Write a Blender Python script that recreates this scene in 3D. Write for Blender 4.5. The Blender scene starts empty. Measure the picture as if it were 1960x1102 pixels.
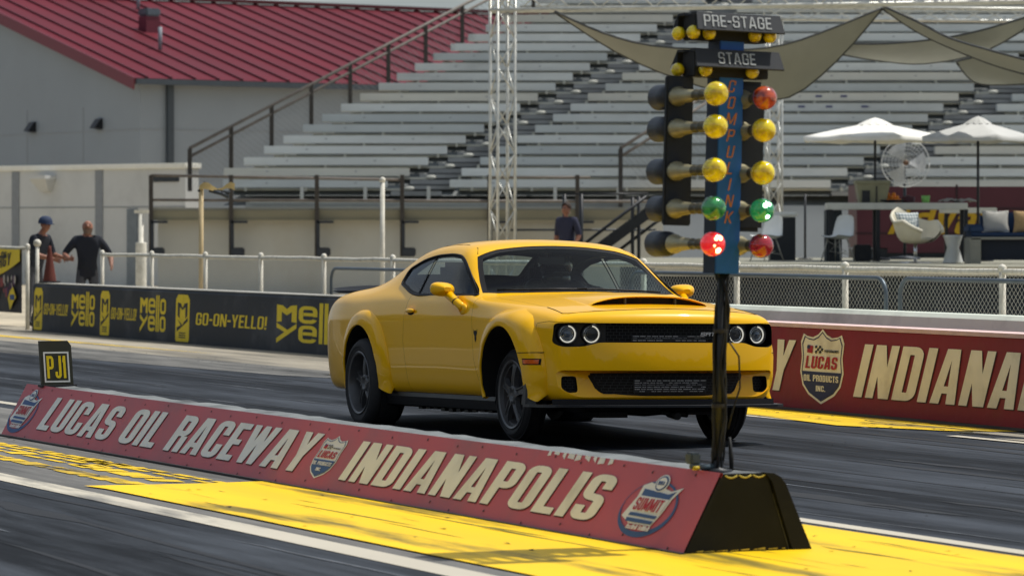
import bpy, bmesh, math, random
from math import radians as R, sin, cos, pi, sqrt, atan2
from mathutils import Vector, Matrix
from mathutils.bvhtree import BVHTree
from mathutils.geometry import delaunay_2d_cdt

SC = bpy.context.scene
COL = SC.collection
random.seed(7)

# ------------------------------------------------------------------ camera
FPX, CAMH = 7000.0, 1.54          # focal length in pixels of a 1960 px wide picture, eye height
cam = bpy.data.cameras.new('camera')
cam.sensor_width = 36.0
cam.lens = 36.0 * FPX / 1960.0
cam.shift_y = -111.0 / 1960.0
cam.clip_start, cam.clip_end = 0.5, 3000.0
cam.dof.use_dof = True
cam.dof.focus_distance = 26.6
cam.dof.aperture_fstop = 5.0
camo = bpy.data.objects.new('camera', cam)
camo.location = (0, 0, CAMH)
camo.rotation_euler = (R(90), 0, 0)
COL.objects.link(camo)
SC.camera = camo

# ------------------------------------------------------------------ sky, sun, exposure
SUN_EL, SUN_AZ = 62.5, 70.0        # azimuth clockwise from +Y
world = bpy.data.worlds.new('World')
SC.world = world
world.use_nodes = True
wn, wl = world.node_tree.nodes, world.node_tree.links
wn.clear()
wo = wn.new('ShaderNodeOutputWorld')
bg = wn.new('ShaderNodeBackground'); bg.inputs['Strength'].default_value = 0.085
sky = wn.new('ShaderNodeTexSky'); sky.sky_type = 'NISHITA'; sky.sun_disc = False
sky.sun_elevation = R(SUN_EL); sky.sun_rotation = R(SUN_AZ)
sky.dust_density = 2.5; sky.air_density = 1.0; sky.ozone_density = 2.0
tcw = wn.new('ShaderNodeTexCoord')
mapw = wn.new('ShaderNodeMapping'); mapw.inputs['Scale'].default_value = (1.0, 1.0, 2.6)
nzw = wn.new('ShaderNodeTexNoise'); nzw.inputs['Scale'].default_value = 2.6
nzw.inputs['Detail'].default_value = 6.0; nzw.inputs['Roughness'].default_value = 0.58
rw = wn.new('ShaderNodeValToRGB')
rw.color_ramp.elements[0].position = 0.36; rw.color_ramp.elements[1].position = 0.62
mxw = wn.new('ShaderNodeMixRGB'); mxw.inputs['Color2'].default_value = (5.2, 5.75, 6.2, 1)
wl.new(tcw.outputs['Generated'], mapw.inputs['Vector'])
wl.new(mapw.outputs['Vector'], nzw.inputs['Vector'])
wl.new(nzw.outputs['Fac'], rw.inputs['Fac'])
wl.new(rw.outputs['Color'], mxw.inputs['Fac'])
wl.new(sky.outputs['Color'], mxw.inputs['Color1'])
wl.new(mxw.outputs['Color'], bg.inputs['Color'])
wl.new(bg.outputs['Background'], wo.inputs['Surface'])

sun = bpy.data.lights.new('sun', 'SUN')
sun.energy = 3.5; sun.angle = R(1.2); sun.color = (1.0, 0.965, 0.90)
suno = bpy.data.objects.new('sun', sun)
sd = Vector((sin(R(SUN_AZ)) * cos(R(SUN_EL)), cos(R(SUN_AZ)) * cos(R(SUN_EL)), sin(R(SUN_EL))))
suno.rotation_euler = sd.to_track_quat('Z', 'Y').to_euler()
suno.location = (0, 0, 60)
COL.objects.link(suno)

SC.view_settings.view_transform = 'Standard'
SC.view_settings.look = 'None'
SC.view_settings.exposure = 0.18
SC.view_settings.gamma = 1.0
SC.render.engine = 'CYCLES'
SC.cycles.use_denoising = True
SC.cycles.max_bounces = 7
SC.cycles.transparent_max_bounces = 12
SC.cycles.caustics_reflective = False
SC.cycles.caustics_refractive = False

# ------------------------------------------------------------------ materials
def lin(c):
    return tuple(((x / 255.0) / 12.92 if x / 255.0 <= 0.04045 else ((x / 255.0 + 0.055) / 1.055) ** 2.4) for x in c)

MATS = {}
def mat(name, col, rough=0.6, metal=0.0, var=0.12, scale=6.0, stretch=(1, 1, 1), bump=0.0, spec=0.4,
        coat=0.0, emit=None, emits=0.0, var2=None, dirt=None, dirt_amt=0.0, dirt_scale=1.5, detail=5.0, bscale=None):
    """Principled material whose colour and roughness vary with object-space noise."""
    if name in MATS:
        return MATS[name]
    m = bpy.data.materials.new(name); m.use_nodes = True
    n, l = m.node_tree.nodes, m.node_tree.links
    p = n['Principled BSDF']
    p.inputs['Metallic'].default_value = metal
    p.inputs['Specular IOR Level'].default_value = spec
    p.inputs['Coat Weight'].default_value = coat
    p.inputs['Coat Roughness'].default_value = 0.03
    tc = n.new('ShaderNodeTexCoord'); mp = n.new('ShaderNodeMapping')
    mp.inputs['Scale'].default_value = stretch
    l.new(tc.outputs['Object'], mp.inputs['Vector'])
    nz = n.new('ShaderNodeTexNoise'); nz.inputs['Scale'].default_value = scale; nz.inputs['Detail'].default_value = detail
    l.new(mp.outputs['Vector'], nz.inputs['Vector'])
    rp = n.new('ShaderNodeValToRGB')
    rp.color_ramp.elements[0].position = 0.3; rp.color_ramp.elements[1].position = 0.7
    a = [max(0, c * (1 - var)) for c in col]
    b = [min(1, c * (1 + var)) for c in col] if var2 is None else list(var2)
    rp.color_ramp.elements[0].color = (*a, 1); rp.color_ramp.elements[1].color = (*b, 1)
    l.new(nz.outputs['Fac'], rp.inputs['Fac'])
    out = rp.outputs['Color']
    if dirt is not None:
        nd = n.new('ShaderNodeTexNoise'); nd.inputs['Scale'].default_value = dirt_scale
        nd.inputs['Detail'].default_value = 8; nd.inputs['Roughness'].default_value = 0.65
        l.new(mp.outputs['Vector'], nd.inputs['Vector'])
        rd = n.new('ShaderNodeValToRGB')
        rd.color_ramp.elements[0].position = 0.5; rd.color_ramp.elements[1].position = 0.72
        rd.color_ramp.elements[1].color = (dirt_amt,) * 3 + (1,)
        l.new(nd.outputs['Fac'], rd.inputs['Fac'])
        mx = n.new('ShaderNodeMixRGB'); mx.inputs['Color2'].default_value = (*dirt, 1)
        l.new(rd.outputs['Color'], mx.inputs['Fac']); l.new(out, mx.inputs['Color1'])
        out = mx.outputs['Color']
    l.new(out, p.inputs['Base Color'])
    mr = n.new('ShaderNodeMapRange')
    mr.inputs['To Min'].default_value = max(0.02, rough * 0.88); mr.inputs['To Max'].default_value = min(1, rough * 1.12)
    l.new(nz.outputs['Fac'], mr.inputs['Value']); l.new(mr.outputs['Result'], p.inputs['Roughness'])
    if bump > 0:
        nb = n.new('ShaderNodeTexNoise'); nb.inputs['Scale'].default_value = bscale or scale * 6; nb.inputs['Detail'].default_value = 4
        l.new(mp.outputs['Vector'], nb.inputs['Vector'])
        bp = n.new('ShaderNodeBump'); bp.inputs['Strength'].default_value = bump; bp.inputs['Distance'].default_value = 0.01
        l.new(nb.outputs['Fac'], bp.inputs['Height']); l.new(bp.outputs['Normal'], p.inputs['Normal'])
    if emit is not None:
        p.inputs['Emission Color'].default_value = (*emit, 1); p.inputs['Emission Strength'].default_value = emits
    MATS[name] = m
    return m

def glass_mat(name, tint, refl_rough=0.0, ior=1.5, boost=0.0):
    """thin glass: tinted transparency with a Fresnel reflection"""
    m = bpy.data.materials.new(name); m.use_nodes = True
    n, l = m.node_tree.nodes, m.node_tree.links
    n.clear()
    o = n.new('ShaderNodeOutputMaterial'); mx = n.new('ShaderNodeMixShader')
    t = n.new('ShaderNodeBsdfTransparent'); t.inputs['Color'].default_value = (*tint, 1)
    g = n.new('ShaderNodeBsdfGlossy'); g.inputs['Roughness'].default_value = refl_rough
    f = n.new('ShaderNodeLayerWeight'); f.inputs['Blend'].default_value = 0.5      # Schlick, same from both sides
    pw = n.new('ShaderNodeMath'); pw.operation = 'POWER'; pw.inputs[1].default_value = 5.0
    ad = n.new('ShaderNodeMath'); ad.operation = 'MULTIPLY_ADD'; ad.inputs[1].default_value = 0.7; ad.inputs[2].default_value = 0.03 + boost; ad.use_clamp = True
    l.new(f.outputs['Facing'], pw.inputs[0]); l.new(pw.outputs['Value'], ad.inputs[0]); l.new(ad.outputs['Value'], mx.inputs['Fac'])
    l.new(t.outputs['BSDF'], mx.inputs[1]); l.new(g.outputs['BSDF'], mx.inputs[2])
    l.new(mx.outputs['Shader'], o.inputs['Surface'])
    return m

# ------------------------------------------------------------------ mesh helpers
class MB:
    """collects shapes that become ONE mesh object"""
    def __init__(s):
        s.v, s.f, s.m, s.sm = [], [], [], []
    def add(s, vs, fs, mi=0, smooth=False):
        o = len(s.v); s.v += [tuple(v) for v in vs]
        for f in fs:
            s.f.append([i + o for i in f]); s.m.append(mi); s.sm.append(smooth)
        return s
    def box(s, x0, x1, y0, y1, z0, z1, mi=0, M=None, bev=0.0):
        if bev > 0:
            bm = bmesh.new(); bmesh.ops.create_cube(bm, size=1)
            for v in bm.verts:
                v.co = Vector(((x0 + x1) / 2 + v.co.x * (x1 - x0), (y0 + y1) / 2 + v.co.y * (y1 - y0), (z0 + z1) / 2 + v.co.z * (z1 - z0)))
            bmesh.ops.bevel(bm, geom=bm.edges[:], offset=bev, segments=2, affect='EDGES')
            bm.verts.index_update()
            vs = [v.co.copy() for v in bm.verts]; fs = [[v.index for v in f.verts] for f in bm.faces]
            bm.free()
        else:
            vs = [Vector(p) for p in ((x0, y0, z0), (x1, y0, z0), (x1, y1, z0), (x0, y1, z0), (x0, y0, z1), (x1, y0, z1), (x1, y1, z1), (x0, y1, z1))]
            fs = [(0, 3, 2, 1), (4, 5, 6, 7), (0, 1, 5, 4), (1, 2, 6, 5), (2, 3, 7, 6), (3, 0, 4, 7)]
        if M: vs = [M @ v for v in vs]
        return s.add(vs, fs, mi)
    def tube(s, path, r, seg=8, mi=0, caps=True, smooth=True):
        path = [Vector(p) for p in path]; n = len(path)
        rr = r if isinstance(r, (list, tuple)) else [r] * n
        rings, up = [], None
        for i, p in enumerate(path):
            d = (path[min(i + 1, n - 1)] - path[max(i - 1, 0)])
            if d.length < 1e-9: d = Vector((0, 0, 1))
            d.normalize()
            if up is None or abs(up.dot(d)) > 0.98:
                up = Vector((0, 0, 1)) if abs(d.z) < 0.9 else Vector((1, 0, 0))
            a = d.cross(up).normalized(); b = a.cross(d).normalized(); up = b
            rings.append([p + (a * cos(2 * pi * k / seg) + b * sin(2 * pi * k / seg)) * rr[i] for k in range(seg)])
        vs = [v for q in rings for v in q]; fs = []
        for i in range(n - 1):
            for k in range(seg):
                k2 = (k + 1) % seg
                fs.append((i * seg + k, i * seg + k2, (i + 1) * seg + k2, (i + 1) * seg + k))
        s.add(vs, fs, mi, smooth)
        if caps:
            o = len(s.v) - n * seg
            s.f.append([o + k for k in range(seg)][::-1]); s.m.append(mi); s.sm.append(False)
            s.f.append([o + (n - 1) * seg + k for k in range(seg)]); s.m.append(mi); s.sm.append(False)
        return s
    def bar(s, p, q, w, h=None, mi=0, up=(0, 0, 1)):
        p, q = Vector(p), Vector(q); h = h or w
        d = (q - p).normalized(); u = Vector(up)
        if abs(d.dot(u)) > 0.98: u = Vector((1, 0, 0))
        a = d.cross(u).normalized() * w / 2; b = a.cross(d).normalized() * h / 2
        vs = [p - a - b, p + a - b, p + a + b, p - a + b, q - a - b, q + a - b, q + a + b, q - a + b]
        return s.add(vs, [(3, 2, 1, 0), (4, 5, 6, 7), (0, 1, 5, 4), (1, 2, 6, 5), (2, 3, 7, 6), (3, 0, 4, 7)], mi)
    def lathe(s, prof, M=None, seg=24, mi=0, smooth=True, a0=0.0, a1=2 * pi):
        """prof: (r, z) pairs round the z axis"""
        full = abs(a1 - a0 - 2 * pi) < 1e-6; k = seg if full else seg + 1
        vs = []
        for r_, z_ in prof:
            for j in range(k):
                a = a0 + (a1 - a0) * j / seg
                vs.append(Vector((r_ * cos(a), r_ * sin(a), z_)))
        fs = []
        for i in range(len(prof) - 1):
            for j in range(seg):
                j2 = (j + 1) % k
                fs.append((i * k + j, i * k + j2, (i + 1) * k + j2, (i + 1) * k + j))
        if M: vs = [M @ v for v in vs]
        return s.add(vs, fs, mi, smooth)
    def prism(s, poly, fn, d0, d1, mi=0):
        """poly (a,b) extruded from d0 to d1, fn(a,b,d)->xyz"""
        n = len(poly)
        vs = [Vector(fn(a, b, d0)) for a, b in poly] + [Vector(fn(a, b, d1)) for a, b in poly]
        fs = [list(range(n))[::-1], list(range(n, 2 * n))] + [(i, (i + 1) % n, n + (i + 1) % n, n + i) for i in range(n)]
        return s.add(vs, fs, mi)
    def grid(s, P, mi=0, smooth=True, closed=False):
        """P[i][j] points"""
        a, b = len(P), len(P[0]); vs = [Vector(p) for r_ in P for p in r_]; fs = []
        for i in range(a - 1):
            for j in range(b if closed else b - 1):
                j2 = (j + 1) % b
                fs.append((i * b + j, i * b + j2, (i + 1) * b + j2, (i + 1) * b + j))
        return s.add(vs, fs, mi, smooth)
    def ball(s, c, r, seg=14, rings=8, mi=0, sc=(1, 1, 1)):
        pr = [(r * sin(pi * i / rings) if 0 < i < rings else 0.0005, -r * cos(pi * i / rings)) for i in range(rings + 1)]
        return s.lathe(pr, Matrix.Translation(Vector(c)) @ Matrix.Diagonal((*sc, 1)), seg, mi)
    def build(s, name, mats, parent=None, M=None, angle=None, fixn=True):
        me = bpy.data.meshes.new(name)
        vs = s.v if M is None else [tuple(M @ Vector(v)) for v in s.v]
        me.from_pydata(vs, [], s.f)
        if not isinstance(mats, (list, tuple)): mats = [mats]
        for m_ in mats: me.materials.append(m_)
        me.polygons.foreach_set('material_index', s.m); me.polygons.foreach_set('use_smooth', s.sm)
        me.update()
        if fixn:
            bm = bmesh.new(); bm.from_mesh(me); bmesh.ops.recalc_face_normals(bm, faces=bm.faces[:]); bm.to_mesh(me); bm.free()
        if angle: me.set_sharp_from_angle(angle=R(angle))
        o = bpy.data.objects.new(name, me); COL.objects.link(o)
        if parent: o.parent = parent
        return o

def tag(o, label=None, cat=None, group=None, kind=None):
    if label: o['label'] = label
    if cat: o['category'] = cat
    if group: o['group'] = group
    if kind: o['kind'] = kind
    return o

def thing(name, label, cat, loc=(0, 0, 0), rotz=0.0, group=None):
    o = bpy.data.objects.new(name, None); COL.objects.link(o)
    o.empty_display_size = 0.2
    o.location = loc; o.rotation_euler = (0, 0, rotz)
    return tag(o, label, cat, group)

def copy_tree(o, parent=None):
    c = o.copy(); COL.objects.link(c)
    if parent: c.parent = parent
    for ch in list(o.children): copy_tree(ch, c)
    return c

def pt(u, v, d):
    """the point seen at photo pixel (u, v) at distance d"""
    return Vector(((u - 980) / FPX * d, d, CAMH - (v - 440) / FPX * d))

# the track frame: s runs along the strip towards the camera, n across it
TH = R(24.7)
TROT = TH - pi / 2
TM = Matrix.Rotation(TROT, 4, 'Z')
def trk(s_, n_, z=0.0):
    return TM @ Vector((s_, n_, z))

# ------------------------------------------------------------------ block lettering
def _ring(x0, y0, x1, y1, tx, ty, r, keep=None, n=5):
    out, inn = [], []
    ri_x, ri_y = max(r - tx, 0.012), max(r - ty, 0.012)
    for cx, cy, ix, iy, a0 in ((x1 - r, y1 - r, x1 - tx - ri_x, y1 - ty - ri_y, 0), (x0 + r, y1 - r, x0 + tx + ri_x, y1 - ty - ri_y, 90),
                               (x0 + r, y0 + r, x0 + tx + ri_x, y0 + ty + ri_y, 180), (x1 - r, y0 + r, x1 - tx - ri_x, y0 + ty + ri_y, 270)):
        for i in range(n + 1):
            a = R(a0 + 90 * i / n)
            out.append((cx + r * cos(a), cy + r * sin(a))); inn.append((ix + ri_x * cos(a), iy + ri_y * sin(a)))
    # split the long straight sides so that parts can be kept or dropped
    O, I = [], []
    k = len(out)
    for i in range(k):
        j = (i + 1) % k
        L = sqrt((out[j][0] - out[i][0]) ** 2 + (out[j][1] - out[i][1]) ** 2)
        m_ = max(1, int(L / 0.04))
        for q in range(m_):
            t = q / m_
            O.append((out[i][0] + (out[j][0] - out[i][0]) * t, out[i][1] + (out[j][1] - out[i][1]) * t))
            I.append((inn[i][0] + (inn[j][0] - inn[i][0]) * t, inn[i][1] + (inn[j][1] - inn[i][1]) * t))
    ps = []
    for i in range(len(O)):
        j = (i + 1) % len(O)
        mx, my = (O[i][0] + O[j][0] + I[i][0] + I[j][0]) / 4, (O[i][1] + O[j][1] + I[i][1] + I[j][1]) / 4
        if keep is None or keep(mx, my): ps.append([O[i], O[j], I[j], I[i]])
    return ps
def _b(x0, y0, x1, y1): return [[(x0, y0), (x1, y0), (x1, y1), (x0, y1)]]
def _p(a, b, y0, c, d, y1): return [[(a, y0), (b, y0), (d, y1), (c, y1)]]

def glyph(ch, w=0.44, t=0.165, h=0.15):
    r = min(0.17, w / 2 - 0.01)
    u = w / 2
    T = t
    if ch == 'L': return w * 0.86, _b(0, 0, t, 1) + _b(0, 0, w * 0.86, h)
    if ch == 'I': return t, _b(0, 0, t, 1)
    if ch == '1': return t * 1.3, _b(t * .3, 0, t * 1.3, 1) + _p(0, t * .3, .72, t * .3, t * .6, 1)
    if ch == '!': return t, _b(0, .27, t, 1) + _b(0, 0, t, .17)
    if ch == '-': return w * 0.55, _b(0, .40, w * 0.55, .55)
    if ch == '.': return t, _b(0, 0, t, .17)
    if ch == ' ': return w * 0.48, []
    if ch == 'O': return w, _ring(0, 0, w, 1, t, h, r)
    if ch == 'C': return w, _ring(0, 0, w, 1, t, h, r, lambda x, y: not (x > u and .37 < y < .63))
    if ch == 'G': return w, _ring(0, 0, w, 1, t, h, r, lambda x, y: not (x > u and .52 < y < .64)) + _b(u, .40, w, .52)
    if ch == 'U': return w, _ring(0, 0, w, 1, t, h, r, lambda x, y: y < .5) + _b(0, .45, t, 1) + _b(w - t, .45, w, 1)
    if ch == 'J': return w * .9, _ring(0, 0, w * .9, 1, t, h, r, lambda x, y: y < .30) + _b(w * .9 - t, .28, w * .9, 1)
    if ch == 'D': return w, _ring(0, 0, w, 1, t, h, r) + _b(0, 0, t, 1)
    if ch == 'P': return w, _ring(0, .40, w, 1, t, h, r) + _b(0, 0, t, 1)
    if ch == 'R': return w, _ring(0, .43, w, 1, t, h, r) + _b(0, 0, t, 1) + _b(w - t, 0, w, .44) + _b(t, .43, w - t, .54)
    if ch == 'B': return w, _ring(0, .43, w, 1, t, h, r) + _ring(0, 0, w, .57, t, h, r) + _b(0, 0, t, 1)
    if ch == 'S': return w, (_ring(0, .43, w, 1, t, h, r, lambda x, y: not (x > u and y < .68)) +
                             _ring(0, 0, w, .57, t, h, r, lambda x, y: not (x < u and y > .32)))
    if ch == 'E': return w * .84, _b(0, 0, t, 1) + _b(0, 0, w * .84, h) + _b(0, 1 - h, w * .84, 1) + _b(0, .43, w * .76, .57)
    if ch == 'F': return w * .82, _b(0, 0, t, 1) + _b(0, 1 - h, w * .82, 1) + _b(0, .42, w * .74, .57)
    if ch == 'H': return w, _b(0, 0, t, 1) + _b(w - t, 0, w, 1) + _b(0, .43, w, .57)
    if ch == 'T': return w * .95, _b(0, 1 - h, w * .95, 1) + _b(w * .475 - t / 2, 0, w * .475 + t / 2, 1)
    if ch == 'N': return w * 1.06, _b(0, 0, t * .9, 1) + _b(w * 1.06 - t * .9, 0, w * 1.06, 1) + _p(w * 1.06 - t * 1.15, w * 1.06, 0, 0, t * 1.15, 1)
    if ch == 'M':
        W = w * 1.4
        return W, _b(0, 0, t * .9, 1) + _b(W - t * .9, 0, W, 1) + _p(W / 2 - t * .5, W / 2 + t * .5, .1, 0, t * 1.05, 1) + _p(W / 2 - t * .5, W / 2 + t * .5, .1, W - t * 1.05, W, 1)
    if ch == 'A':
        W = w * 1.1
        return W, _p(0, t, 0, W / 2 - t * .72, W / 2 + t * .1, 1) + _p(W - t, W, 0, W / 2 - t * .1, W / 2 + t * .72, 1) + _b(W * .2, .19, W * .8, .32)
    if ch == 'V':
        W = w * 1.08
        return W, _p(W / 2 - t * .72, W / 2 + t * .1, 0, 0, t, 1) + _p(W / 2 - t * .1, W / 2 + t * .72, 0, W - t, W, 1)
    if ch == 'W':
        W = w * 1.55
        return W, (_p(W * .2, W * .2 + t * .85, 0, 0, t * .95, 1) + _p(W * .2, W * .2 + t * .85, 0, W / 2 - t * .42, W / 2 + t * .3, 1) +
                   _p(W * .8 - t * .85, W * .8, 0, W / 2 - t * .3, W / 2 + t * .42, 1) + _p(W * .8 - t * .85, W * .8, 0, W - t * .95, W, 1))
    if ch == 'Y':
        W = w * 1.06
        return W, _b(W / 2 - t / 2, 0, W / 2 + t / 2, .5) + _p(W / 2 - t / 2, W / 2 + t * .3, .40, 0, t, 1) + _p(W / 2 - t * .3, W / 2 + t / 2, .40, W - t, W, 1)
    if ch == 'K':
        W = w * 1.05
        return W, _b(0, 0, t, 1) + _p(t * .8, t * 1.8, .42, W - t * 1.05, W, 1) + _p(W - t * 1.05, W, 0, t * .9, t * 1.9, .6)
    # lower case, x-height 0.72
    if ch == 'd': return w, _ring(0, 0, w, .72, t, h, r) + _b(w - t, 0, w, 1)
    if ch == 'a': return w, _ring(0, 0, w, .46, t, h * .8, .14) + _b(w - t, 0, w, .5) + _ring(0, .2, w, .72, t, h * .85, r, lambda x, y: y > .5)
    if ch == 'v': return w, _p(u - t * .6, u + t * .2, 0, 0, t, .72) + _p(u - t * .2, u + t * .6, 0, w - t, w, .72)
    if ch == 'n': return w, _b(0, 0, t, .72) + _ring(0, 0, w, .72, t, h, r, lambda x, y: y > .45) + _b(w - t, 0, w, .5)
    if ch == 'c': return w, _ring(0, 0, w, .72, t, h, r, lambda x, y: not (x > u and .27 < y < .46))
    if ch == 'e': return w, _ring(0, 0, w, .72, t, h * .9, r, lambda x, y: not (x > u and .2 < y < .32)) + _b(t * .5, .31, w, .43)
    if ch == 'l': return t, _b(0, 0, t, 1)
    if ch == 'o': return w, _ring(0, 0, w, .72, t, h, r)
    return w, _b(0, 0, w, 1)

def cdt_union(polys):
    """triangles of the union of simple polygons"""
    vs, fs = [], []
    for p in polys:
        o = len(vs); vs += [Vector(q) for q in p]
        a = sum(p[i][0] * p[(i + 1) % len(p)][1] - p[(i + 1) % len(p)][0] * p[i][1] for i in range(len(p)))
        ids = list(range(o, o + len(p)))
        fs.append(ids if a > 0 else ids[::-1])
    if not fs: return [], []
    v, e, f, ov, oe, of = delaunay_2d_cdt(vs, [], fs, 0, 1e-5)
    keep = [list(q) for q, o in zip(f, of) if o]
    return [tuple(q) for q in v], keep

_GC = {}
def text_polys(txt, height=1.0, shear=0.0, gap=0.075, w=0.44, t=0.165, h=0.15, width=None):
    """returns [(verts2d, tris)] laid out from the origin, plus the total width"""
    x, out = 0.0, []
    for ch in txt:
        k = (ch, w, t, h)
        if k not in _GC:
            gw, ps = glyph(ch, w, t, h); _GC[k] = (gw, cdt_union(ps))
        gw, (vs, ts) = _GC[k]
        if ts: out.append(([(x + a, b) for a, b in vs], ts))
        x += gw + gap
    tot = x - gap
    sx = (width / tot) if width else height
    return [([(a * sx + b * height * shear, b * height) for a, b in vs], ts) for vs, ts in out], tot * sx

def put_text(mb, txt, fn, height, shear=0.0, mi=0, x0=0.0, y0=0.0, center=False, **kw):
    """fn(x,y)->xyz on the surface"""
    gs, W = text_polys(txt, height, shear, **kw)
    if center: x0 -= W / 2
    for vs, ts in gs:
        mb.add([fn(x0 + a, y0 + b) for a, b in vs], ts, mi)
    return W

def put_polys(mb, polys, fn, mi=0):
    vs, ts = cdt_union(polys)
    mb.add([fn(a, b) for a, b in vs], ts, mi)

# ================================================================== the setting: ground, strip, paint
def streaky(name, dark, light, rough=0.55, str_scale=1.0, lanes=()):
    """asphalt or concrete with rubber streaks running along the strip (object x)"""
    m = bpy.data.materials.new(name); m.use_nodes = True
    n, l = m.node_tree.nodes, m.node_tree.links
    p = n['Principled BSDF']; p.inputs['Specular IOR Level'].default_value = 0.10
    tc = n.new('ShaderNodeTexCoord')
    def noise(stretch, scale, det, ro=0.55):
        mp = n.new('ShaderNodeMapping'); mp.inputs['Scale'].default_value = stretch
        l.new(tc.outputs['Object'], mp.inputs['Vector'])
        z = n.new('ShaderNodeTexNoise'); z.inputs['Scale'].default_value = scale; z.inputs['Detail'].default_value = det
        z.inputs['Roughness'].default_value = ro
        l.new(mp.outputs['Vector'], z.inputs['Vector']); return z
    a = noise((0.05, 1.0, 1), 2.6 * str_scale, 7, 0.62)
    b = noise((0.10, 1.0, 1), 11.0 * str_scale, 5, 0.6)
    c = noise((1, 1, 1), 90.0, 4)
    d = noise((0.22, 1.0, 1), 0.9, 4)
    def mth(op, x, y):
        q = n.new('ShaderNodeMath'); q.operation = op
        for k, w in ((0, x), (1, y)):
            if isinstance(w, float): q.inputs[k].default_value = w
            else: l.new(w, q.inputs[k])
        return q.outputs['Value']
    s_ = mth('ADD', mth('MULTIPLY', a.outputs['Fac'], 0.50), mth('MULTIPLY', b.outputs['Fac'], 0.26))
    s_ = mth('ADD', s_, mth('MULTIPLY', c.outputs['Fac'], 0.15))
    s_ = mth('ADD', s_, mth('MULTIPLY', d.outputs['Fac'], 0.22))
    if lanes:                                  # rubber laid down where the tyres run
        sx = n.new('ShaderNodeSeparateXYZ'); l.new(tc.outputs['Object'], sx.inputs['Vector'])
        wob = noise((0.06, 0.4, 1), 1.2, 3)
        tot = None
        for y0, wd in lanes:
            q = mth('ABSOLUTE', mth('SUBTRACT', mth('ADD', sx.outputs['Y'], mth('MULTIPLY', wob.outputs['Fac'], 0.5)), y0 + .25), 0.0)
            g = n.new('ShaderNodeMapRange'); g.interpolation_type = 'SMOOTHSTEP'; g.inputs['From Min'].default_value = wd; g.inputs['From Max'].default_value = wd * .35
            g.inputs['To Min'].default_value = 0.0; g.inputs['To Max'].default_value = 0.075
            l.new(q, g.inputs['Value']); tot = g.outputs['Result'] if tot is None else mth('ADD', tot, g.outputs['Result'])
        s_ = mth('SUBTRACT', s_, tot)
    rp = n.new('ShaderNodeValToRGB'); e = rp.color_ramp.elements
    e[0].position = 0.455; e[1].position = 0.66
    e[0].color = (*dark, 1); e[1].color = (*light, 1)
    l.new(s_, rp.inputs['Fac']); l.new(rp.outputs['Color'], p.inputs['Base Color'])
    mr = n.new('ShaderNodeMapRange'); mr.inputs['From Min'].default_value = 0.35; mr.inputs['From Max'].default_value = 0.7
    mr.inputs['To Min'].default_value = rough; mr.inputs['To Max'].default_value = min(1, rough * 1.6)
    l.new(s_, mr.inputs['Value']); l.new(mr.outputs['Result'], p.inputs['Roughness'])
    bp = n.new('ShaderNodeBump'); bp.inputs['Strength'].default_value = 0.25; bp.inputs['Distance'].default_value = 0.004
    l.new(c.outputs['Fac'], bp.inputs['Height']); l.new(bp.outputs['Normal'], p.inputs['Normal'])
    MATS[name] = m
    return m

def paint_mat(name, col, worn, cover=0.52, rough=0.55, streak=0.1):
    """road paint worn through in streaks"""
    m = mat(name, col, rough, var=0.07, scale=2.5, stretch=(0.3, 1, 1), dirt=worn, dirt_amt=0.9, dirt_scale=2.2, spec=0.3)
    n = m.node_tree.nodes
    for x in n:
        if x.type == 'VALTORGB' and x.color_ramp.elements[0].color[0] < 0.001 and abs(x.color_ramp.elements[1].color[0] - 0.9) < 0.01:
            x.color_ramp.elements[0].position = cover; x.color_ramp.elements[1].position = cover + 0.12
    for x in n:
        if x.type == 'MAPPING': x.inputs['Scale'].default_value = (streak, 1, 1)
    return m

def sheet(name, s0, s1, n0, n1, z, m, label=None, cat=None, kind='structure'):
    b = MB(); b.add([(s0, n0, z), (s1, n0, z), (s1, n1, z), (s0, n1, z)], [(0, 1, 2, 3)])
    o = b.build(name, m); o.rotation_euler = (0, 0, TROT)
    return tag(o, label, cat, kind=kind)

M_gravel = mat('gravel', lin((186, 174, 150)), 0.9, var=0.18, scale=0.6, bump=0.3, bscale=60, dirt=lin((120, 112, 98)), dirt_amt=0.5, dirt_scale=0.4)
M_strip = streaky('rubbered_asphalt', (0.0045, 0.0053, 0.007), (0.062, 0.071, 0.086), 0.55, lanes=((10.9, .75), (12.75, .75)))
M_lane2 = streaky('lane_asphalt', (0.005, 0.006, 0.0078), (0.062, 0.071, 0.085), 0.58, 0.8, lanes=((3.4, .8), (5.4, .7)))
M_conc = streaky('worn_concrete', (0.13, 0.122, 0.105), (0.42, 0.375, 0.295), 0.75, 0.7)
M_patch = streaky('median_concrete', (0.085, 0.085, 0.083), (0.20, 0.195, 0.185), 0.75, 1.2)
M_yel = paint_mat('yellow_paint', lin((242, 198, 0)), (0.13, 0.105, 0.015), 0.53, streak=0.13)
M_yel2 = paint_mat('worn_yellow_paint', lin((232, 192, 20)), (0.05, 0.05, 0.045), 0.52, streak=0.2)
M_wht = paint_mat('white_line_paint', lin((196, 188, 170)), (0.12, 0.115, 0.105), 0.57, streak=0.15)

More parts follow.
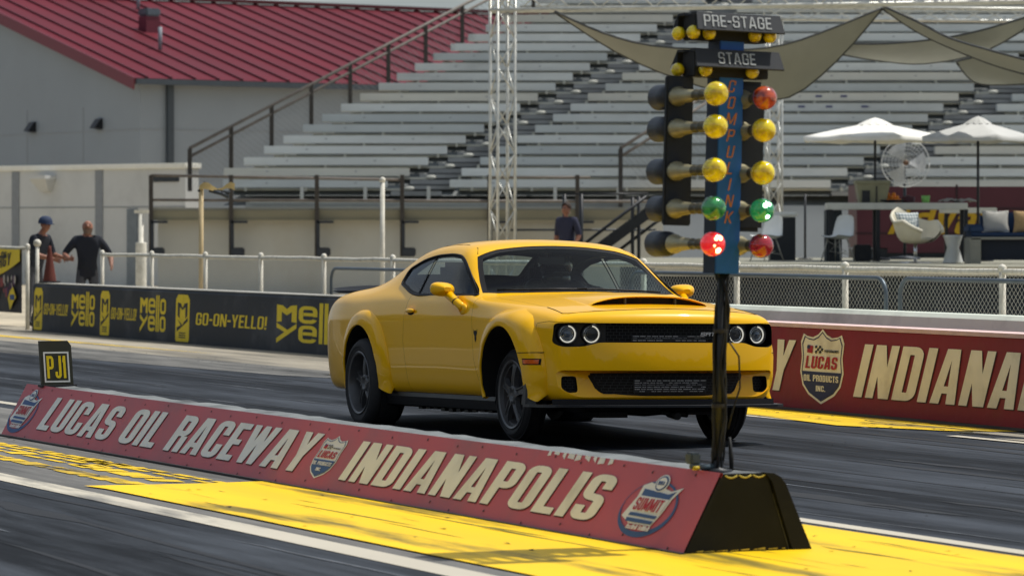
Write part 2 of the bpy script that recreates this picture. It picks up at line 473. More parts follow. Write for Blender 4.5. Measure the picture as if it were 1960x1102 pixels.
b = MB(); b.add([(-500, -150, 0), (500, -150, 0), (500, 900, 0), (-500, 900, 0)], [(0, 1, 2, 3)])
ground = tag(b.build('ground', M_gravel), kind='structure')
sheet('track_lane', -140, 60, 9.2, 14.75, 0.008, M_strip)
sheet('second_track_lane', -140, 60, -4.0, 6.62, 0.008, M_lane2)
sheet('median_strip', -140, 60, 6.62, 9.2, 0.008, M_patch)
sheet('track_shoulder', -140, 60, 14.75, 17.2, 0.008, M_conc)
b = MB(); poly = [(-140, 13.6), (-60, 13.5), (-44, 13.3), (-36, 13.9), (-33, 14.6), (-33, 14.76), (-140, 14.76)]
b.add([(s_, n_, 0.012) for s_, n_ in poly], [list(range(len(poly)))])
o = b.build('bare_concrete', streaky('rubbered_concrete', (0.035, 0.036, 0.037), (0.22, 0.215, 0.20), 0.75, 0.9)); o.rotation_euler = (0, 0, TROT); tag(o, kind='structure')
sheet('white_line', -140, 60, 6.50, 6.70, 0.012, M_wht)
sheet('white_line', -140, 60, 9.40, 9.52, 0.012, M_wht)
# yellow painted centre, with a ragged leading edge
b = MB()
poly = [(-20.9, 6.80), (-20.6, 6.84), (40, 6.84), (40, 9.30), (-20.75, 9.30), (-20.85, 8.2), (-20.8, 7.5)]
b.add([(s_, n_, 0.016) for s_, n_ in poly], [list(range(len(poly)))])
o = b.build('yellow_paint', M_yel); o.rotation_euler = (0, 0, TROT); tag(o, kind='structure')
# yellow strip along the red wall, its shape as the photo shows it
b = MB(); poly = [(-36, 14.42), (-26.6, 14.42), (-24.9, 14.25), (-23.9, 14.62), (-23.4, 15.25), (-36, 15.25)]
b.add([(s_, n_, 0.016) for s_, n_ in poly], [list(range(len(poly)))])
o = b.build('yellow_paint', M_yel2); o.rotation_euler = (0, 0, TROT); tag(o, kind='structure')
sheet('white_line', -36, -24.6, 14.33, 14.41, 0.012, M_wht)
sheet('white_line', -23.3, 10, 14.26, 14.36, 0.016, M_wht)
b = MB(); poly = [(-22.9, 14.42), (10, 14.42), (10, 15.2), (-21.5, 15.0)]
b.add([(s_, n_, 0.016) for s_, n_ in poly], [list(range(len(poly)))])
o = b.build('bare_concrete', M_conc); o.rotation_euler = (0, 0, TROT); tag(o, kind='structure')
b = MB(); poly = [(-90, 15.22), (-50, 15.30), (-46.0, 15.42), (-42.5, 15.58), (-46, 15.50), (-50, 15.48), (-90, 15.44)]
b.add([(s_, n_, 0.012) for s_, n_ in poly], [list(range(len(poly)))])
o = b.build('yellow_paint', M_yel2); o.rotation_euler = (0, 0, TROT); tag(o, kind='structure')
# grey asphalt foot below the red wall
sheet('wall_foot', -34, 10, 15.05, 15.28, 0.020, streaky('foot_dirt', (0.02, 0.02, 0.018), (0.10, 0.09, 0.07), 0.9, 3.0))

# long italic yellow pavement marking, mostly worn, before the yellow field
b = MB()
rnd = random.Random(4)
rows = [(-25.6, -23.0, 7.55, 0.10), (-25.3, -22.7, 7.36, 0.13), (-24.6, -22.5, 7.10, 0.10), (-23.6, -21.1, 7.56, 0.11), (-22.9, -21.3, 7.34, 0.13), (-22.4, -21.0, 7.08, 0.12)]
for s0, s1, nn, hh in rows:
    x = s0
    while x < s1:
        L = rnd.uniform(0.12, 0.42)
        k = rnd.random()
        if k < 0.5:
            b.add([(x, nn, .013), (x + L, nn - .02, .013), (x + L + .18, nn + hh, .013), (x + .18, nn + hh + .02, .013)], [(0, 1, 2, 3)])
        else:
            b.add([(x, nn, .013), (x + L, nn, .013), (x + L + .05, nn + .04, .013), (x + .05, nn + .04, .013)], [(0, 1, 2, 3)])
            b.add([(x + .12, nn + hh - .03, .013), (x + L + .12, nn + hh - .03, .013), (x + L + .18, nn + hh + .02, .013), (x + .18, nn + hh + .02, .013)], [(0, 1, 2, 3)])
        x += L + rnd.uniform(0.05, 0.16)
o = b.build('pavement_marking', M_yel2); o.rotation_euler = (0, 0, TROT); tag(o, kind='structure')
# tyre scuffs and cracks dragged along the paint, and fresh streaks on the lane
def scuffs(name, m, cnt, s0, s1, n0, n1, z, L0, L1, w0, w1, seed):
    b = MB(); rnd = random.Random(seed)
    for i in range(cnt):
        s_, n_, L, w = rnd.uniform(s0, s1), rnd.uniform(n0, n1), rnd.uniform(L0, L1), rnd.uniform(w0, w1)
        sl = rnd.uniform(-.03, .03); k = 7; up, lo = [], []
        for j in range(k):
            t = j / (k - 1); e = sin(pi * t) ** .6 * rnd.uniform(.35, 1.0)
            c_ = n_ + sl * L * t + rnd.uniform(-w, w) * .25
            up.append((s_ + L * t, c_ + w * e * .5 + .0005, z + i * 2e-6)); lo.append((s_ + L * t, c_ - w * e * .5 - .0005, z + i * 2e-6))
        b.grid([up, lo], smooth=False)
    o = b.build(name, m, fixn=False); o.rotation_euler = (0, 0, TROT); tag(o, kind='stuff')
SC1 = mat('scuff_dark', (0.05, 0.045, 0.015), .8, var=.4, scale=12); SC2 = mat('scuff_olive', (0.22, 0.18, 0.015), .8, var=.3, scale=12)
scuffs('paint_scuffs', SC2, 55, -20.5, -10, 6.9, 9.25, .0175, .25, 1.8, .006, .05, 3)
scuffs('paint_scuffs', SC1, 26, -20.5, -10, 6.9, 9.25, .0185, .08, 1.3, .002, .012, 5)
scuffs('paint_scuffs', SC1, 60, -32, -23.6, 14.45, 15.2, .0185, .05, .5, .01, .05, 6)
scuffs('rubber_streaks', mat('rubber_streak', (0.004, 0.004, 0.005), .6), 40, -48, -12, 9.7, 14.0, .0105, 1.5, 9, .03, .16, 8)
scuffs('rubber_streaks', mat('pale_streak', (0.085, 0.094, 0.107), .7, var=.4, scale=5), 34, -48, -12, 9.6, 14.2, .0112, .6, 5, .008, .05, 9)
scuffs('rubber_streaks', mat('rubber_streak', (0, 0, 0)), 22, -26, -8, 3.0, 6.4, .0105, 1.5, 6, .04, .2, 12)
scuffs('rubber_streaks', mat('pale_streak', (0, 0, 0)), 26, -26, -8, 3.0, 6.4, .0112, .8, 5, .01, .06, 13)
# bits of rubber and grit
b = MB(); rnd = random.Random(11)
for i in range(420):
    s_, n_ = rnd.uniform(-45, -14), rnd.choice([rnd.uniform(6.9, 9.2), rnd.uniform(14.3, 15.25), rnd.uniform(9.5, 14.2)])
    q = rnd.uniform(0.006, 0.022) * (0.6 if 9.4 < n_ < 14.2 else 1.0)
    a = rnd.uniform(0, 6.28)
    b.add([(s_ + q * 2.2 * cos(a + j * 2.1) * rnd.uniform(.5, 1), n_ + q * sin(a + j * 2.1), 0.019 + (0.004 if j == 0 else 0)) for j in range(3)], [(0, 1, 2)])
o = b.build('rubber_crumbs', mat('rubber_crumb', (0.02, 0.02, 0.02), 0.9)); o.rotation_euler = (0, 0, TROT); tag(o, kind='stuff')

# ================================================================== shields and round emblems on the walls
WHT = mat('sign_white', lin((226, 226, 218)), 0.55, var=0.05, scale=8, dirt=lin((150, 148, 140)), dirt_amt=0.25, dirt_scale=6)
CREAM = mat('sign_cream', lin((240, 236, 212)), 0.6, var=0.06, scale=5, dirt=lin((180, 172, 146)), dirt_amt=0.45, dirt_scale=3)
NAVY = mat('sign_navy', lin((44, 54, 92)), 0.6, var=0.1)
SBLUE = mat('sign_blue', lin((58, 88, 134)), 0.6, var=0.12)
SRED = mat('sign_red', lin((176, 40, 52)), 0.6, var=0.1)
SLATE = mat('sign_slate', lin((92, 92, 122)), 0.6, var=0.1)
SYEL = mat('sign_yellow', lin((236, 206, 20)), 0.55, var=0.08, scale=4, dirt=lin((110, 100, 30)), dirt_amt=0.35, dirt_scale=4)
DARKMK = mat('sign_black', (0.02, 0.02, 0.022), 0.6)

def shield_outline(w, h, k=1.0):
    half = [(0, .5), (.10, .425), (.22, .385), (.36, .40), (.44, .43), (.5, .32), (.47, .12), (.5, -.08), (.44, -.26), (.30, -.38), (0, -.5)]
    p = [(x * w * k, y * h * k) for x, y in half]
    return p + [(-x, y) for x, y in p[-2:0:-1]]

def shield(mb, fn, cx, cy, w, h, shear=0.0, idx=(0, 1, 2, 3)):
    """idx: white, navy, red, dark material slots; fn(x,y,lift)"""
    W_, N_, R_, D_ = idx
    def F(l): return lambda x, y: fn(cx + x + (y) * shear, cy + y, l)
    mb.add([F(1)(*q) for q in shield_outline(w, h)], [list(range(20))], W_)
    # dark keyline
    o, i = shield_outline(w, h, .93), shield_outline(w, h, .89)
    mb.add([F(2)(*q) for q in o + i], [(a, (a + 1) % 20, 20 + (a + 1) % 20, 20 + a) for a in range(20)], N_)
    bot = [q for q in shield_outline(w, h, .89)]
    low = [(x, min(y, -.06 * h)) for x, y in bot if y < .10 * h]
    mb.add([F(3)(*q) for q in low], [list(range(len(low)))], N_)
    put_text(mb, 'LUCAS', F(4), h * .165, .25, R_, -.02 * w, -h * .03, center=True, width=w * .72)
    put_text(mb, 'OIL PRODUCTS', F(5), h * .085, 0, W_, 0, -h * .20, center=True, width=w * .80)
    put_text(mb, 'INC.', F(5), h * .075, 0, W_, 0, -h * .33, center=True, width=w * .22)
    # little flags and small print
    mb.add([F(4)(*q) for q in ((-.34 * w, .18 * h), (-.22 * w, .17 * h), (-.20 * w, .27 * h), (-.33 * w, .28 * h))], [(0, 1, 2, 3)], R_)
    mb.add([F(5)(*q) for q in ((-.34 * w, .235 * h), (-.275 * w, .23 * h), (-.27 * w, .28 * h), (-.33 * w, .28 * h))], [(0, 1, 2, 3)], N_)
    for a in range(4):
        for c_ in range(3):
            if (a + c_) % 2 == 0:
                x0, y0 = (-.16 + a * .045) * w, (.175 + c_ * .034) * h
                mb.add([F(4)(*q) for q in ((x0, y0), (x0 + .045 * w, y0), (x0 + .045 * w + .01 * w, y0 + .034 * h), (x0 + .01 * w, y0 + .034 * h))], [(0, 1, 2, 3)], D_)
    put_text(mb, 'PERFORMANCE', F(4), h * .035, 0, D_, w * .06, h * .19, width=w * .33)

def summit(mb, fn, cx, cy, w, h, shear=0.0, idx=(0, 1, 2)):
    """round racing-series emblem: slate oval, white badge, red word"""
    W_, B_, R_ = idx
    def F(l): return lambda x, y: fn(cx + x + y * shear, cy + y, l)
    n = 36
    ell = lambda a, b, x0=0, y0=0: [(x0 + a * cos(2 * pi * i / n), y0 + b * sin(2 * pi * i / n)) for i in range(n)]
    o, i = ell(w * .5, h * .45, 0, -.05 * h), ell(w * .47, h * .39, -.015 * w, -.02 * h)
    mb.add([F(1)(*q) for q in o + i], [(a, (a + 1) % n, n + (a + 1) % n, n + a) for a in range(n)], B_)
    pan = [(-.40, -.20), (-.30, .12), (-.30, .30), (-.18, .36), (.0, .32), (.26, .26), (.44, .34), (.34, .14), (.30, -.08), (.22, -.30), (-.2, -.30)]
    mb.add([F(2)(x * w, y * h) for x, y in pan], [list(range(len(pan)))], W_)
    ins = [(-.24, .10), (-.24, .25), (.24, .21), (.36, .27), (.28, .10)]
    mb.add([F(3)(x * w, y * h) for x, y in ins], [list(range(len(ins)))], B_)
    mb.add([F(4)(x * w, y * h) for x, y in ((-.24, .14), (.31, .13), (.27, -.10), (-.24, -.09))], [(0, 1, 2, 3)], W_)
    put_text(mb, 'SUMMIT', F(5), h * .20, .1, R_, -.01 * w, -h * .09, center=True, width=w * .50)
    mb.add([F(4)(x * w, y * h) for x, y in ((-.26, -.13), (.25, -.14), (.24, -.19), (-.28, -.18))], [(0, 1, 2, 3)], B_)
    mb.add([F(4)(x * w, y * h) for x, y in ((-.28, -.215), (.23, -.225), (.215, -.28), (-.27, -.275))], [(0, 1, 2, 3)], B_)
    mb.add([F(3)(*q) for q in ell(w * .125, h * .14, .02 * w, .36 * h)], [list(range(n))], W_)
    mb.add([F(4)(*q) for q in ell(w * .105, h * .118, .02 * w, .36 * h)], [list(range(n))], B_)
    mb.add([F(5)(*q) for q in ell(w * .085, h * .095, .02 * w, .36 * h)], [list(range(n))], W_)
    put_text(mb, 'NHRA', F(6), h * .06, 0, B_, .02 * w, h * .33, center=True, width=w * .12)
    put_text(mb, 'Racing', F(4), h * .075, .15, W_, -.10 * w, -h * .385, center=True, width=w * .2, w=.4)
    put_text(mb, 'Series', F(4), h * .075, .15, W_, .13 * w, -h * .385, center=True, width=w * .2, w=.4)

# ================================================================== median barrier
MS0, MS1 = -26.35, -15.31
med = thing('median_barrier', 'long low barrier with red sloping face reading LUCAS OIL RACEWAY INDIANAPOLIS', 'barrier', trk((MS0 + MS1) / 2, 8.25), TROT)
mo = Vector(((MS0 + MS1) / 2, 8.25, 0))
def medp(s_, n_, z): return Vector((s_, n_, z)) - mo
M_red = mat('faded_red_panel', lin((186, 82, 88)), 0.5, var=0.05, scale=3, dirt=lin((146, 92, 94)), dirt_amt=0.7, dirt_scale=1.2, spec=0.4, bump=0.16, bscale=2.4)
M_blackp = mat('black_board', (0.009, 0.0105, 0.011), 0.75, var=0.25, scale=3, dirt=(0.020, 0.022, 0.022), dirt_amt=0.4, dirt_scale=5, spec=.2)
M_topc = mat('weathered_top', lin((118, 122, 122)), 0.8, var=0.25, scale=4, bump=0.5, bscale=14, dirt=lin((50, 52, 54)), dirt_amt=0.8, dirt_scale=3)
b = MB()                                     # core
prof = [(7.95, .006), (8.145, .375), (8.36, .385), (8.58, .006)]
ns = 60
P = []
rnd = random.Random(2)
for i in range(ns + 1):
    s_ = MS0 + .02 + (MS1 - MS0 - .04) * i / ns
    P.append([medp(s_, n_, z + (rnd.uniform(-.006, .006) if 0 < k < 3 else 0)) for k, (n_, z) in enumerate(prof)])
b.grid(P, smooth=False)
b.add(P[0], [(0, 1, 2, 3)]); b.add(P[-1], [(3, 2, 1, 0)])
b.build('core', M_topc, med)
fl = Vector((8.13 - 7.92, .39)).normalized()            # slope direction (n, z)
fnrm = Vector((-fl.y, fl.x))
def face(x, w, lift=0.0):
    return medp(x, 7.92 + fl.x * w + fnrm.x * .0016 * lift, .002 + fl.y * w + fnrm.y * .0016 * lift)
b = MB()
N = 44
top = [face(MS0 + (MS1 - MS0) * i / N, .443, 0) for i in range(N + 1)]
bot = [face(MS0 + (MS1 - MS0) * i / N, .0, 0) for i in range(N + 1)]
tb = [v + Vector((0, .012, -.004)) for v in top]; bb = [v + Vector((0, .012, 0.004)) for v in bot]
b.grid([bot, top, tb, bb, bot], smooth=False)
b.build('sign_panel', M_red, med)
for i in range(26):
    x = MS0 + .25 + (MS1 - MS0 - .4) * i / 25
    for w in (.03, .415) if i % 2 else (.06, .40):
        c_ = face(x + rnd.uniform(-.1, .1), w, 2)
        b = MB(); b.add([c_ + Vector((.008 * cos(k * pi / 3), .008 * sin(k * pi / 3) * fl.x, .008 * sin(k * pi / 3) * fl.y)) for k in range(6)], [list(range(6))])
        b.build('bolt', mat('bolt', (0.03, 0.022, 0.02), 0.7), med)
b = MB()
put_text(b, 'LUCAS OIL RACEWAY', lambda x, y: face(x, y, 2), .262, 0.0, 0, -25.62, .105, width=5.16, w=.44, t=.17) if False else None
def facetext(txt, s0, s1, w0, hh, slant, ml):
    b, sh = MB(), MB()
    gs, W = text_polys(txt, hh, 0, width=s1 - s0, w=.43, t=.17, h=.15, gap=.07)
    for vs, ts in gs:
        b.add([face(s0 + a + (q / hh) * slant, w0 + q, 3) for a, q in vs], ts, 0)
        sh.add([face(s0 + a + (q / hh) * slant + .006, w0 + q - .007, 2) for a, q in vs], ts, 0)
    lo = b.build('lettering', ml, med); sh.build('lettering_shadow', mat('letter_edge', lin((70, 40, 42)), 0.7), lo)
facetext('LUCAS OIL RACEWAY', -25.60, -20.38, .104, .262, .13, WHT)
facetext('INDIANAPOLIS', -19.735, -16.38, .100, .255, .10, CREAM)
b = MB()
shield(b, lambda x, y, l: face(x, y, 1 + l), -20.06, .225, .36, .285, .28)
b.build('shield_emblem', [WHT, SBLUE, SRED, DARKMK], med)
b = MB()
summit(b, lambda x, y, l: face(x, y, 1 + l), -26.08, .225, .56, .36, .25)
b.build('round_emblem', [WHT, SBLUE, SRED], med)
b = MB()
summit(b, lambda x, y, l: face(x, y, 1 + l), -15.85, .225, .56, .34, .16)
b.build('round_emblem', [WHT, SBLUE, SRED], med)
# black end board with its side flange
b = MB()
e = [(7.93, .006), (8.12, .355), (8.145, .385), (8.36, .385), (8.385, .355), (8.50, .006)]
b.prism(e, lambda n_, z, d: medp(MS1 - .035 + d, n_, z), 0, .035)
b.build('end_board', M_blackp, med)
b = MB()
fp = [(8.36, .39), (8.43, .382), (8.47, .35), (8.62, .005)]
fp = [(8.362, .388), (8.41, .384), (8.445, .366), (8.475, .33), (8.62, .006), (8.515, .006), (8.40, .345)]
b.prism(fp, lambda n_, z, d: medp(MS1 - .5 + d, n_, z), 0, .512)
b.build('side_flange', M_blackp, med)
b = MB()                                     # chipped yellow edge and crumpled tape on the end
rnd = random.Random(9)
x = 8.0
while x < 8.46:
    L = rnd.uniform(.015, .06); hh = rnd.uniform(.004, .012)
    b.add([medp(MS1 + .003, x, .022), medp(MS1 + .003, x + L, .022), medp(MS1 + .003, x + L, .022 + hh), medp(MS1 + .003, x, .022 + hh * .6)], [(0, 1, 2, 3)])
    x += L + rnd.uniform(0, .03)
for k in range(3):
    c0 = 8.15 + k * .075
    b.tube([medp(MS1 + .004, c0 + q * .065, .378 - .012 * sin(pi * q)) for q in (0, .25, .5, .75, 1)], .004, 5)
b.build('chipped_paint', mat('chipped_yellow', lin((176, 160, 70)), 0.8, var=.3, scale=30), med)
b = MB(); b.box(MS0 - .03, MS1 + .02, 7.905, 7.93, .004, .022, M=Matrix.Translation(-mo)); b.build('base_trim', DARKMK, med)
b = MB(); rnd = random.Random(3)             # scuffs where the red is worn off the top edge
x = -17.2
for i in range(9):
    L = rnd.uniform(.02, .09)
    b.add([face(x, .43 - rnd.uniform(0, .03), 2), face(x + L, .425 - rnd.uniform(0, .02), 2), face(x + L * .9, .442, 2), face(x, .442, 2)], [(0, 1, 2, 3)])
    x += L + rnd.uniform(.005, .05)
b.build('worn_patches', WHT, med)

# sign standing on the far end
sg = thing('sponsor_sign', 'small black sign with yellow PJ1 on the far end of the red barrier', 'sign', trk(-25.97, 8.24, .386), TROT + pi / 2)
def sgp(x, y, z): return Vector((x + z * -.06, y + z * .03, z))
b = MB()
pl = [(-.115, 0), (.125, 0), (.125, .30), (.10, .335), (-.115, .335)]
b.prism(pl, lambda a, c_, d: sgp(a, d, c_), -.02, .02)
b.build('board', mat('sign_board', lin((54, 54, 40)), .5), sg)
b = MB()
fr = [(-.095, .03), (.10, .03), (.10, .255), (-.095, .255)]; fi = [(-.083, .042), (.088, .042), (.088, .243), (-.083, .243)]
b.add([sgp(a, -.0225, c_) for a, c_ in fr + fi], [(i, (i + 1) % 4, 4 + (i + 1) % 4, 4 + i) for i in range(4)])
b.build('frame_line', WHT, sg)
b = MB()
put_text(b, 'PJ1', lambda x, y: sgp(x, -.0225, y), .165, .0, 0, 0, .06, center=True, width=.145, w=.42, t=.15, h=.12)
b.build('lettering', SYEL, sg)
b = MB(); b.box(-.13, .14, -.05, .05, -.004, .012, M=None); b.build('base_plate', DARKMK, sg)

# ================================================================== black wall
M_bw = mat('black_wall_paint', lin((44, 48, 54)), 0.7, var=0.25, scale=1.2, dirt=lin((96, 98, 100)), dirt_amt=0.55, dirt_scale=0.9, bump=0.25, bscale=9)
bw = thing('track_wall', 'low black concrete wall painted with yellow cans and Mello Yello slogans', 'wall', trk(-45, 16.62), TROT)
bo = Vector((-45, 16.62, 0))
def bwp(x, y, l=0.0): return Vector((x, 16.62 - .0016 * l + y * .03, y)) - bo
def wall_body(root, o0, s0, s1, n0, h, thick, m, name='wall_body', wob=.004, seed=1, base=.02):
    rnd = random.Random(seed); b = MB(); n = int((s1 - s0) / .35) + 1; P = []
    for i in range(n + 1):
        s_ = s0 + (s1 - s0) * i / n
        w = [rnd.uniform(-wob, wob) for _ in range(6)]
        pr = [(n0, 0), (n0 + h * .5 * .03, h * .5), (n0 + h * .03, h - .03), (n0 + h * .03 + .03, h), (n0 + thick - .03, h), (n0 + thick, h - .03), (n0 + thick + .05, 0)]
        P.append([Vector((s_, a, z + (w[k % 6] if z == h else 0))) - o0 for k, (a, z) in enumerate(pr)])
    b.grid(P, smooth=False)
    b.add(P[0], [list(range(7))]); b.add(P[-1], [list(range(7))[::-1]])
    return b.build(name, m, root)
wall_body(bw, bo, -53.62, -36, 16.62, .72, .34, M_bw, seed=5)
b = MB(); b.box(-53.62, -36, 16.66, 16.95, .724, .738, M=Matrix.Translation(-bo)); b.build('top_cap', mat('pale_wall_cap', lin((168, 166, 158)), .8, var=.15, scale=3), bw)
def can(mb, s0, s1):
    w = s1 - s0; c_ = (s0 + s1) / 2
    F = lambda l: (lambda x, y: bwp(c_ + x * w, y, l))
    body = [(-.5, .06), (-.44, .03), (.44, .03), (.5, .06), (.5, .60), (.34, .665), (-.34, .665), (-.5, .60)]
    mb.add([F(1)(*q) for q in body], [list(range(8))], 0)
    mp = [[(-.36, .38), (-.2, .34), (-.2, .54), (-.36, .56)], [(.36, .38), (.2, .34), (.2, .54), (.36, .56)],
          [(-.36, .56), (-.12, .545), (.04, .46), (-.04, .46), (-.2, .5)], [(.36, .56), (.12, .545), (-.04, .46), (.04, .46), (.2, .5)]]
    put_polys(mb, mp, F(2), 1)
    put_polys(mb, [[(-.36, .33), (-.1, .28), (0, .25), (.12, .30), (.40, .36), (.40, .31), (-.4, .16), (-.4, .22), (-.12, .25)]], F(2), 1)
    for k in range(3):
        mb.add([F(2)(x, y) for x, y in ((-.25, .08 + k * .03), (.25, .08 + k * .03), (.25, .095 + k * .03), (-.25, .095 + k * .03))], [(0, 1, 2, 3)], 1)
def mello(mb, s0, s1):
    w = s1 - s0; k = .485 / .5
    def F(x, y): return bwp(s0 + x * w, .125 + y * .49, 1.5)
    t = .075
    m_ = [[(0, .52), (.10, .54), (.10, .92), (0, .97)], [(.30, .54), (.40, .52), (.40, .97), (.30, .92)], [(0, .97), (.12, .95), (.20, .86), (.28, .95), (.40, .97), (.40, .88), (.20, .70), (0, .88)]]
    y_ = [[(0, .50), (0, .38), (.16, .27), (0, .10), (0, -.02), (.40, .38), (.40, .50), (.22, .33)]]
    put_polys(mb, m_, F); put_polys(mb, y_, F)
    for cy in (.52, .03):
        for cx in (.44, 1.0):
            if cx > .9: ps = _ring(.0, .0, .30, .44, .085, .09, .12)
            else: ps = _ring(.0, .0, .36, .44, .085, .09, .13, lambda x, y: not (x > .24 and .10 < y < .19)) + _b(.09, .19, .33, .27)
            put_polys(mb, [[(a + (.44 if cx < .9 else 1.05), q + cy) for a, q in p_] for p_ in ps], F)
    for x in (.84, .94): put_polys(mb, [[(x, .03), (x + .07, .03), (x + .07, 1.05), (x, 1.05)]], F)
for s0, s1 in ((-53.54, -53.12), (-50.35, -49.93), (-47.10, -46.55)):
    b = MB(); can(b, s0, s1); b.build('painted_can', [SYEL, DARKMK], bw)
for s0, s1 in ((-53.05, -51.85), (-49.87, -48.72), (-46.30, -43.60)):
    b = MB(); put_text(b, 'GO-ON-YELLO!', lambda x, y: bwp(x, y, 1.5), .165, .20, 0, s0, .27, width=s1 - s0 - .05, t=.13, h=.13)
    b.build('slogan_lettering', SYEL, bw)
for s0, s1 in ((-51.69, -50.89), (-48.59, -47.79), (-43.28, -41.55)):
    b = MB(); mello(b, s0, s1); b.build('name_lettering', SYEL, bw)

# ================================================================== red wall
M_rw = mat('maroon_wall_paint', lin((134, 34, 48)), 0.55, var=0.12, scale=1.6, dirt=lin((118, 58, 44)), dirt_amt=0.6, dirt_scale=1.1, bump=0.35, bscale=10)
rwl = thing('track_wall', 'low maroon concrete wall lettered INDIANA in cream beside a white and navy shield', 'wall', trk(-25, 15.3), TROT)
ro_ = Vector((-25, 15.3, 0))
def rwp(x, y, l=0.0): return Vector((x, 15.3 - .0018 * l + y * .03, y)) - ro_
wall_body(rwl, ro_, -30, -14, 15.3, .73, .32, M_rw, seed=8, wob=.003)
b = MB(); b.box(-29.99, -14, 15.313, 15.60, .706, .740, M=Matrix.Translation(-ro_)); b.build('top_edge_paint', mat('pink_white_edge', lin((220, 190, 185)), .7, var=.1), rwl)
for txt, s0, wd in (('INDIANAPOLIS', -26.47, 4.22), ('RACEWAY', -30.3, 2.66)):
    b, sh = MB(), MB()
    gs, W = text_polys(txt, .44, 0, width=wd, w=.43, t=.17, h=.15, gap=.07)
    for vs, ts in gs:
        b.add([rwp(s0 + a + q * .40, .155 + q, 3) for a, q in vs if True], ts, 0)
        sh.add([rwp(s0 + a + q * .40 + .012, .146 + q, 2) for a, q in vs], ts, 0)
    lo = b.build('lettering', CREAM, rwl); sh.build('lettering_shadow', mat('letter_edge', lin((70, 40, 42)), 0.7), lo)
b = MB(); shield(b, lambda x, y, l: rwp(x, y, 1 + l), -27.01, .385, .74, .635)
b.build('shield_emblem', [CREAM, NAVY, SRED, DARKMK], rwl)

# plain concrete barrier behind the red wall
cb = thing('concrete_barrier', 'plain pale grey concrete barrier standing behind the maroon wall', 'barrier', trk(-25, 16.2), TROT)
co_ = Vector((-25, 16.2, 0))
b = MB(); pr = [(16.0, 0), (16.0, .30), (16.14, .66), (16.18, .80), (16.22, .835), (16.42, .835), (16.46, .80), (16.6, .3), (16.6, 0)]
P = [[Vector((s_, a, z)) - co_ for a, z in pr] for s_ in (-31.2, -27.0, -26.98, -22.0, -21.98, -14)]
b.grid(P, smooth=False); b.add(P[0], [list(range(9))]); b.add(P[-1], [list(range(9))[::-1]])
b.build('barrier_body', mat('pale_concrete', lin((214, 220, 206)), .75, var=.08, scale=1.2, dirt=lin((120, 122, 112)), dirt_amt=.5, dirt_scale=.8, bump=.2, bscale=12), cb)
b = MB(); b.box(-24.62, -24.52, 16.06, 16.10, .62, .65, M=Matrix.Translation(-co_)); b.build('lifting_hole', DARKMK, cb)


# ================================================================== added unseen far side: wall, paint and trees for the car to mirror
fw = thing('track_wall', 'low dark wall added unseen along the far lane for the car to mirror', 'wall', trk(-30, -5.2), TROT)
b = MB(); b.box(-80, 60, -.3, 0, 0, .8); b.build('wall_body', M_blackp, fw)
b = MB(); b.box(-80, 60, -.28, -.02, .803, .84); b.build('top_cap', WHT, fw)
sheet('yellow_paint', -90, 40, -3.9, -2.6, 0.016, M_yel)  # unseen strip, added so the door reflects a golden band
sheet('white_line', -90, 40, -2.4, -2.15, 0.016, M_wht)  # unseen line, added as a bright edge for the door to mirror
b = MB(); rnd = random.Random(31); P = []  # trees added out of view as a dark band in the paint's reflections
for i in range(181):
    a = R(128 + 205 * i / 180); rr = 76 + 8 * sin(i * .37) + rnd.uniform(-4, 4); h = 12.5 + 3.5 * sin(i * .21) + rnd.uniform(-2.2, 2.2)
    P.append([(rr * cos(a) * 1.0, 20 + rr * sin(a), z) for z in (0, h * .6, h)])
    k = P[-1][-1]; P[-1].append((k[0] * 1.04, k[1] * 1.04, h * .8)); P[-1].append((k[0] * 1.06, k[1] * 1.06, 0))
b.grid(P); o = b.build('added_treeline', mat('added_treeline_foliage', (0.035, 0.05, 0.022), .9, var=.6, scale=1.2), None); tag(o, kind='stuff')

# ================================================================== chain-link fences, railings, barricades
M_fpost = mat('fence_white_paint', lin((214, 210, 196)), 0.6, var=0.12, scale=9, dirt=lin((140, 128, 104)), dirt_amt=.5, dirt_scale=6)
M_wire = mat('fence_wire', lin((205, 202, 190)), 0.5, var=.1)
M_steel = mat('dark_steel', lin((52, 58, 64)), 0.5, metal=.3, var=.2, scale=8)
M_galv = mat('galvanised_tube', lin((96, 106, 114)), 0.45, metal=.5, var=.15, scale=8)
def mesh_wires(mb, s0, s1, z0, z1, P, cell=.075, w=.0035):
    H = z1 - z0; n = int((s1 - s0 + H) / cell)
    for sg_ in (1, -1):
        for i in range(n):
            a = s0 - (H if sg_ > 0 else 0) + i * cell
            p, q = (a, z0), (a + sg_ * H, z1)
            def clip(p, q):
                (x0, y0), (x1, y1) = p, q
                t0, t1 = 0.0, 1.0
                for lo, hi, c0, c1 in ((s0, s1, x0, x1),):
                    d = c1 - c0
                    ta, tb = (lo - c0) / d, (hi - c0) / d
                    t0, t1 = max(t0, min(ta, tb)), min(t1, max(ta, tb))
                return None if t0 >= t1 else ((x0 + (x1 - x0) * t0, y0 + (y1 - y0) * t0), (x0 + (x1 - x0) * t1, y0 + (y1 - y0) * t1))
            c_ = clip(p, (a + sg_ * H, z1)) if sg_ > 0 else clip((a + H, z0), (a, z1))
            if not c_: continue
            (x0, y0), (x1, y1) = c_
            mb.add([P(x0 - w, y0, sg_), P(x0 + w, y0, sg_), P(x1 + w, y1, sg_), P(x1 - w, y1, sg_)], [(0, 1, 2, 3)])

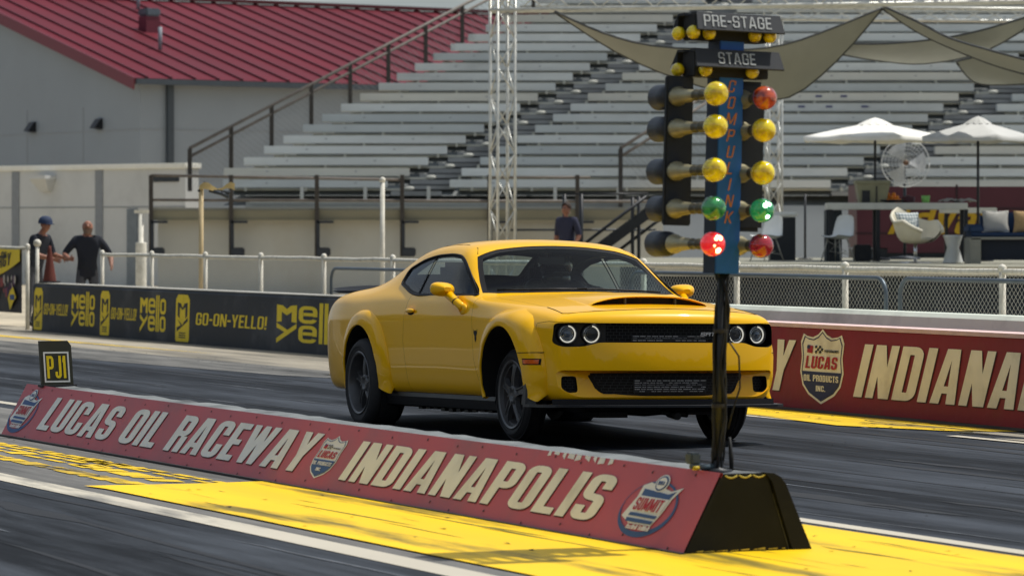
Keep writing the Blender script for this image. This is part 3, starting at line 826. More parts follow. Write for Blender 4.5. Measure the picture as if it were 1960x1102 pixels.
def chain_fence(label, s0, s1, n0, h, posts, cell=.075, z0=.05, w=.0035):
    f = thing('chain_link_fence', label, 'fence', trk(s0, n0), TROT)
    for s_ in posts:
        b = MB(); b.tube([(s_ - s0, 0, 0), (s_ - s0, 0, h + .03)], .032, 8); b.ball((s_ - s0, 0, h + .03), .042, 8, 5); b.build('post', M_fpost, f)
    b = MB(); rnd = random.Random(int(s1 * 10))
    n = int((s1 - s0) / .6)
    b.tube([((s1 - s0) * i / n, 0, h + rnd.uniform(-.006, .006)) for i in range(n + 1)], .027, 8); b.build('top_rail', M_fpost, f)
    b = MB(); mesh_wires(b, 0, s1 - s0, z0, h - .02, lambda x, z, k: (x, -.035 + .003 * k, z), cell, w)
    # knuckled wire ends along the rail
    for i in range(int((s1 - s0) / (cell * 1.2))):
        x = i * cell * 1.2; b.add([(x, -.03, h - .02), (x + .02, -.03, h + .035), (x + .026, -.03, h + .03), (x + .008, -.03, h - .02)], [(0, 1, 2, 3)])
    b.build('wire_mesh', M_wire, f, fixn=False)
    return f
chain_fence('white chain link fence running behind the black wall and on behind the car', -53.2, -22.5, 17.6, 1.165,
            [-53.2, -50.9, -48.6, -46.4, -44.1, -41.8, -39.5, -37.2, -34.9, -32.8, -30.6, -27.8, -25.4, -22.6], z0=.03, cell=.065, w=.003)
gf = chain_fence('taller white chain link fence carrying the yellow banner at the left edge', -58.6, -54.1, 16.72, 1.262, [-58.5, -56.3, -54.17], z0=.15)
b = MB(); mesh_wires(b, 4.5, 4.95, .28, 1.24, lambda x, z, k: (x, .01 + .003 * k, z), .05, .006); b.build('wire_mesh', M_steel, gf, fixn=False)
b = MB(); b.tube([(4.93, .0, .0), (4.93, .0, 1.33)], .03, 8); b.ball((4.93, 0, 1.34), .06, 10, 6); b.build('post', M_fpost, gf)

bn = thing('banner', 'yellow and black advertising banner tied to the fence at the left edge', 'banner', trk(-55.6, 16.66), TROT)
M_bk = mat('banner_black', lin((38, 36, 42)), .6, var=.5, scale=3)
b = MB(); b.grid([[(-2.6 + 3.9 * i / 16, .012 * sin(i * 1.3), z) for z in (.26, .6, .95, 1.24)] for i in range(17)]); b.build('cloth', M_bk, bn)
b = MB()
arc = [(-.6 + 1.88 * i / 14, 1.24) for i in range(15)] + [(1.28 - 1.88 * i / 14, .76 + .30 * (1 - i / 14) ** 1.6) for i in range(15)]
put_polys(b, [arc], lambda x, y: (x, -.018, y)); b.build('yellow_field', SYEL, bn)
b = MB(); put_text(b, 'ENERGY', lambda x, y: (x, -.023, .86 + y + (x + .6) * .10), .19, .25, 0, -.45, .0, width=1.25); put_text(b, 'OF', lambda x, y: (x, -.023, 1.10 + y), .1, .25, 0, .3, 0, width=.3); b.build('lettering', M_bk, bn)
b = MB(); rnd = random.Random(3)
for i in range(26):
    x, z, q = rnd.uniform(-.4, 1.1), rnd.uniform(.52, .80), rnd.uniform(.04, .10)
    b.add([(x + q * cos(k * 1.26) * .8, -.019 - .0004 * i, z + q * sin(k * 1.26)) for k in range(5)], [list(range(5))], i % 3)
b.build('printed_crowd', [mat('print_red', lin((150, 70, 66)), .7), mat('print_pale', lin((180, 170, 160)), .7), mat('print_plum', lin((80, 50, 80)), .7)], bn)
b = MB(); put_polys(b, [[(.92, .30), (1.08, .42), (1.24, .5), (1.08, .66), (.92, .60), (.80, .47)]], lambda x, y: (x - .1, -.034, y)); b.build('printed_badge', SYEL, bn)
b = MB(); b.add([(.82, -.038, .46), (1.06, -.038, .46), (1.06, -.038, .54), (.82, -.038, .54)], [(0, 1, 2, 3)]); b.build('badge_patch', SBLUE, bn)

def barricade(label, s0, s1, n0, h, bars):
    f = thing('crowd_barricade', label, 'barricade', trk(s0, n0), TROT, 'crowd barricades by the white fence')
    L = s1 - s0; r = .16; pth = [(0, 0, .02)]
    for a in range(7): pth.append((r - r * cos(a * pi / 12), 0, h - r + r * sin(a * pi / 12)))
    for a in range(7): pth.append((L - r + r * sin(a * pi / 12), 0, h - r + r * cos(a * pi / 12)))
    pth.append((L, 0, .02))
    b = MB(); b.tube(pth, .021, 8); b.tube([(0, 0, .2), (L, 0, .2)], .016, 8); b.build('frame', M_galv, f)
    for i in range(1, bars):
        x = L * i / bars; b = MB(); b.tube([(x, 0, .2), (x, 0, .62 if i % 2 else .62)], .008, 6)
        b.build('bar', M_galv, f)
    b = MB(); b.tube([(0, 0, .62), (L, 0, .62)], .01, 6); b.build('mid_rail', M_galv, f)
    for x in (.35, L - .35):
        b = MB(); b.bar((x, -.28, .015), (x, .28, .015), .05, .012); b.tube([(x, 0, .02), (x, 0, .2)], .016, 6); b.build('foot', M_galv, f)
    return f
barricade('long grey tube crowd barricade before the white fence right of the car', -34.1, -28.9, 17.05, 1.10, 26)
barricade('grey crowd barricade at the right edge in front of the white plastic barrier', -28.65, -25.4, 17.05, 1.10, 17)
barricade('short dark crowd barricade rising behind the rear wing of the car', -42.6, -40.1, 17.1, 1.06, 12)

wb = thing('plastic_barrier', 'white moulded water barrier lying behind the crowd barricade at the right edge', 'barrier', trk(-28.9, 17.3), TROT)
b = MB(); P = []
for i in range(25):
    x = i * .16; k = .06 * abs(sin(i * .8))
    P.append([(x, 0, .3), (x, .0, .64 - k), (x, .08, .72 - k), (x, .2, .72 - k), (x, .28, .64 - k), (x, .28, .3)])
b.grid(P); b.box(0, 3.84, .0, .28, 0.0, .3)
b.box(.0, .34, -.02, .3, 0, .76); b.build('body', mat('white_plastic', lin((212, 210, 202)), .5, var=.06), wb)

# poles by the fence
p_ = thing('pole', 'slim beige pole with a rag tied on top standing by the fence', 'pole', trk(-48.9, 18.4))
x0 = pt(385, 440, 53.5); p_.location = (x0.x, 53.5, 0)
b = MB(); b.tube([(0, 0, 0), (0, 0, 2.16)], .035, 8); b.build('shaft', mat('beige_pole', lin((190, 170, 130)), .7, var=.15), p_)
b = MB(); rnd = random.Random(6)
b.grid([[(-.02 + .52 * i / 8, -.04 * sin(i) - .05, 2.19 + .05 * sin(i * 1.1) - .035 * j * (1 + .5 * sin(i))) for j in range(3)] for i in range(9)]); b.build('rag', mat('tan_cloth', lin((200, 176, 120)), .8, var=.2), p_)
b = MB(); b.tube([(-.03, 0, 2.1), (0.05, -.03, 2.22), (.2, 0, 2.12), (.42, .02, 2.08)], .03, 8); b.tube([(.12, -.03, 2.12), (.3, -.02, 2.07), (.40, 0, 2.02)], .03, 8); b.build('bundle', M_steel, p_)
p_ = thing('pole', 'white post with a round cap standing in front of the grandstand walkway', 'pole', (pt(732, 440, 50).x, 50, 0))
b = MB(); b.tube([(0, 0, 0), (0, 0, 2.2)], .034, 10); b.ball((0, 0, 2.22), .045, 10, 6); b.build('shaft', M_fpost, p_)
p_ = thing('bollard', 'thick white round post with a flat top plate before the block building', 'bollard', (pt(270, 440, 66).x, 66, 0))
b = MB(); b.lathe([(.10, 0), (.10, 1.30), (.095, 1.315), (.045, 1.32), (.045, 1.83), (.001, 1.83)], seg=16); b.build('shaft', M_fpost, p_)
b = MB(); b.box(-.12, .14, -.03, .03, 1.84, 1.90); b.tube([(0, 0, 1.6), (0, 0, 1.86)], .02, 6); b.build('top_plate', M_fpost, p_)
cn = thing('traffic_cone', 'tall rust red cone standing on the end of the black wall', 'cone', trk(-53.3, 16.8, .735), TROT)
b = MB(); b.lathe([(.105, .03), (.10, .05), (.03, .50), (.022, .56), (.001, .57)], seg=18); b.build('cone_body', mat('rust_red_plastic', lin((92, 42, 32)), .8, var=.15), cn)
b = MB(); b.box(-.15, .15, -.13, .13, 0, .03, bev=.008); b.build('base', DARKMK, cn)

# ================================================================== people
SKIN = mat('skin', lin((146, 100, 80)), .55, var=.06)
NAVYC = mat('navy_shirt', lin((28, 32, 42)), .85, var=.15, scale=12)
GREYC = mat('grey_trousers', lin((70, 72, 78)), .85, var=.15, scale=12)
SHOE = mat('shoe_black', (0.02, 0.02, 0.02), .6)
HAIRM = mat('hair_brown', lin((52, 40, 34)), .8, var=.2, scale=40)
BEARD = mat('beard_grey', lin((120, 100, 88)), .85, var=.2, scale=40)
def skin_mesh(name, verts, edges, radii, labels, mats, parent, sub=2, root=0):
    me = bpy.data.meshes.new(name); me.from_pydata([tuple(v) for v in verts], edges, []); me.update()
    o = bpy.data.objects.new(name, me); COL.objects.link(o)
    md = o.modifiers.new('skin', 'SKIN'); md.use_smooth_shade = True
    sv = me.skin_vertices[0].data
    for i, r_ in enumerate(radii):
        sv[i].radius = (r_, r_) if not isinstance(r_, tuple) else r_
        sv[i].use_root = (i == root)
    sb = o.modifiers.new('sub', 'SUBSURF'); sb.levels = sub; sb.render_levels = sub
    dg = bpy.context.evaluated_depsgraph_get(); dg.update()
    m2 = bpy.data.meshes.new_from_object(o.evaluated_get(dg))
    o.modifiers.clear(); o.data = m2; bpy.data.meshes.remove(me)
    m2.name = name; m2.materials.clear()
    for m_ in mats: m2.materials.append(m_)
    V = [Vector(v) for v in verts]
    rad = [r_ if not isinstance(r_, tuple) else max(r_) for r_ in radii]
    for f in m2.polygons:
        c = f.center; best, bi = 1e9, 0
        for (i, j), lab in zip(edges, labels):
            a, b_ = V[i], V[j]; d = b_ - a; t = max(0, min(1, (c - a).dot(d) / max(d.length_squared, 1e-9)))
            q = (c - a - d * t).length - (rad[i] * (1 - t) + rad[j] * t)
            if q < best: best, bi = q, lab
        f.material_index = bi; f.use_smooth = True
    o.parent = parent
    return o

def person(label, loc, rotz, pose=None, mats=None, hair='short', beard=False, cap=None, lean=0.0, scale=1.0, short_sleeves=True, group=None):
    """a standing figure facing its own -y; pose overrides joints"""
    J = dict(pelvis=(0, 0, .95), waist=(0, 0, 1.10), chest=(0, -.01, 1.32), neck=(0, .01, 1.50), throat=(0, -.005, 1.57), chin=(0, -.045, 1.60), face=(0, -.02, 1.66), crown=(0, .005, 1.755),
             shl=(.19, .0, 1.44), shr=(-.19, .0, 1.44), ell=(.26, .03, 1.15), elr=(-.26, .03, 1.15), wrl=(.27, -.06, .90), wrr=(-.27, -.06, .90),
             hal=(.27, -.09, .82), har=(-.27, -.09, .82), hil=(.10, 0, .92), hir=(-.10, 0, .92), knl=(.12, -.02, .50), knr=(-.12, -.02, .50),
             anl=(.13, .02, .09), anr=(-.13, .02, .09), tol=(.14, -.14, .035), tor=(-.14, -.14, .035), nose=(0, -.125, 1.655), earl=(.085, .005, 1.65), earr=(-.085, .005, 1.65))
    if pose: J.update(pose)
    if lean:
        for k in ('chest', 'neck', 'throat', 'chin', 'face', 'crown', 'shl', 'shr', 'nose', 'earl', 'earr', 'waist'):
            x, y, z = J[k]; J[k] = (x, y - lean * max(0, z - .95), z - lean * lean * .4 * max(0, z - .95))
    RAD = dict(pelvis=(.155, .115), waist=(.145, .11), chest=(.165, .12), neck=.058, throat=.055, chin=.06, face=(.082, .095), crown=.062, shl=.085, shr=.085, ell=.056, elr=.056, wrl=.03, wrr=.03,
               hal=(.038, .02), har=(.038, .02), hil=.095, hir=.095, knl=.062, knr=.062, anl=.042, anr=.042, tol=.035, tor=.035, nose=.012, earl=.016, earr=.016)
    names = list(J); ix = {k: i for i, k in enumerate(names)}
    S, T, F, K = 1, 2, 0, 3
    E = [('pelvis', 'waist', S), ('waist', 'chest', S), ('chest', 'neck', S), ('neck', 'throat', F), ('throat', 'chin', F), ('chin', 'face', F), ('face', 'crown', F), ('face', 'nose', F), ('face', 'earl', F), ('face', 'earr', F),
         ('chest', 'shl', S), ('chest', 'shr', S), ('shl', 'ell', S), ('shr', 'elr', S), ('ell', 'wrl', F if short_sleeves else S), ('elr', 'wrr', F if short_sleeves else S), ('wrl', 'hal', F), ('wrr', 'har', F),
         ('pelvis', 'hil', T), ('pelvis', 'hir', T), ('hil', 'knl', T), ('hir', 'knr', T), ('knl', 'anl', T), ('knr', 'anr', T), ('anl', 'tol', K), ('anr', 'tor', K)]
    V = [Vector(J[k]) * scale for k in names]; rr = [RAD[k] for k in names]
    rr = [tuple(q * scale for q in r_) if isinstance(r_, tuple) else r_ * scale for r_ in rr]
    ed = [(ix[a], ix[b_]) for a, b_, _ in E]; lab = [q for _, _, q in E]
    # five fingers on each hand
    for w_, h_, sd in (('wrl', 'hal', 1), ('wrr', 'har', -1)):
        w, h = Vector(J[w_]) * scale, Vector(J[h_]) * scale
        d = (h - w).normalized(); side = d.cross(Vector((sd, .2, 0))).normalized()
        if side.length < .1: side = Vector((0, 1, 0))
        curl = d.cross(side).normalized()
        for k, (off, ln) in enumerate(((-.03, .065), (-.01, .078), (.011, .072), (.03, .055))):
            a = h + side * off * scale + d * .015 * scale; q1 = a + d * ln * .55 * scale + curl * .006 * sd; q2 = q1 + d * ln * .4 * scale + curl * .022 * sd
            i0 = len(V); V += [a, q1, q2]; rr += [.0095 * scale, .0088 * scale, .007 * scale]
            ed += [(ix[h_], i0), (i0, i0 + 1), (i0 + 1, i0 + 2)]; lab += [F] * 3
        a = h + side * -.036 * scale - d * .03 * scale; q1 = a + (d * .03 - side * .03) * scale; i0 = len(V)
        V += [a, q1]; rr += [.012 * scale, .009 * scale]; ed += [(ix[h_], i0), (i0, i0 + 1)]; lab += [F] * 2
    root = thing('person', label, 'person', loc, rotz, group)
    skin_mesh('body', V, ed, rr, lab, mats or [SKIN, NAVYC, GREYC, SHOE], root, 2, ix['pelvis'])
    f = Vector(J['face']) * scale; c_ = Vector(J['crown']) * scale; fw = (Vector(J['nose']) * scale - f); fw.z = 0; fw.normalize(); sdv = Vector((-fw.y, fw.x, 0))
    b = MB()
    for k in (1, -1): b.ball(f + fw * .088 * scale + sdv * .032 * k * scale + Vector((0, 0, .018)), .011, 8, 5)
    b.build('eyes', DARKMK, root)
    b = MB(); m_ = f + fw * .086 * scale + Vector((0, 0, -.055)); b.bar(m_ - sdv * .024, m_ + sdv * .024, .012, .006); b.build('mouth', mat('lips', lin((130, 76, 70)), .6), root)
    az = atan2(fw.y, fw.x)
    if hair == 'short':
        b = MB(); Mh = Matrix.Translation(f + Vector((0, 0, .03)) - fw * .012) @ Matrix.Rotation(az, 4, 'Z')
        P = []
        for i in range(9):
            th = pi * .60 * i / 8; row = []
            for j in range(20):
                a = 2 * pi * j / 20; front = max(0, cos(a)); t2 = th * (1 - .58 * front)
                row.append(Mh @ Vector((.102 * sin(t2) * cos(a), .092 * sin(t2) * sin(a), .104 * cos(t2))))
            P.append(row)
        b.grid(P, closed=True); b.build('hair', HAIRM, root)
    if beard:
        b = MB(); Mh = Matrix.Translation(f + Vector((0, 0, -.045))) @ Matrix.Rotation(az, 4, 'Z')
        b.grid([[Mh @ Vector(((.098 - .02 * abs(k) / 4 - .012 * i) * cos(k * .3), (.088 - .008 * i) * sin(k * .3), -.028 * i + .01)) for k in range(-4, 5)] for i in range(4)]); b.build('beard', BEARD, root)
    if cap:
        b = MB(); Mh = Matrix.Translation(f + Vector((0, 0, .035))) @ Matrix.Rotation(az, 4, 'Z')
        b.lathe([(.116, -.01), (.115, .03), (.10, .075), (.06, .108), (.001, .116)], Mh, 18)
        P = [[Mh @ Vector(((.10 + .09 * i) * cos(k * .28), (.108 - .012 * i) * sin(k * .28) * 1.0, -.006 - .012 * i)) for k in range(-4, 5)] for i in range(2)]
        b.grid(P); b.grid([[v + Vector((0, 0, -.006)) for v in r_] for r_ in P]); b.build('cap', cap, root)
    return root
CAPB = mat('navy_cap', lin((40, 54, 82)), .8, var=.1)
q = pt(64, 440, 58.5)
person('man in a blue cap leaning on the fence by the rust red cone', (q.x, 58.5, -.02), R(62), lean=.30, cap=CAPB, hair='none',
       pose=dict(ell=(.24, -.22, 1.16), wrl=(.17, -.44, 1.12), hal=(.16, -.52, 1.10), elr=(-.24, -.22, 1.16), wrr=(-.12, -.45, 1.10), har=(-.10, -.53, 1.08), knl=(.12, -.05, .50), anl=(.13, .12, .09), tol=(.14, -.05, .035)))
q = pt(167, 440, 57.0)
person('bald bearded man in a dark shirt with both hands on the white fence', (q.x, 57.0, -.06), R(10), hair='none', beard=True, scale=1.0, lean=.10,
       pose=dict(ell=(.36, -.02, 1.20), wrl=(.36, -.22, 1.05), hal=(.36, -.30, 1.03), elr=(-.36, -.04, 1.22), wrr=(-.29, -.26, 1.15), har=(-.25, -.33, 1.15)))
q = pt(1085, 440, 69.0)
NAVY2 = mat('slate_blue_shirt', lin((44, 46, 66)), .85, var=.15, scale=12)
person('dark haired man in a navy polo shirt standing at the foot of the black stairs', (q.x, 69.0, .275), R(-38), hair='short', mats=[SKIN, NAVY2, GREYC, SHOE],
       pose=dict(ell=(.26, .05, 1.16), elr=(-.26, .04, 1.16), wrl=(.25, -.10, .96)))

# ================================================================== pale block building on the left
M_blk = mat('pale_block_wall', lin((204, 205, 203)), .85, var=.06, scale=1.0, bump=.2, bscale=10, dirt=lin((140, 140, 138)), dirt_amt=.45, dirt_scale=.5)
M_white = mat('white_trim', lin((236, 234, 224)), .6, var=.04)
M_pil = mat('pilaster_grey', lin((140, 144, 148)), .8, var=.08)
C0 = Vector((pt(355, 440, 100).x, 100, 0))
pb = thing('block_wall_building', 'low pale block building with a bright white cap left of the grandstand', 'building', C0, R(-40.9))
b = MB(); b.box(-24, 0, 0, .5, 0, 3.22); b.build('wall', M_blk, pb)
b = MB(); b.box(-24, .06, -.07, .57, 3.22, 3.37, bev=.02); b.build('cap', M_white, pb)
for x in (-7.1, -3.6, -10.6, -14.2):
    b = MB(); b.box(x, x + .30, -.03, .0, 0, 3.2); b.build('pilaster', M_pil, pb)
b = MB(); b.box(-24, 0, -.012, 0, 2.16, 2.19); b.build('wall_joint', M_pil, pb)
b = MB(); b.box(-2.3, -1.88, -.04, -.003, 0, 2.12); b.build('door', mat('door_grey', lin((120, 128, 134)), .6), pb)
wlp = MB(); wlp.box(-5.95, -5.25, -.42, 0, 2.98, 3.08); wlp.add([(-5.95, -.40, 2.98), (-5.25, -.40, 2.98), (-5.25, -.02, 2.98), (-5.95, -.02, 2.98), (-5.8, -.1, 2.62), (-5.45, -.1, 2.62), (-5.45, -.0, 2.62), (-5.8, -.0, 2.62)], [(0, 1, 5, 4), (1, 2, 6, 5), (2, 3, 7, 6), (3, 0, 4, 7), (4, 5, 6, 7)])
wlp.build('wall_light', M_blk, pb)
b = MB(); b.box(-1.3, -.25, -.03, -.002, 2.86, 3.02); b.build('wall_plate', M_steel, pb)

# ================================================================== big building with the red metal roof
M_wallg = mat('grey_metal_siding', lin((138, 146, 154)), .6, var=.05, scale=.5, dirt=lin((120, 124, 128)), dirt_amt=.35, dirt_scale=.25)
M_roof = mat('red_metal_roof', lin((96, 18, 34)), .6, var=.14, scale=.4, stretch=(1, .3, 1), spec=.2, dirt=lin((84, 34, 46)), dirt_amt=.5, dirt_scale=.35)
M_gut = mat('slate_gutter', lin((62, 70, 78)), .5, var=.1)
GB = Vector((pt(268, 440, 130).x, 130, 0))
hb = thing('metal_building', 'big grey building with a sloping red metal roof behind the grandstand', 'building', GB, R(35))
EV, SL, HW, LEN = 6.93, .27, 13.5, 62.0       # eaves height, slope, half width, length; local x along the eaves, y away
b = MB()
b.add([(0, 0, 0), (0, 2 * HW, 0), (0, 2 * HW, EV), (0, HW, EV + HW * SL), (0, 0, EV), (LEN, 0, 0), (LEN, 2 * HW, 0), (LEN, 2 * HW, EV), (LEN, HW, EV + HW * SL), (LEN, 0, EV)],
      [(0, 1, 2, 3, 4), (5, 9, 8, 7, 6), (0, 4, 9, 5), (1, 6, 7, 2)])
b.build('wall', M_wallg, hb)
ov = .45
b = MB()
def roofz(y): return EV + .10 + SL * (y if y < HW else 2 * HW - y)
P = [[(x, y, roofz(y)) for y in (-ov, HW, 2 * HW + ov)] for x in (-ov, LEN)]
b.grid(P, smooth=False); b.grid([[(x, y, z - .07) for x, y, z in r_] for r_ in P], smooth=False)
rf = b.build('roof', M_roof, hb)
b = MB(); k = 0; x = -ov + .5
while x < LEN:
    for y0, y1 in ((-ov, HW),):
        b.bar((x, y0, roofz(y0) + .03), (x, y1, roofz(y1) + .03), .06, .085)
    x += .98
b.build('roof_seam', mat('roof_seam_red', lin((84, 20, 32)), .5, var=.1), rf)
b = MB(); b.bar((-ov, HW, roofz(HW) + .10), (LEN, HW, roofz(HW) + .10), .6, .12); b.build('ridge_cap', mat('roof_seam_red', (.2, .05, .06)), rf)
b = MB(); b.bar((-ov - .03, -ov, roofz(-ov) - .20), (-ov - .03, HW, roofz(HW) - .20), .06, .42); b.bar((-ov - .03, HW, roofz(HW) - .20), (-ov - .03, 2 * HW + ov, roofz(-ov) - .20), .06, .42)
b.build('rake_trim', mat('dark_red_trim', lin((104, 36, 52)), .5, var=.08), hb)
b = MB(); b.box(-ov, LEN, -ov - .16, -ov - .01, roofz(-ov) - .22, roofz(-ov) - .02); b.build('gutter', M_gut, hb)
b = MB(); b.box(1.05, 1.30, -.16, -.01, 0, EV - .05); b.build('downpipe', M_gut, hb)
b = MB()
for z in (3.3, 5.1): b.box(-.012, 0, .0, 2 * HW, z, z + .03); b.box(0, LEN, -.012, 0, z, z + .03)
for y in (4.2, 8.6, 13): b.box(-.012, 0, y, y + .03, 0, 6)
b.build('siding_joint', M_pil, hb)
for y in (2.95, 8.1):
    b = MB(); b.add([(-.34, y - .2, 5.22), (-.34, y + .2, 5.22), (0, y + .2, 5.17), (0, y - .2, 5.17), (-.1, y - .2, 5.55), (-.1, y + .2, 5.55), (0, y + .2, 5.57), (0, y - .2, 5.57)], [(0, 1, 5, 4), (1, 2, 6, 5), (3, 0, 4, 7), (4, 5, 6, 7), (0, 3, 2, 1)])
    b.build('wall_light', mat('lamp_black', (0.015, 0.016, 0.02), .4), hb)
b = MB(); b.box(4.35, 4.95, 7.3, 7.9, roofz(7.3) - .1, roofz(7.6) + .55); b.build('vent_box', mat('dark_red_trim', (.1, .02, .03)), rf)
b = MB(); b.box(4.32, 4.98, 7.27, 7.93, roofz(7.6) + .55, roofz(7.6) + .85, bev=.06); b.build('vent_cowl', M_galv, rf)
b = MB(); b.tube([(3.25, 4.3, roofz(4.3)), (3.25, 4.3, roofz(4.3) + .85)], .075, 8); b.build('vent_pipe', M_wallg, rf)
b = MB(); b.tube([(6.4, 11.6, roofz(11.6)), (6.4, 11.6, roofz(11.6) + .7)], .075, 8); b.build('vent_pipe', M_wallg, rf)

# ================================================================== grandstand
M_alu = mat('bench_aluminium', lin((196, 196, 190)), .5, metal=.15, var=.08, scale=2.0, stretch=(.3, 1, 1), dirt=lin((150, 150, 146)), dirt_amt=.35, dirt_scale=.7)
M_deck = mat('walkway_board', lin((140, 140, 132)), .8, var=.2, scale=3, stretch=(.1, 1, 1))
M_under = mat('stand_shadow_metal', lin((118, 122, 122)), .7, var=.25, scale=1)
M_rail = mat('brown_rail', lin((106, 99, 92)), .6, var=.2, scale=5)
M_post = mat('dark_post', lin((58, 54, 50)), .6, var=.2, scale=5)
gs = thing('grandstand', 'large aluminium bleacher grandstand rising behind the track', 'grandstand', (0, 95, 0))
D0, RUN, RISE, Z0, SHX = 95.0, .563, .2986, 3.14, .482
NR = 23
def rowx(u, i): return (u - 980) / FPX * D0 + SHX * i
ROWL = []
RB = random.Random(77)
ALUS = [mat('bench_aluminium_%s' % nm, lin(c_), .5, metal=.15, var=.10, scale=1.6, stretch=(.25, 1, 1), dirt=lin((120, 120, 116)), dirt_amt=.5, dirt_scale=.8) for nm, c_ in (('pale', (206, 210, 209)), ('mid', (194, 199, 199)), ('dull', (180, 186, 187)), ('warm', (200, 199, 190)))]
for i in range(-1, NR):
    y, z = i * RUN, Z0 + i * RISE
    secs = [(428, 783), (883, 1622), (1728, 2300)]
    if i < 0: secs = [(452, 778), (883, 1622), (1728, 2300)]
    for a, c_ in secs:
        xa, xb = rowx(a, i), rowx(c_, i)
        if i < 0: xa, xb = rowx(a, 0) - .3, rowx(c_, i)
        b = MB(); b.box(xa, xb, y, y + .26, z - .205, z, bev=.012)
        # bolt plates
        x = xa + 1.1
        while x < xb - .3:
            b.box(x, x + .06, y - .008, y, z - .10, z - .075, 1); x += 2.3
        b.build('bench', [ALUS[RB.choice((0, 0, 1, 1, 2, 3))], M_pil], gs, M=Matrix.Translation((0, 0, RB.uniform(-.006, .006))) @ Matrix.Rotation(RB.uniform(-.0009, .0009), 4, 'Y'))
        b = MB()
        b.box(xa + .25, xb + (.62 if a < 1700 else .3), y + .28, y + .60, z - .285, z - .232)
        x = xa + .55
        while x < xb:
            b.box(x, x + .06, y + .02, y + .30, z - .30, z - .206); b.box(x + 1.55, x + 1.61, y + .02, y + .3, z - .30, z - .206)
            x += 4.0
        x = xb + (.56 if a < 1700 else .3)
        b.ball((x, y + .3, z - .23), .075, 10, 6, sc=(2.0, 1, .75))
        ROWL.append((b,))
fb = MB()
for (q,) in ROWL:
    o_ = len(fb.v); fb.v += q.v; fb.f += [[k + o_ for k in f] for f in q.f]; fb.m += q.m; fb.sm += q.sm
fb.build('footboards', mat('footboard_aluminium', lin((176, 176, 166)), .55, metal=.1, var=.15, scale=2), gs)
# sloping understructure and aisle steps
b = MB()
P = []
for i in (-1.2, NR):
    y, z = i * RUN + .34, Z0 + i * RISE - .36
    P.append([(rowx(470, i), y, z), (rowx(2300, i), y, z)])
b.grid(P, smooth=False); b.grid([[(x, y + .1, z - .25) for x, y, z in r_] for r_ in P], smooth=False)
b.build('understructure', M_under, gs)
for a, c_ in ((783, 883), (1622, 1728)):
    b = MB()
    for i in range(-1, NR):
        for hh in (0, .5):
            y, z = (i + hh) * RUN, Z0 + (i + hh) * RISE - .27
            b.box(rowx(a + 2, i + hh), rowx(c_ + (6 if hh else -2), i + hh), y + .02, y + .26, z - .15 + (.02 if hh else 0), z - .03)
    b.build('aisle_steps', mat('dark_step', lin((132, 134, 134)), .7, var=.3, scale=3, stretch=(.3, 1, 1)), gs)
# side railing on the left flank
def side_rail(pa, pb_, n, drop, name, m2=None, mesh=True, gap=.22):
    pa, pb_ = Vector(pa), Vector(pb_); b = MB()
    b.tube([pa, pb_], .045, 8); b.tube([pa - Vector((0, 0, gap)), pb_ - Vector((0, 0, gap))], .04, 8)
    b.build(name, M_rail, gs)
    for i in range(n + 1):
        p = pa + (pb_ - pa) * i / n; b = MB(); b.box(p.x - .055, p.x + .055, p.y - .05, p.y + .05, p.z - drop, p.z - .02); b.build(name + '_post', M_post, gs)
    if mesh:
        b = MB(); L = (pb_ - pa); ln = Vector((L.x, L.y, 0)).length
        def F(x, z, k):
            t = x / ln; q = pa + L * t; return (q.x, q.y + .06, q.z - drop + z)
        mesh_wires(b, 0, ln, 0, drop - gap, F, .16, .006); b.build(name + '_mesh', mat('dull_wire', lin((120, 122, 122)), .6), gs, fixn=False)
side_rail((-8.36, -.1, 3.66), (2.6, 10.9, 10.15), 11, 1.12, 'flank_railing')
vx = (1190 - 980) / FPX * 92
side_rail((vx, -2.0, 3.62), (vx + 2.9, 1.6, 5.45), 2, 1.5, 'gangway_railing')
# walkway in front of the first row: deck, fascia wall, posts and rails
WY = -7.0
WD = 95 + WY
def wx(u): return (u - 980) / FPX * WD
b = MB()
for k in range(7): b.box(wx(292), wx(1250), WY + k * .9, WY + k * .9 + .86, 2.02, 2.07)
b.build('walkway', M_deck, gs)
b = MB(); b.box(wx(292), wx(1250), WY - .05, WY + .04, 1.80, 2.015); b.box(wx(292), wx(1250), WY - .08, WY + .02, 1.77, 1.80); b.build('edge_beam', mat('olive_beam', lin((128, 124, 104)), .7, var=.15, scale=2, stretch=(.2, 1, 1)), gs)
b = MB()
for k in range(2):
    z = 2.12 + k * .10
    b.box(wx(440), wx(1255), -1.9 + k * .16, -1.84 + k * .16, z - .06, z + .03)
b.box(wx(440), wx(1255), .45, .5, 2.05, 2.80)
b.build('riser_board', mat('riser_grey', lin((150, 152, 148)), .7, var=.2, scale=2, stretch=(.1, 1, 1)), gs)
b = MB(); b.box(wx(448), wx(1240), -1.75, -1.45, 2.24, 2.31); b.build('step_board', M_alu, gs)
for x in range(6):
    b = MB(); u = 545 + x * 130; b.box(wx(u), wx(u) + .09, -.62, -.52, 2.25, 2.66); b.build('bench_support', M_alu, gs)
    b = MB(); b.box(wx(u - 30), wx(u - 30) + .1, -1.65, -1.55, 2.07, 2.24); b.build('bench_support', M_alu, gs)
b = MB(); b.box(wx(300), wx(1270), WY + .3, WY + .5, 0, 1.79); b.build('front_wall', mat('cream_front_wall', lin((188, 188, 180)), .8, var=.05, scale=1.0, dirt=lin((160, 152, 132)), dirt_amt=.5, dirt_scale=.5), gs)
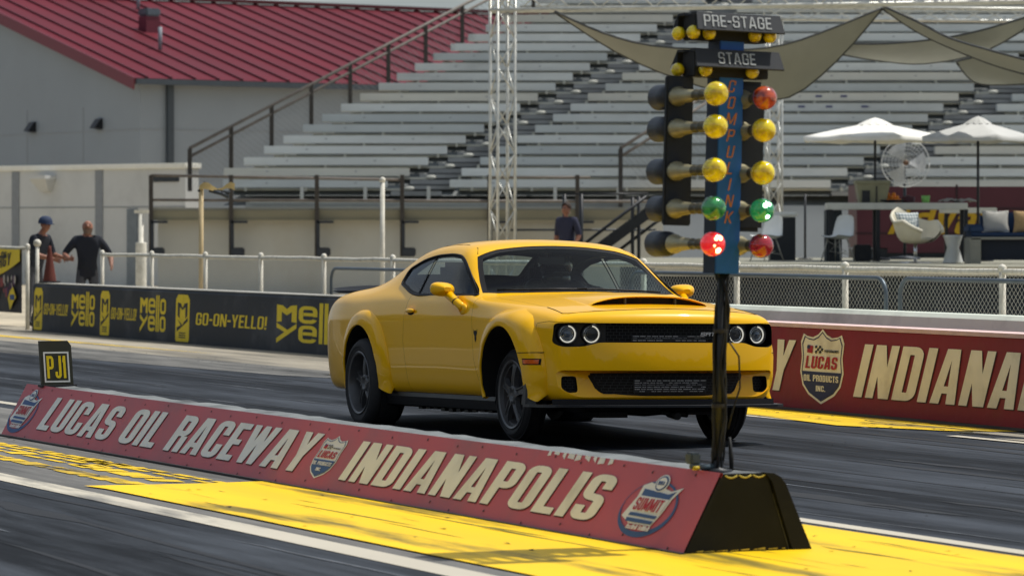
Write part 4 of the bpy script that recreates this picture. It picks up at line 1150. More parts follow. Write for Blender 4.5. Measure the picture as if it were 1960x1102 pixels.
for u in (290, 443, 607, 770, 937, 1105):
    b = MB(); b.box(wx(u) - .05, wx(u) + .05, WY - .16, WY - .08, .9, 2.86); b.build('railing_post', M_post, gs)
    b = MB(); b.box(wx(u) - .02, wx(u) + .40, WY - .2, WY - .10, 1.70, 1.76); b.box(wx(u), wx(u) + .07, WY - .2, WY - .1, 1.05, 1.75); b.box(wx(u), wx(u) + .33, WY - .32, WY - .06, .90, 1.12, bev=.03); b.build('bracket', mat('bracket_blue_black', lin((40, 46, 54)), .5), gs)
b = MB(); b.tube([(wx(290), WY - .12, 2.85), (wx(770), WY - .12, 2.74)], .035, 8); b.tube([(wx(935), WY - .12, 2.80), (wx(1130), WY - .12, 2.80)], .03, 8)
b.tube([(wx(290), WY - .12, 2.26), (wx(1240), WY - .12, 2.22)], .035, 8); b.build('railing', M_rail, gs)
b = MB(); b.tube([(wx(945), WY - .14, 1.54), (wx(1255), WY - .14, 1.54)], .03, 6); b.build('low_rail', M_steel, gs)

# black steel stairs
st = thing('steel_stairs', 'black steel stairs with sloping handrails rising to the right before the grandstand', 'stairs', (pt(1120, 440, 71).x, 71, 0))
sk = 71.0 / FPX
def stp(u, v, dy=0.0): return Vector(((u - 1120) * sk, dy, CAMH - (v - 440) * sk))
M_blk2 = mat('black_steel', (0.02, 0.022, 0.026), .45, metal=.2, var=.2)
b = MB(); b.tube([stp(1085, 492), stp(1237, 376)], .032, 8); b.build('handrail', M_blk2, st)
b = MB(); b.tube([stp(1160, 500, 0.9), stp(1290, 402, .9)], .032, 8); b.build('handrail', M_blk2, st)
for dy in (0, .9):
    b = MB(); b.bar(stp(1115, 500, dy), stp(1262, 392, dy), .06, .20); b.build('stringer', M_blk2, st)
b = MB()
for i in range(8):
    t = (i + .5) / 8; p = stp(1115, 500) * (1 - t) + stp(1262, 392) * t; b.box(p.x - .14, p.x + .14, .03, .87, p.z - .01, p.z + .03)
b.build('treads', M_blk2, st)
for u, v0, v1 in ((1211, 378, 490), (1223, 376, 492)):
    b = MB(); b.tube([stp(u, v0, .1), stp(u, v1 + 60, .1)], .035, 8); b.build('post', M_blk2, st)
b = MB()
for u in (1080, 1112): b.tube([stp(u, 372, -.3), stp(u, 556, -.3)], .04, 8)
b.tube([stp(1080, 372, -.3), stp(1240, 371, -.3)], .02, 6); b.build('guard_rail', M_blk2, st)
b = MB(); b.box(-1.6, 1.2, -1.6, -.5 + .2, -.02, .265); b.box(-1.6, 1.2, -2.4, 1.4, -.02, .268); b.build('landing', M_deck, st)

# small navy seat tags on a few benches
for u, i in ((1567, 7), (1615, 7), (1534, 6), (1587, 6), (1655, 6)):
    d = 95 + i * RUN; x = (u - 980) / FPX * d; z = Z0 + i * RISE
    b = MB(); b.box(x - .09, x + .09, i * RUN - .012, i * RUN - .002, z - .105, z - .055); b.build('seat_tag', mat('tag_navy', lin((60, 66, 110)), .6), gs)

# ================================================================== hospitality deck
dk = thing('raised_deck', 'raised hospitality deck with a dark skirt carrying the umbrellas and white chairs', 'platform', (2.2, 55.5, 0))
M_skirt = mat('dark_skirt', lin((28, 36, 44)), .8, var=.2, scale=2)
b = MB(); b.box(0, 15, .02, 19, .90, .975); b.build('floor', mat('deck_boards', lin((140, 138, 122)), .7, var=.2, scale=1.5, stretch=(.2, 3, 1)), dk)
b = MB(); b.box(-.03, 15, -.05, .02, .84, .985); b.build('edge_trim', mat('deck_edge', lin((176, 172, 156)), .7, var=.15), dk)
b = MB()
P = []
for i in range(76): P.append([(i * .2, .10 + .02 * sin(i * 2.2), z) for z in (.01, .45, .89)])
b.grid(P); b.box(0, .03, .1, 19, 0.01, .89); b.build('skirt', M_skirt, dk)
DZ = .976
M_plast = mat('white_shell_plastic', lin((226, 228, 226)), .35, var=.03)
M_wood = mat('pale_leg', lin((170, 168, 160)), .4, metal=.3, var=.1)

def shell_chair(label, u, d, rz):
    c = thing('shell_chair', label, 'chair', (pt(u, 440, d).x, d, DZ), rz, 'white shell chairs on the deck')
    prof = [(-.26, .435), (-.20, .432), (-.08, .418), (.06, .410), (.15, .43), (.20, .50), (.225, .60), (.25, .72), (.27, .80), (.276, .83)]
    wd = [.19, .215, .23, .235, .235, .23, .22, .20, .175, .12]
    P = []
    for (y, z), w in zip(prof, wd):
        P.append([(w * k / 5, y - (.05 * abs(k / 5) ** 2.5 if z > .46 else 0), z + .045 * abs(k / 5) ** 3 * (1 if z < .5 else 0)) for k in range(-5, 6)])
    b = MB(); b.grid(P); b.grid([[(x, y + .012, z - .014) for x, y, z in r_] for r_ in P]); b.build('shell', M_plast, c)
    for sx, sy in ((-1, -1), (1, -1), (-1, 1), (1, 1)):
        b = MB(); b.tube([(sx * .13, sy * .11 - .02, .41), (sx * .22, sy * .21, 0)], [.012, .010], 8); b.build('leg', M_wood, c)
    b = MB()
    for sx in (-1, 1): b.tube([(sx * .14, -.14, .37), (-sx * .19, -.0, .18), (sx * .2, .17, .12)], .006, 6)
    b.build('strut', M_wood, c)
    return c
shell_chair('white shell chair nearest the light tree, beside the black cabinet', 1468, 66.2, R(-42))
shell_chair('white shell chair standing in front of the long bar table', 1604, 65.4, R(-42))

def umbrella(label, u, v0, v1, half, d, cap, tilt=0.0):
    sc_ = d / FPX; x = pt(u, 440, d).x
    zt, zr = CAMH - (v0 - 440) * sc_ - DZ, CAMH - (v1 - 440) * sc_ - DZ
    r_ = half * sc_
    um = thing('patio_umbrella', label, 'umbrella', (x, d, DZ), 0, 'white umbrellas on the deck')
    b = MB(); b.tube([(0, 0, .04), (0, 0, zt - .05)], .024, 8); b.build('pole', M_blk2, um)
    b = MB(); b.lathe([(.28, 0), (.28, .04), (.06, .06), (.04, .2)], seg=16); b.build('base', M_blk2, um)
    b = MB(); P = []
    n = 8
    for i in range(8):
        t = i / 7; row = []
        for j in range(n * 6):
            a = 2 * pi * j / (n * 6) + .2; k = abs(((j % 6) / 6) - .5) * 2
            rr = r_ * t * (1 - .06 * (1 - k * k) * t)
            row.append((rr * cos(a), rr * sin(a), zt - .12 - (zt - .12 - zr) * (t ** 1.12) - .04 * (1 - k * k) * t))
        P.append(row)
    P.append([(x_ * .995, y_ * .995, z_ - .07 - .012 * sin(q * 1.1)) for q, (x_, y_, z_) in enumerate(P[-1])])
    b.grid(P, closed=True); b.build('canopy', mat('canopy_' + cap, lin((240, 238, 230)) if cap == 'white' else lin((200, 200, 196)), .85, var=.04), um)  # grey canopy: white cloth with the sail's shade put into its colour
    b = MB(); P = []
    for i in range(4):
        t = i / 3; P.append([(.24 * r_ * t * cos(2 * pi * j / 40) * (1 + .05 * sin(j * 2.5)), .24 * r_ * t * sin(2 * pi * j / 40), zt - .03 - .15 * t ** 1.3 + .014 * sin(j * 1.9) * t) for j in range(40)])
    b.grid(P, closed=True); b.build('vent_cap', mat('canopy_' + cap, (.8, .8, .8)), um)
    for j in range(8):
        a = 2 * pi * j / 8 + .2
        b = MB(); b.tube([(.04 * cos(a), .04 * sin(a), zt - .16), (r_ * .97 * cos(a), r_ * .97 * sin(a), zr - .03)], .009, 5); b.build('rib', M_blk2, um)
    return um
umbrella('bright white umbrella over the cooler end of the bar table', 1675, 222, 262, 142, 68.0, 'white')
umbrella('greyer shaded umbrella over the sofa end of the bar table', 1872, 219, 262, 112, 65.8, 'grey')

# bar table and what stands on it
bt = thing('bar_table', 'long white topped bar table on black legs', 'table', (pt(1715, 440, 66).x, 66, DZ))
k66 = 66 / FPX; L2 = 133 * k66
b = MB(); b.box(-L2, L2, -.35, .35, .93, 1.05, bev=.01); b.build('tabletop', mat('white_top', lin((206, 206, 198)), .5, var=.05), bt)
for x in (-L2 + .05, L2 - .03, -L2 + .9):
    for y in (-.3, .3):
        b = MB(); b.box(x - .035, x + .035, y - .03, y + .03, 0, .93); b.build('leg', M_blk2, bt)
b = MB(); b.box(-L2 - .02, -L2 + .26, -.2, .3, .0, .92); b.build('end_panel', M_steel, bt)
b = MB(); b.box(-L2 + .50, -L2 + .80, -.1, .3, 0, .30, bev=.02); b.build('shelf_box', M_blk2, bt)
t2 = thing('bar_table', 'smaller white bar table standing behind the umbrella pole', 'table', (pt(1862, 440, 69).x, 69, DZ))
b = MB(); b.box(-.6, .42, -.3, .3, .88, .98, bev=.01); b.build('tabletop', mat('white_top', (.7, .7, .7)), t2)
for x in (-.5, .36):
    b = MB(); b.box(x - .03, x + .03, -.03, .03, 0, .88); b.build('leg', M_blk2, t2)
TZ = DZ + 1.052
def on_table(u, dy=0.0): return (pt(u, 440, 66 + dy).x, 66 + dy, TZ)
cl = thing('cooler', 'olive beige plastic cooler box standing on the bar table', 'cooler', on_table(1669, .05))
M_ol = mat('olive_plastic', lin((140, 138, 112)), .6, var=.1)
b = MB(); w = .30
b.add([(-.24, -.2, 0), (.24, -.2, 0), (.24, .2, 0), (-.24, .2, 0), (-w, -.24, .34), (w, -.24, .34), (w, .24, .34), (-w, .24, .34)], [(0, 3, 2, 1), (4, 5, 6, 7), (0, 1, 5, 4), (1, 2, 6, 5), (2, 3, 7, 6), (3, 0, 4, 7)]); b.build('tub', M_ol, cl)
b = MB(); b.box(-.32, .32, -.26, .26, .335, .40, bev=.015); b.build('lid', M_ol, cl)
b = MB(); b.box(-.2, -.06, -.245, -.205, .0, .22); b.box(.05, .07, -.25, -.2, .0, .3); b.build('latch', M_blk2, cl)
fr = thing('fruit_pile', 'pile of orange fruit on the bar table', 'fruit', on_table(1706, -.05))
rnd = random.Random(5)
M_or = mat('orange_peel', lin((214, 128, 36)), .5, var=.12)
for lay, cnt in ((0, 12), (1, 7), (2, 2)):
    for i in range(cnt):
        a = i * 2.4; r_ = .19 * sqrt((i + .5) / cnt) * (1 - .28 * lay)
        b = MB(); b.ball((r_ * cos(a) * 1.0, r_ * sin(a) * .7, .038 + lay * .055), .04, 10, 6); b.build('orange', M_or, fr)
b = MB(); b.lathe([(.10, 0), (.22, .03), (.24, .05), (.225, .055), (.1, .012)], seg=20); b.build('platter', M_blk2, fr)
gp = tag(MB().lathe([(.001, 0), (.065, 0), (.08, .13), (.074, .13), (.06, .01)], seg=16).build('cup', mat('lime_cup', lin((130, 190, 100)), .5)), 'lime green cup on the bar table', 'cup'); gp.location = on_table(1772, -.1)
for u, lab in ((1818, 'crumpled grey cloth near the green cup on the bar table'), (1848, 'crumpled grey cloth at the right end of the long bar table')):
    b = MB(); rnd = random.Random(u)
    b.grid([[(x * .05, y * .05, .05 * rnd.random() + .05 * max(0, 1 - (x * x + y * y) / 14)) for y in range(-3, 4)] for x in range(-4, 5)])
    o = b.build('cloth', mat('grey_cloth', lin((150, 150, 146)), .9, var=.15), None); o.location = on_table(u); tag(o, lab, 'cloth')
b = MB(); o = b.lathe([(.12, 0), (.13, .1), (.001, .14)], seg=14).build('bowl', mat('plum_bowl', lin((70, 36, 44)), .6)); o.location = on_table(1738, .1); tag(o, 'dark plum bowl beside the pile of oranges', 'bowl')
# fan
fn_ = thing('pedestal_fan', 'large round wire caged pedestal fan behind the white umbrella', 'fan', (pt(1733, 440, 70).x, 70, DZ))
fz = CAMH + 128 * .01 - DZ
b = MB(); b.tube([(0, .12, 0), (0, .12, fz)], .03, 8); b.lathe([(.3, 0), (.3, .04), (.04, .07)], Matrix.Translation((0, .12, 0)), 16); b.build('stand', M_steel, fn_)
b = MB()
for k in range(1, 8):
    r_ = .46 * k / 7; b.tube([(r_ * cos(2 * pi * j / 28), -.07 + .06 * (k / 7) ** 2, fz + r_ * sin(2 * pi * j / 28)) for j in range(29)], .004 if k < 7 else .010, 5)
for j in range(36):
    a = 2 * pi * j / 36; b.tube([(.05 * cos(a), -.08, fz + .05 * sin(a)), (.46 * cos(a), -.01, fz + .46 * sin(a))], .003, 4)
b.build('cage', mat('fan_wire', lin((214, 214, 212)), .6), fn_)
b = MB()
for j in range(3):
    a0 = j * 2.094
    b.grid([[((.06 + .34 * i / 5) * cos(a0 + w * (.35 + .2 * i / 5)), .03 * w, fz + (.06 + .34 * i / 5) * sin(a0 + w * (.35 + .2 * i / 5))) for w in (-1, -.4, .4, 1)] for i in range(6)])
b.build('blades', mat('fan_blade', lin((206, 208, 210)), .6), fn_)
b = MB(); b.lathe([(.001, .0), (.06, .01), (.07, .06), (.06, .16), (.001, .18)], Matrix.Translation((0, -.06, fz)) @ Matrix.Rotation(-pi / 2, 4, 'X'), 14); b.build('hub', mat('fan_hub', lin((120, 90, 70)), .5), fn_)
# trailer banner
tr = thing('trailer', 'dark maroon trailer side lettered Advance in yellow behind the bar table', 'trailer', (pt(1640, 440, 74).x, 74, DZ - .02))
k74 = 74 / FPX
M_mar = mat('maroon_panel', lin((84, 36, 46)), .45, var=.1, scale=1.5)
b = MB(); b.box(0, .62, 0, 1.9, .22, 1.5); b.box(.62, 5.2, 0, 1.9, .12, 1.46); b.build('side_panel', M_mar, tr)
b = MB(); b.box(-.02, 5.2, -.015, 0, 1.0, 1.03); b.box(-.02, 5.2, -.02, 0, .5, .53); b.box(2.0, 2.04, -.02, 0, .1, 1.5); b.build('panel_seam', mat('maroon_dark', lin((48, 24, 30)), .5), tr)
b = MB(); put_text(b, 'Advance', lambda x, y: (x, -.03, y), .60, .30, 0, .62, .50, w=.5, t=.16, width=3.0); b.build('lettering', mat('gold_lettering', lin((190, 150, 24)), .5), tr)
b = MB(); b.box(0, 5.2, .02, 1.8, 0, .2); b.build('underframe', M_blk2, tr)
# lounge chair
eg = thing('lounge_chair', 'cream swivel lounge chair with curled arms on a chrome stem', 'chair', (pt(1752, 440, 62).x, 62, DZ), R(48))
k62 = 62 / FPX
P = []
for i in range(15):
    t = -1 + 2 * i / 14                      # around the bowl, open to the front (-y)
    a = pi / 2 + t * pi * .80
    hb_ = .62 * (1 - abs(t)) ** .75 if abs(t) < .55 else .62 * (.45 ** .75) * (1 - (abs(t) - .55) * .9)
    hb_ += .10 * math.exp(-((abs(t) - .72) / .14) ** 2)
    row = []
    for j in range(7):
        v_ = j / 6; r_ = .10 + .31 * v_ ** .6 + .06 * v_ * (abs(t) > .5)
        row.append((r_ * cos(a) * 1.08, r_ * sin(a) * .92, .34 + .10 * v_ ** 2 + (hb_ - .10) * v_ ** 2.2 * .92))
    P.append(row)
b = MB(); b.grid(P); b.grid([[(x * .93, y * .93, z + .03) for x, y, z in r_] for r_ in P]); b.lathe([(.001, .33), (.13, .335), (.24, .38), (.30, .44), (.001, .45)], seg=24)
for i in range(14): pass
b.tube([P[i][-1] for i in range(15)], .032, 8)
b.build('shell', mat('cream_upholstery', lin((222, 216, 196)), .75, var=.05), eg)
b = MB(); b.tube([(0, 0, .02), (0, 0, .36)], .028, 10); b.build('stem', mat('chrome', (.7, .7, .7), .15, metal=1.0), eg)
b = MB(); b.lathe([(.001, .03), (.06, .03), (.27, .008), (.27, 0), (.001, 0)], seg=24); b.build('base', mat('chrome', (.7, .7, .7)), eg)

def cushion(label, loc, rz, w, h, m, tilt=-.25):
    b = MB(); n = 12; Mx = Matrix.Rotation(tilt, 4, 'X')
    for sgn in (1, -1):
        b.grid([[Mx @ Vector(((i / n - .5) * w * (1 - .10 * abs(sin(pi * j / n))), sgn * .075 * sin(pi * i / n) ** .5 * sin(pi * j / n) ** .5, j / n * h * (1 - .08 * sin(pi * i / n)) + .04 * h * sin(pi * i / n))) for j in range(n + 1)] for i in range(n + 1)])
    o = b.build('cushion', m); o.location = loc; o.rotation_euler = (0, 0, rz)
    return tag(o, label, 'cushion')
def pattern(name, c1, c2, kind, sc_):
    m = bpy.data.materials.new(name); m.use_nodes = True; n, l = m.node_tree.nodes, m.node_tree.links; p = n['Principled BSDF']; p.inputs['Roughness'].default_value = .85
    tc = n.new('ShaderNodeTexCoord'); mp = n.new('ShaderNodeMapping'); l.new(tc.outputs['Object'], mp.inputs['Vector'])
    if kind == 'stripe':
        w_ = n.new('ShaderNodeTexWave'); w_.bands_direction = 'Z'; w_.inputs['Scale'].default_value = sc_; w_.inputs['Distortion'].default_value = .6; l.new(mp.outputs['Vector'], w_.inputs['Vector']); src = w_.outputs['Fac']
    else:
        mp.inputs['Rotation'].default_value = (0, R(45), 0); mp.inputs['Scale'].default_value = (1, .001, 1)
        w_ = n.new('ShaderNodeTexChecker'); w_.inputs['Scale'].default_value = sc_; l.new(mp.outputs['Vector'], w_.inputs['Vector']); src = w_.outputs['Fac']
    r_ = n.new('ShaderNodeValToRGB'); r_.color_ramp.elements[0].color = (*c1, 1); r_.color_ramp.elements[1].color = (*c2, 1)
    r_.color_ramp.elements[0].position = .35; r_.color_ramp.elements[1].position = .6
    l.new(src, r_.inputs['Fac']); l.new(r_.outputs['Color'], p.inputs['Base Color']); return m
lc = Vector((pt(1752, 440, 62).x, 62, DZ))
cushion('diamond patterned grey and white cushion in the cream lounge chair', lc + Vector((-.10, -.02, .46)), R(22), .46, .42, pattern('diamond_cloth', lin((110, 126, 134)), lin((206, 210, 208)), 'check', 26))
sdt = thing('side_table', 'white hourglass side table between the lounge chair and the sofa', 'table', (pt(1824, 440, 62).x, 62, DZ))
b = MB(); b.lathe([(.001, 0), (.17, 0), (.172, .02), (.10, .26), (.155, .44), (.17, .475), (.001, .478)], seg=28); b.build('body', M_plast, sdt)
# sofa
sf = thing('sofa', 'navy sofa on a grey panel frame at the right edge of the deck', 'sofa', (pt(1857, 440, 61).x, 61, DZ))
M_navy = mat('navy_upholstery', lin((38, 58, 88)), .85, var=.1, scale=14); M_sg = mat('grey_frame', lin((130, 130, 122)), .5, var=.08)
b = MB(); b.box(.0, .18, -.0, .78, 0, .425); b.box(.02, 2.2, 0.0, .78, .405, .445); b.build('frame', M_sg, sf)
b = MB(); b.box(.2, 2.2, .1, .7, .06, .40); b.build('drawer_front', mat('navy_dark', lin((20, 28, 42)), .7), sf)
b = MB(); b.box(.0, 2.2, .02, .76, .447, .52, bev=.03); b.build('seat', M_navy, sf)
b = MB(); b.box(-.02, .24, .05, .76, .50, .66, bev=.04); b.build('armrest', M_navy, sf)
b = MB(); b.box(.25, 2.2, .56, .80, .50, .86, bev=.05); b.build('backrest', M_navy, sf)
so = Vector((pt(1857, 440, 61).x, 61, DZ + .52))
cushion('black and white striped cushion leaning on the navy sofa', so + Vector((.47, .30, 0)), R(2), .46, .38, pattern('stripe_cloth', lin((60, 62, 66)), lin((222, 218, 208)), 'stripe', 11))
cushion('tan cushion at the right edge leaning on the navy sofa', so + Vector((.98, .28, 0)), R(-12), .46, .38, mat('tan_weave', lin((176, 146, 104)), .9, var=.15, scale=30))
# cabinet
cbn = thing('cabinet', 'black cabinet with a white overhanging top behind the left shell chair', 'cabinet', (pt(1497, 440, 68).x, 68, DZ))
b = MB(); b.box(-.22, .25, 0, .5, 0, .80); b.build('body', mat('cabinet_black', (0.02, 0.024, 0.03), .5), cbn)
b = MB(); b.box(-.58, .29, -.06, .56, .805, .90, bev=.03); b.build('top', M_plast, cbn)
for u, lab in ((1541, 'thin black pole between the two shell chairs on the deck'),):
    b = MB(); b.tube([(0, 0, 0), (0, 0, 1.25)], .022, 8); b.lathe([(.14, 0), (.14, .02), (.03, .03)], seg=12); o = b.build('pole', M_blk2); o.location = (pt(u, 440, 70).x, 70, DZ); tag(o, lab, 'pole')

# ================================================================== truss frame and shade sails
M_tr = mat('truss_aluminium', lin((208, 208, 200)), .38, metal=.35, var=.15, scale=10)
tf = thing('truss_frame', 'tall aluminium box truss goalpost standing before the grandstand', 'truss', (pt(962, 440, 60).x, 60, 0))
def truss(p, q, w, cell, rz, rc=.026, rb=.012, rnd_=0):
    p, q = Vector(p), Vector(q); d = (q - p); L = d.length; d.normalize()
    u = Vector((0, 0, 1)) if abs(d.z) < .9 else Vector((1, 0, 0))
    a = d.cross(u).normalized(); c_ = a.cross(d).normalized(); Mr = Matrix.Rotation(rz, 4, d)
    a, c_ = Mr @ a, Mr @ c_
    cs = [(a * sx + c_ * sy) * w / 2 for sx, sy in ((-1, -1), (1, -1), (1, 1), (-1, 1))]
    b = MB()
    for o in cs: b.tube([p + o, q + o], rc, 8)
    n = int(L / cell)
    for i in range(n):
        for k in range(4):
            o1, o2 = cs[k], cs[(k + 1) % 4]
            t0, t1 = d * (i * L / n), d * ((i + 1) * L / n)
            b.tube([p + t0 + (o1 if (i + k) % 2 else o2), p + t1 + (o2 if (i + k) % 2 else o1)], rb, 6)
    for t in (0, L):
        for k in range(4): b.tube([p + d * t + cs[k], p + d * t + cs[(k + 1) % 4]], rb * 1.3, 6)
    return b
truss((0, 0, 0), (0, 0, 5.6), .31, .46, R(24)).build('tower', M_tr, tf)
x2 = pt(1481, 440, 75.6).x - tf.location.x
truss((x2, 15.6, 0), (x2, 15.6, 5.9), .27, .42, R(12)).build('tower', M_tr, tf)
truss((-.2, 0, 5.33), (9.2, -.5, 5.46), .40, .44, R(0), .03).build('beam', M_tr, tf)
truss((x2 - .2, 15.6, 6.02), (x2 + 7, 15.0, 5.92), .25, .44, R(0), .026).build('beam', M_tr, tf)

M_sail = mat('shade_sail_cloth', lin((150, 151, 142)), .9, var=.07, scale=2, stretch=(1, .2, 1))
M_saild = mat('sail_hem', lin((78, 80, 80)), .8)
def sail(label, top, bot, d0, d1, n=18, name='shade_sail'):
    """cloth between an upper and a lower edge (photo outline), bellying away from the viewer; d0..d1 distances left to right"""
    def edge(pts, t):
        q = t * (len(pts) - 1); i = min(int(q), len(pts) - 2); f = q - i
        g = lambda k: pts[max(0, min(len(pts) - 1, k))]
        out = []
        for c_ in (0, 1):
            p0, p1, p2, p3 = g(i - 1)[c_], g(i)[c_], g(i + 1)[c_], g(i + 2)[c_]
            out.append(.5 * ((2 * p1) + (-p0 + p2) * f + (2 * p0 - 5 * p1 + 4 * p2 - p3) * f * f + (-p0 + 3 * p1 - 3 * p2 + p3) * f ** 3))
        return out
    P = []
    for i in range(n + 1):
        t = i / n; d = d0 + (d1 - d0) * t; row = []
        (ua, va), (ub, vb) = edge(top, t), edge(bot, t)
        for j in range(9):
            f = j / 8
            # the far (upper) edge hangs behind the near one, so the cloth has real depth
            row.append(pt(ua + (ub - ua) * f, va + (vb - va) * f, d + 2.6 * sin(pi * t) * f - .4 * sin(pi * f) * sin(pi * t)))
        P.append(row)
    o = P[0][0].copy()
    s_ = thing(name, label, 'shade sail', o)
    b = MB(); b.grid([[q - o for q in r_] for r_ in P]); b.build('cloth', M_sail, s_)
    b = MB(); b.tube([r_[0] - o for r_ in P], .02, 6); b.tube([r_[-1] - o for r_ in P], .02, 6); b.build('hem', M_saild, s_)
    return s_
sail('wide beige shade sail drooping behind the head of the light tree', [(1062, 22), (1150, 62), (1250, 88), (1400, 96), (1500, 86), (1600, 52), (1688, 16)], [(1062, 24), (1180, 100), (1300, 152), (1420, 184), (1510, 186), (1600, 118), (1688, 18)], 59.5, 60.5)
sail('beige shade sail sweeping up to the right edge of the picture', [(1618, 84), (1700, 84), (1800, 74), (1880, 58), (1975, 30)], [(1606, 104), (1680, 116), (1770, 122), (1880, 100), (1975, 48)], 66, 63)
sail('dark narrow shade sail running down to the right from the truss', [(1690, 12), (1760, 44), (1820, 74), (1900, 98), (1990, 122)], [(1690, 18), (1750, 58), (1810, 88), (1900, 124), (1990, 150)], 60.5, 57)
sail('small grey shade sail under the others at the right edge', [(1830, 118), (1880, 108), (1940, 112), (2010, 120)], [(1832, 122), (1868, 158), (1940, 162), (2010, 158)], 64, 61)

# ================================================================== starting light tree on the median
lt = thing('starting_light_tree', 'tall blue start light tree with coloured bulbs and PRE-STAGE visors on the red barrier', 'light tree', trk(-15.57, 8.25, .385), 0)
lt.rotation_euler = (0, R(1.5), TH)
M_tblue = mat('tree_blue_paint', lin((34, 98, 178)), .4, var=.08, scale=3, dirt=lin((28, 70, 126)), dirt_amt=.4, dirt_scale=3)
M_tnavy = mat('tree_black_panel', lin((26, 32, 42)), .6, var=.2, scale=4, dirt=lin((44, 52, 62)), dirt_amt=.4, dirt_scale=4)
M_visor = mat('visor_black', lin((40, 44, 50)), .7, var=.15, scale=8)
M_brass = mat('aged_socket', lin((168, 160, 128)), .42, metal=.45, var=.25, scale=9)
M_cup = mat('dark_shroud', lin((46, 50, 58)), .45, var=.15)
def bulb_mat(name, col, dark, em=0.0):
    m = mat(name, lin(col), .10, var=.0, spec=.6, coat=.8)
    n, l = m.node_tree.nodes, m.node_tree.links; p = n['Principled BSDF']
    for x in n:
        if x.type == 'TEX_NOISE': x.inputs['Scale'].default_value = 22; x.inputs['Detail'].default_value = 2
        if x.type == 'VALTORGB': x.color_ramp.elements[0].color = (*lin(dark), 1); x.color_ramp.elements[1].color = (*lin(col), 1); x.color_ramp.elements[0].position = .38; x.color_ramp.elements[1].position = .56
    p.inputs['Subsurface Weight'].default_value = .0
    p.inputs['Transmission Weight'].default_value = .0
    if em: p.inputs['Emission Color'].default_value = (*lin(col), 1); p.inputs['Emission Strength'].default_value = em
    return m
B_yel = bulb_mat('bulb_yellow', (250, 226, 16), (206, 176, 4))
B_amb = bulb_mat('bulb_amber', (200, 84, 40), (130, 42, 26))
B_grn = bulb_mat('bulb_green', (60, 160, 90), (18, 96, 52))
B_grl = bulb_mat('bulb_green_lit', (46, 170, 100), (20, 120, 72), .16)
B_red = bulb_mat('bulb_red', (170, 30, 46), (128, 18, 32))
B_rdl = bulb_mat('bulb_red_lit', (250, 44, 50), (220, 24, 34), .35)
E_grn = mat('lit_core_green', (.4, 1, .45), .4, emit=(.35, 1.0, .42), emits=9.0)
E_red = mat('lit_core_red', (1, .6, .3), .4, emit=(1.0, .50, .22), emits=6.5)
b = MB(); b.box(-.066, .066, -.05, .07, .945, 2.19, bev=.004); b.build('column', M_tblue, lt)
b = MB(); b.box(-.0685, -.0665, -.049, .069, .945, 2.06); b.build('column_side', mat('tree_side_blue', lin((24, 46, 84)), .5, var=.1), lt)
b = MB()
for i, ch in enumerate('COMPULINK'):
    put_text(b, ch, lambda x, y: (x - .004, -.0525, y), .058, .22, 0, 0, 1.815 - i * .0785, center=True, w=.62, t=.14, h=.12)
b.build('vertical_lettering', mat('tree_orange', lin((196, 122, 58)), .5, var=.12, scale=30), lt)
# bulb panels
b = MB(); b.box(-.320, -.176, .0, .03, 1.17, 1.885, bev=.006); b.build('panel', M_tnavy, lt)
b = MB(); b.box(.069, .215, .0, .03, 1.15, 1.875, bev=.02); b.build('panel', M_tnavy, lt)
ROWS = [(1.786, B_yel, B_amb, None, None), (1.633, B_yel, B_yel, None, None), (1.429, B_yel, B_yel, None, None), (1.250, B_grn, B_grl, None, E_grn), (1.082, B_rdl, B_red, E_red, None)]
RY = Matrix.Rotation(R(90), 4, 'X')        # lathe axis z -> -y
for z, ml, mr_, cl_, cr_ in ROWS:
    for bx, L, m, core in ((-.268, .385, ml, cl_), (.088, .205, mr_, cr_)):
        T = Matrix.Translation((bx, 0, z)) @ RY
        b = MB(); k = L / .385
        b.lathe([(.001, -.01), (.045, 0), (.047, .012), (.046, .03 * k), (.038, .045 * k), (.033, .10 * k), (.027, .17 * k), (.025, .20 * k)], T, 20); sk_ = b.build('socket', M_brass, lt)
        b = MB(); b.lathe([(.0245, .19 * k), (.028, .205 * k), (.023, .215 * k), (.022, .25 * k), (.027, .26 * k), (.027, .275 * k), (.021, .285 * k), (.022, L - .04)], T, 18); b.build('neck', mat('socket_neck', lin((92, 88, 72)), .38, metal=.5, var=.3, scale=12), sk_)
        b = MB(); b.lathe([(.024, L - .055), (.040, L - .035), (.0555, L), (.058, L + .02), (.052, L + .047), (.036, L + .066), (.016, L + .074), (.001, L + .076)], T, 24); bo_ = b.build('bulb', m, lt)
        if core:
            b = MB(); rnd = random.Random(int(z * 99))
            for q in ((0, .010), (-.014, -.006), (.004, -.026), (.012, .026), (-.008, .02)):
                b.ball(Vector((bx + q[0], -(L + .060), z + q[1])), rnd.uniform(.012, .017), 10, 6)
            b.build('lit_filament', core, bo_)
        b = MB()                              # shroud of the bulb that faces the other way
        b.lathe([(.001, -.03), (.05, -.03), (.060, -.05), (.063, -.185), (.057, -.185), (.05, -.06)], T, 20); b.build('rear_shroud', M_cup, lt)
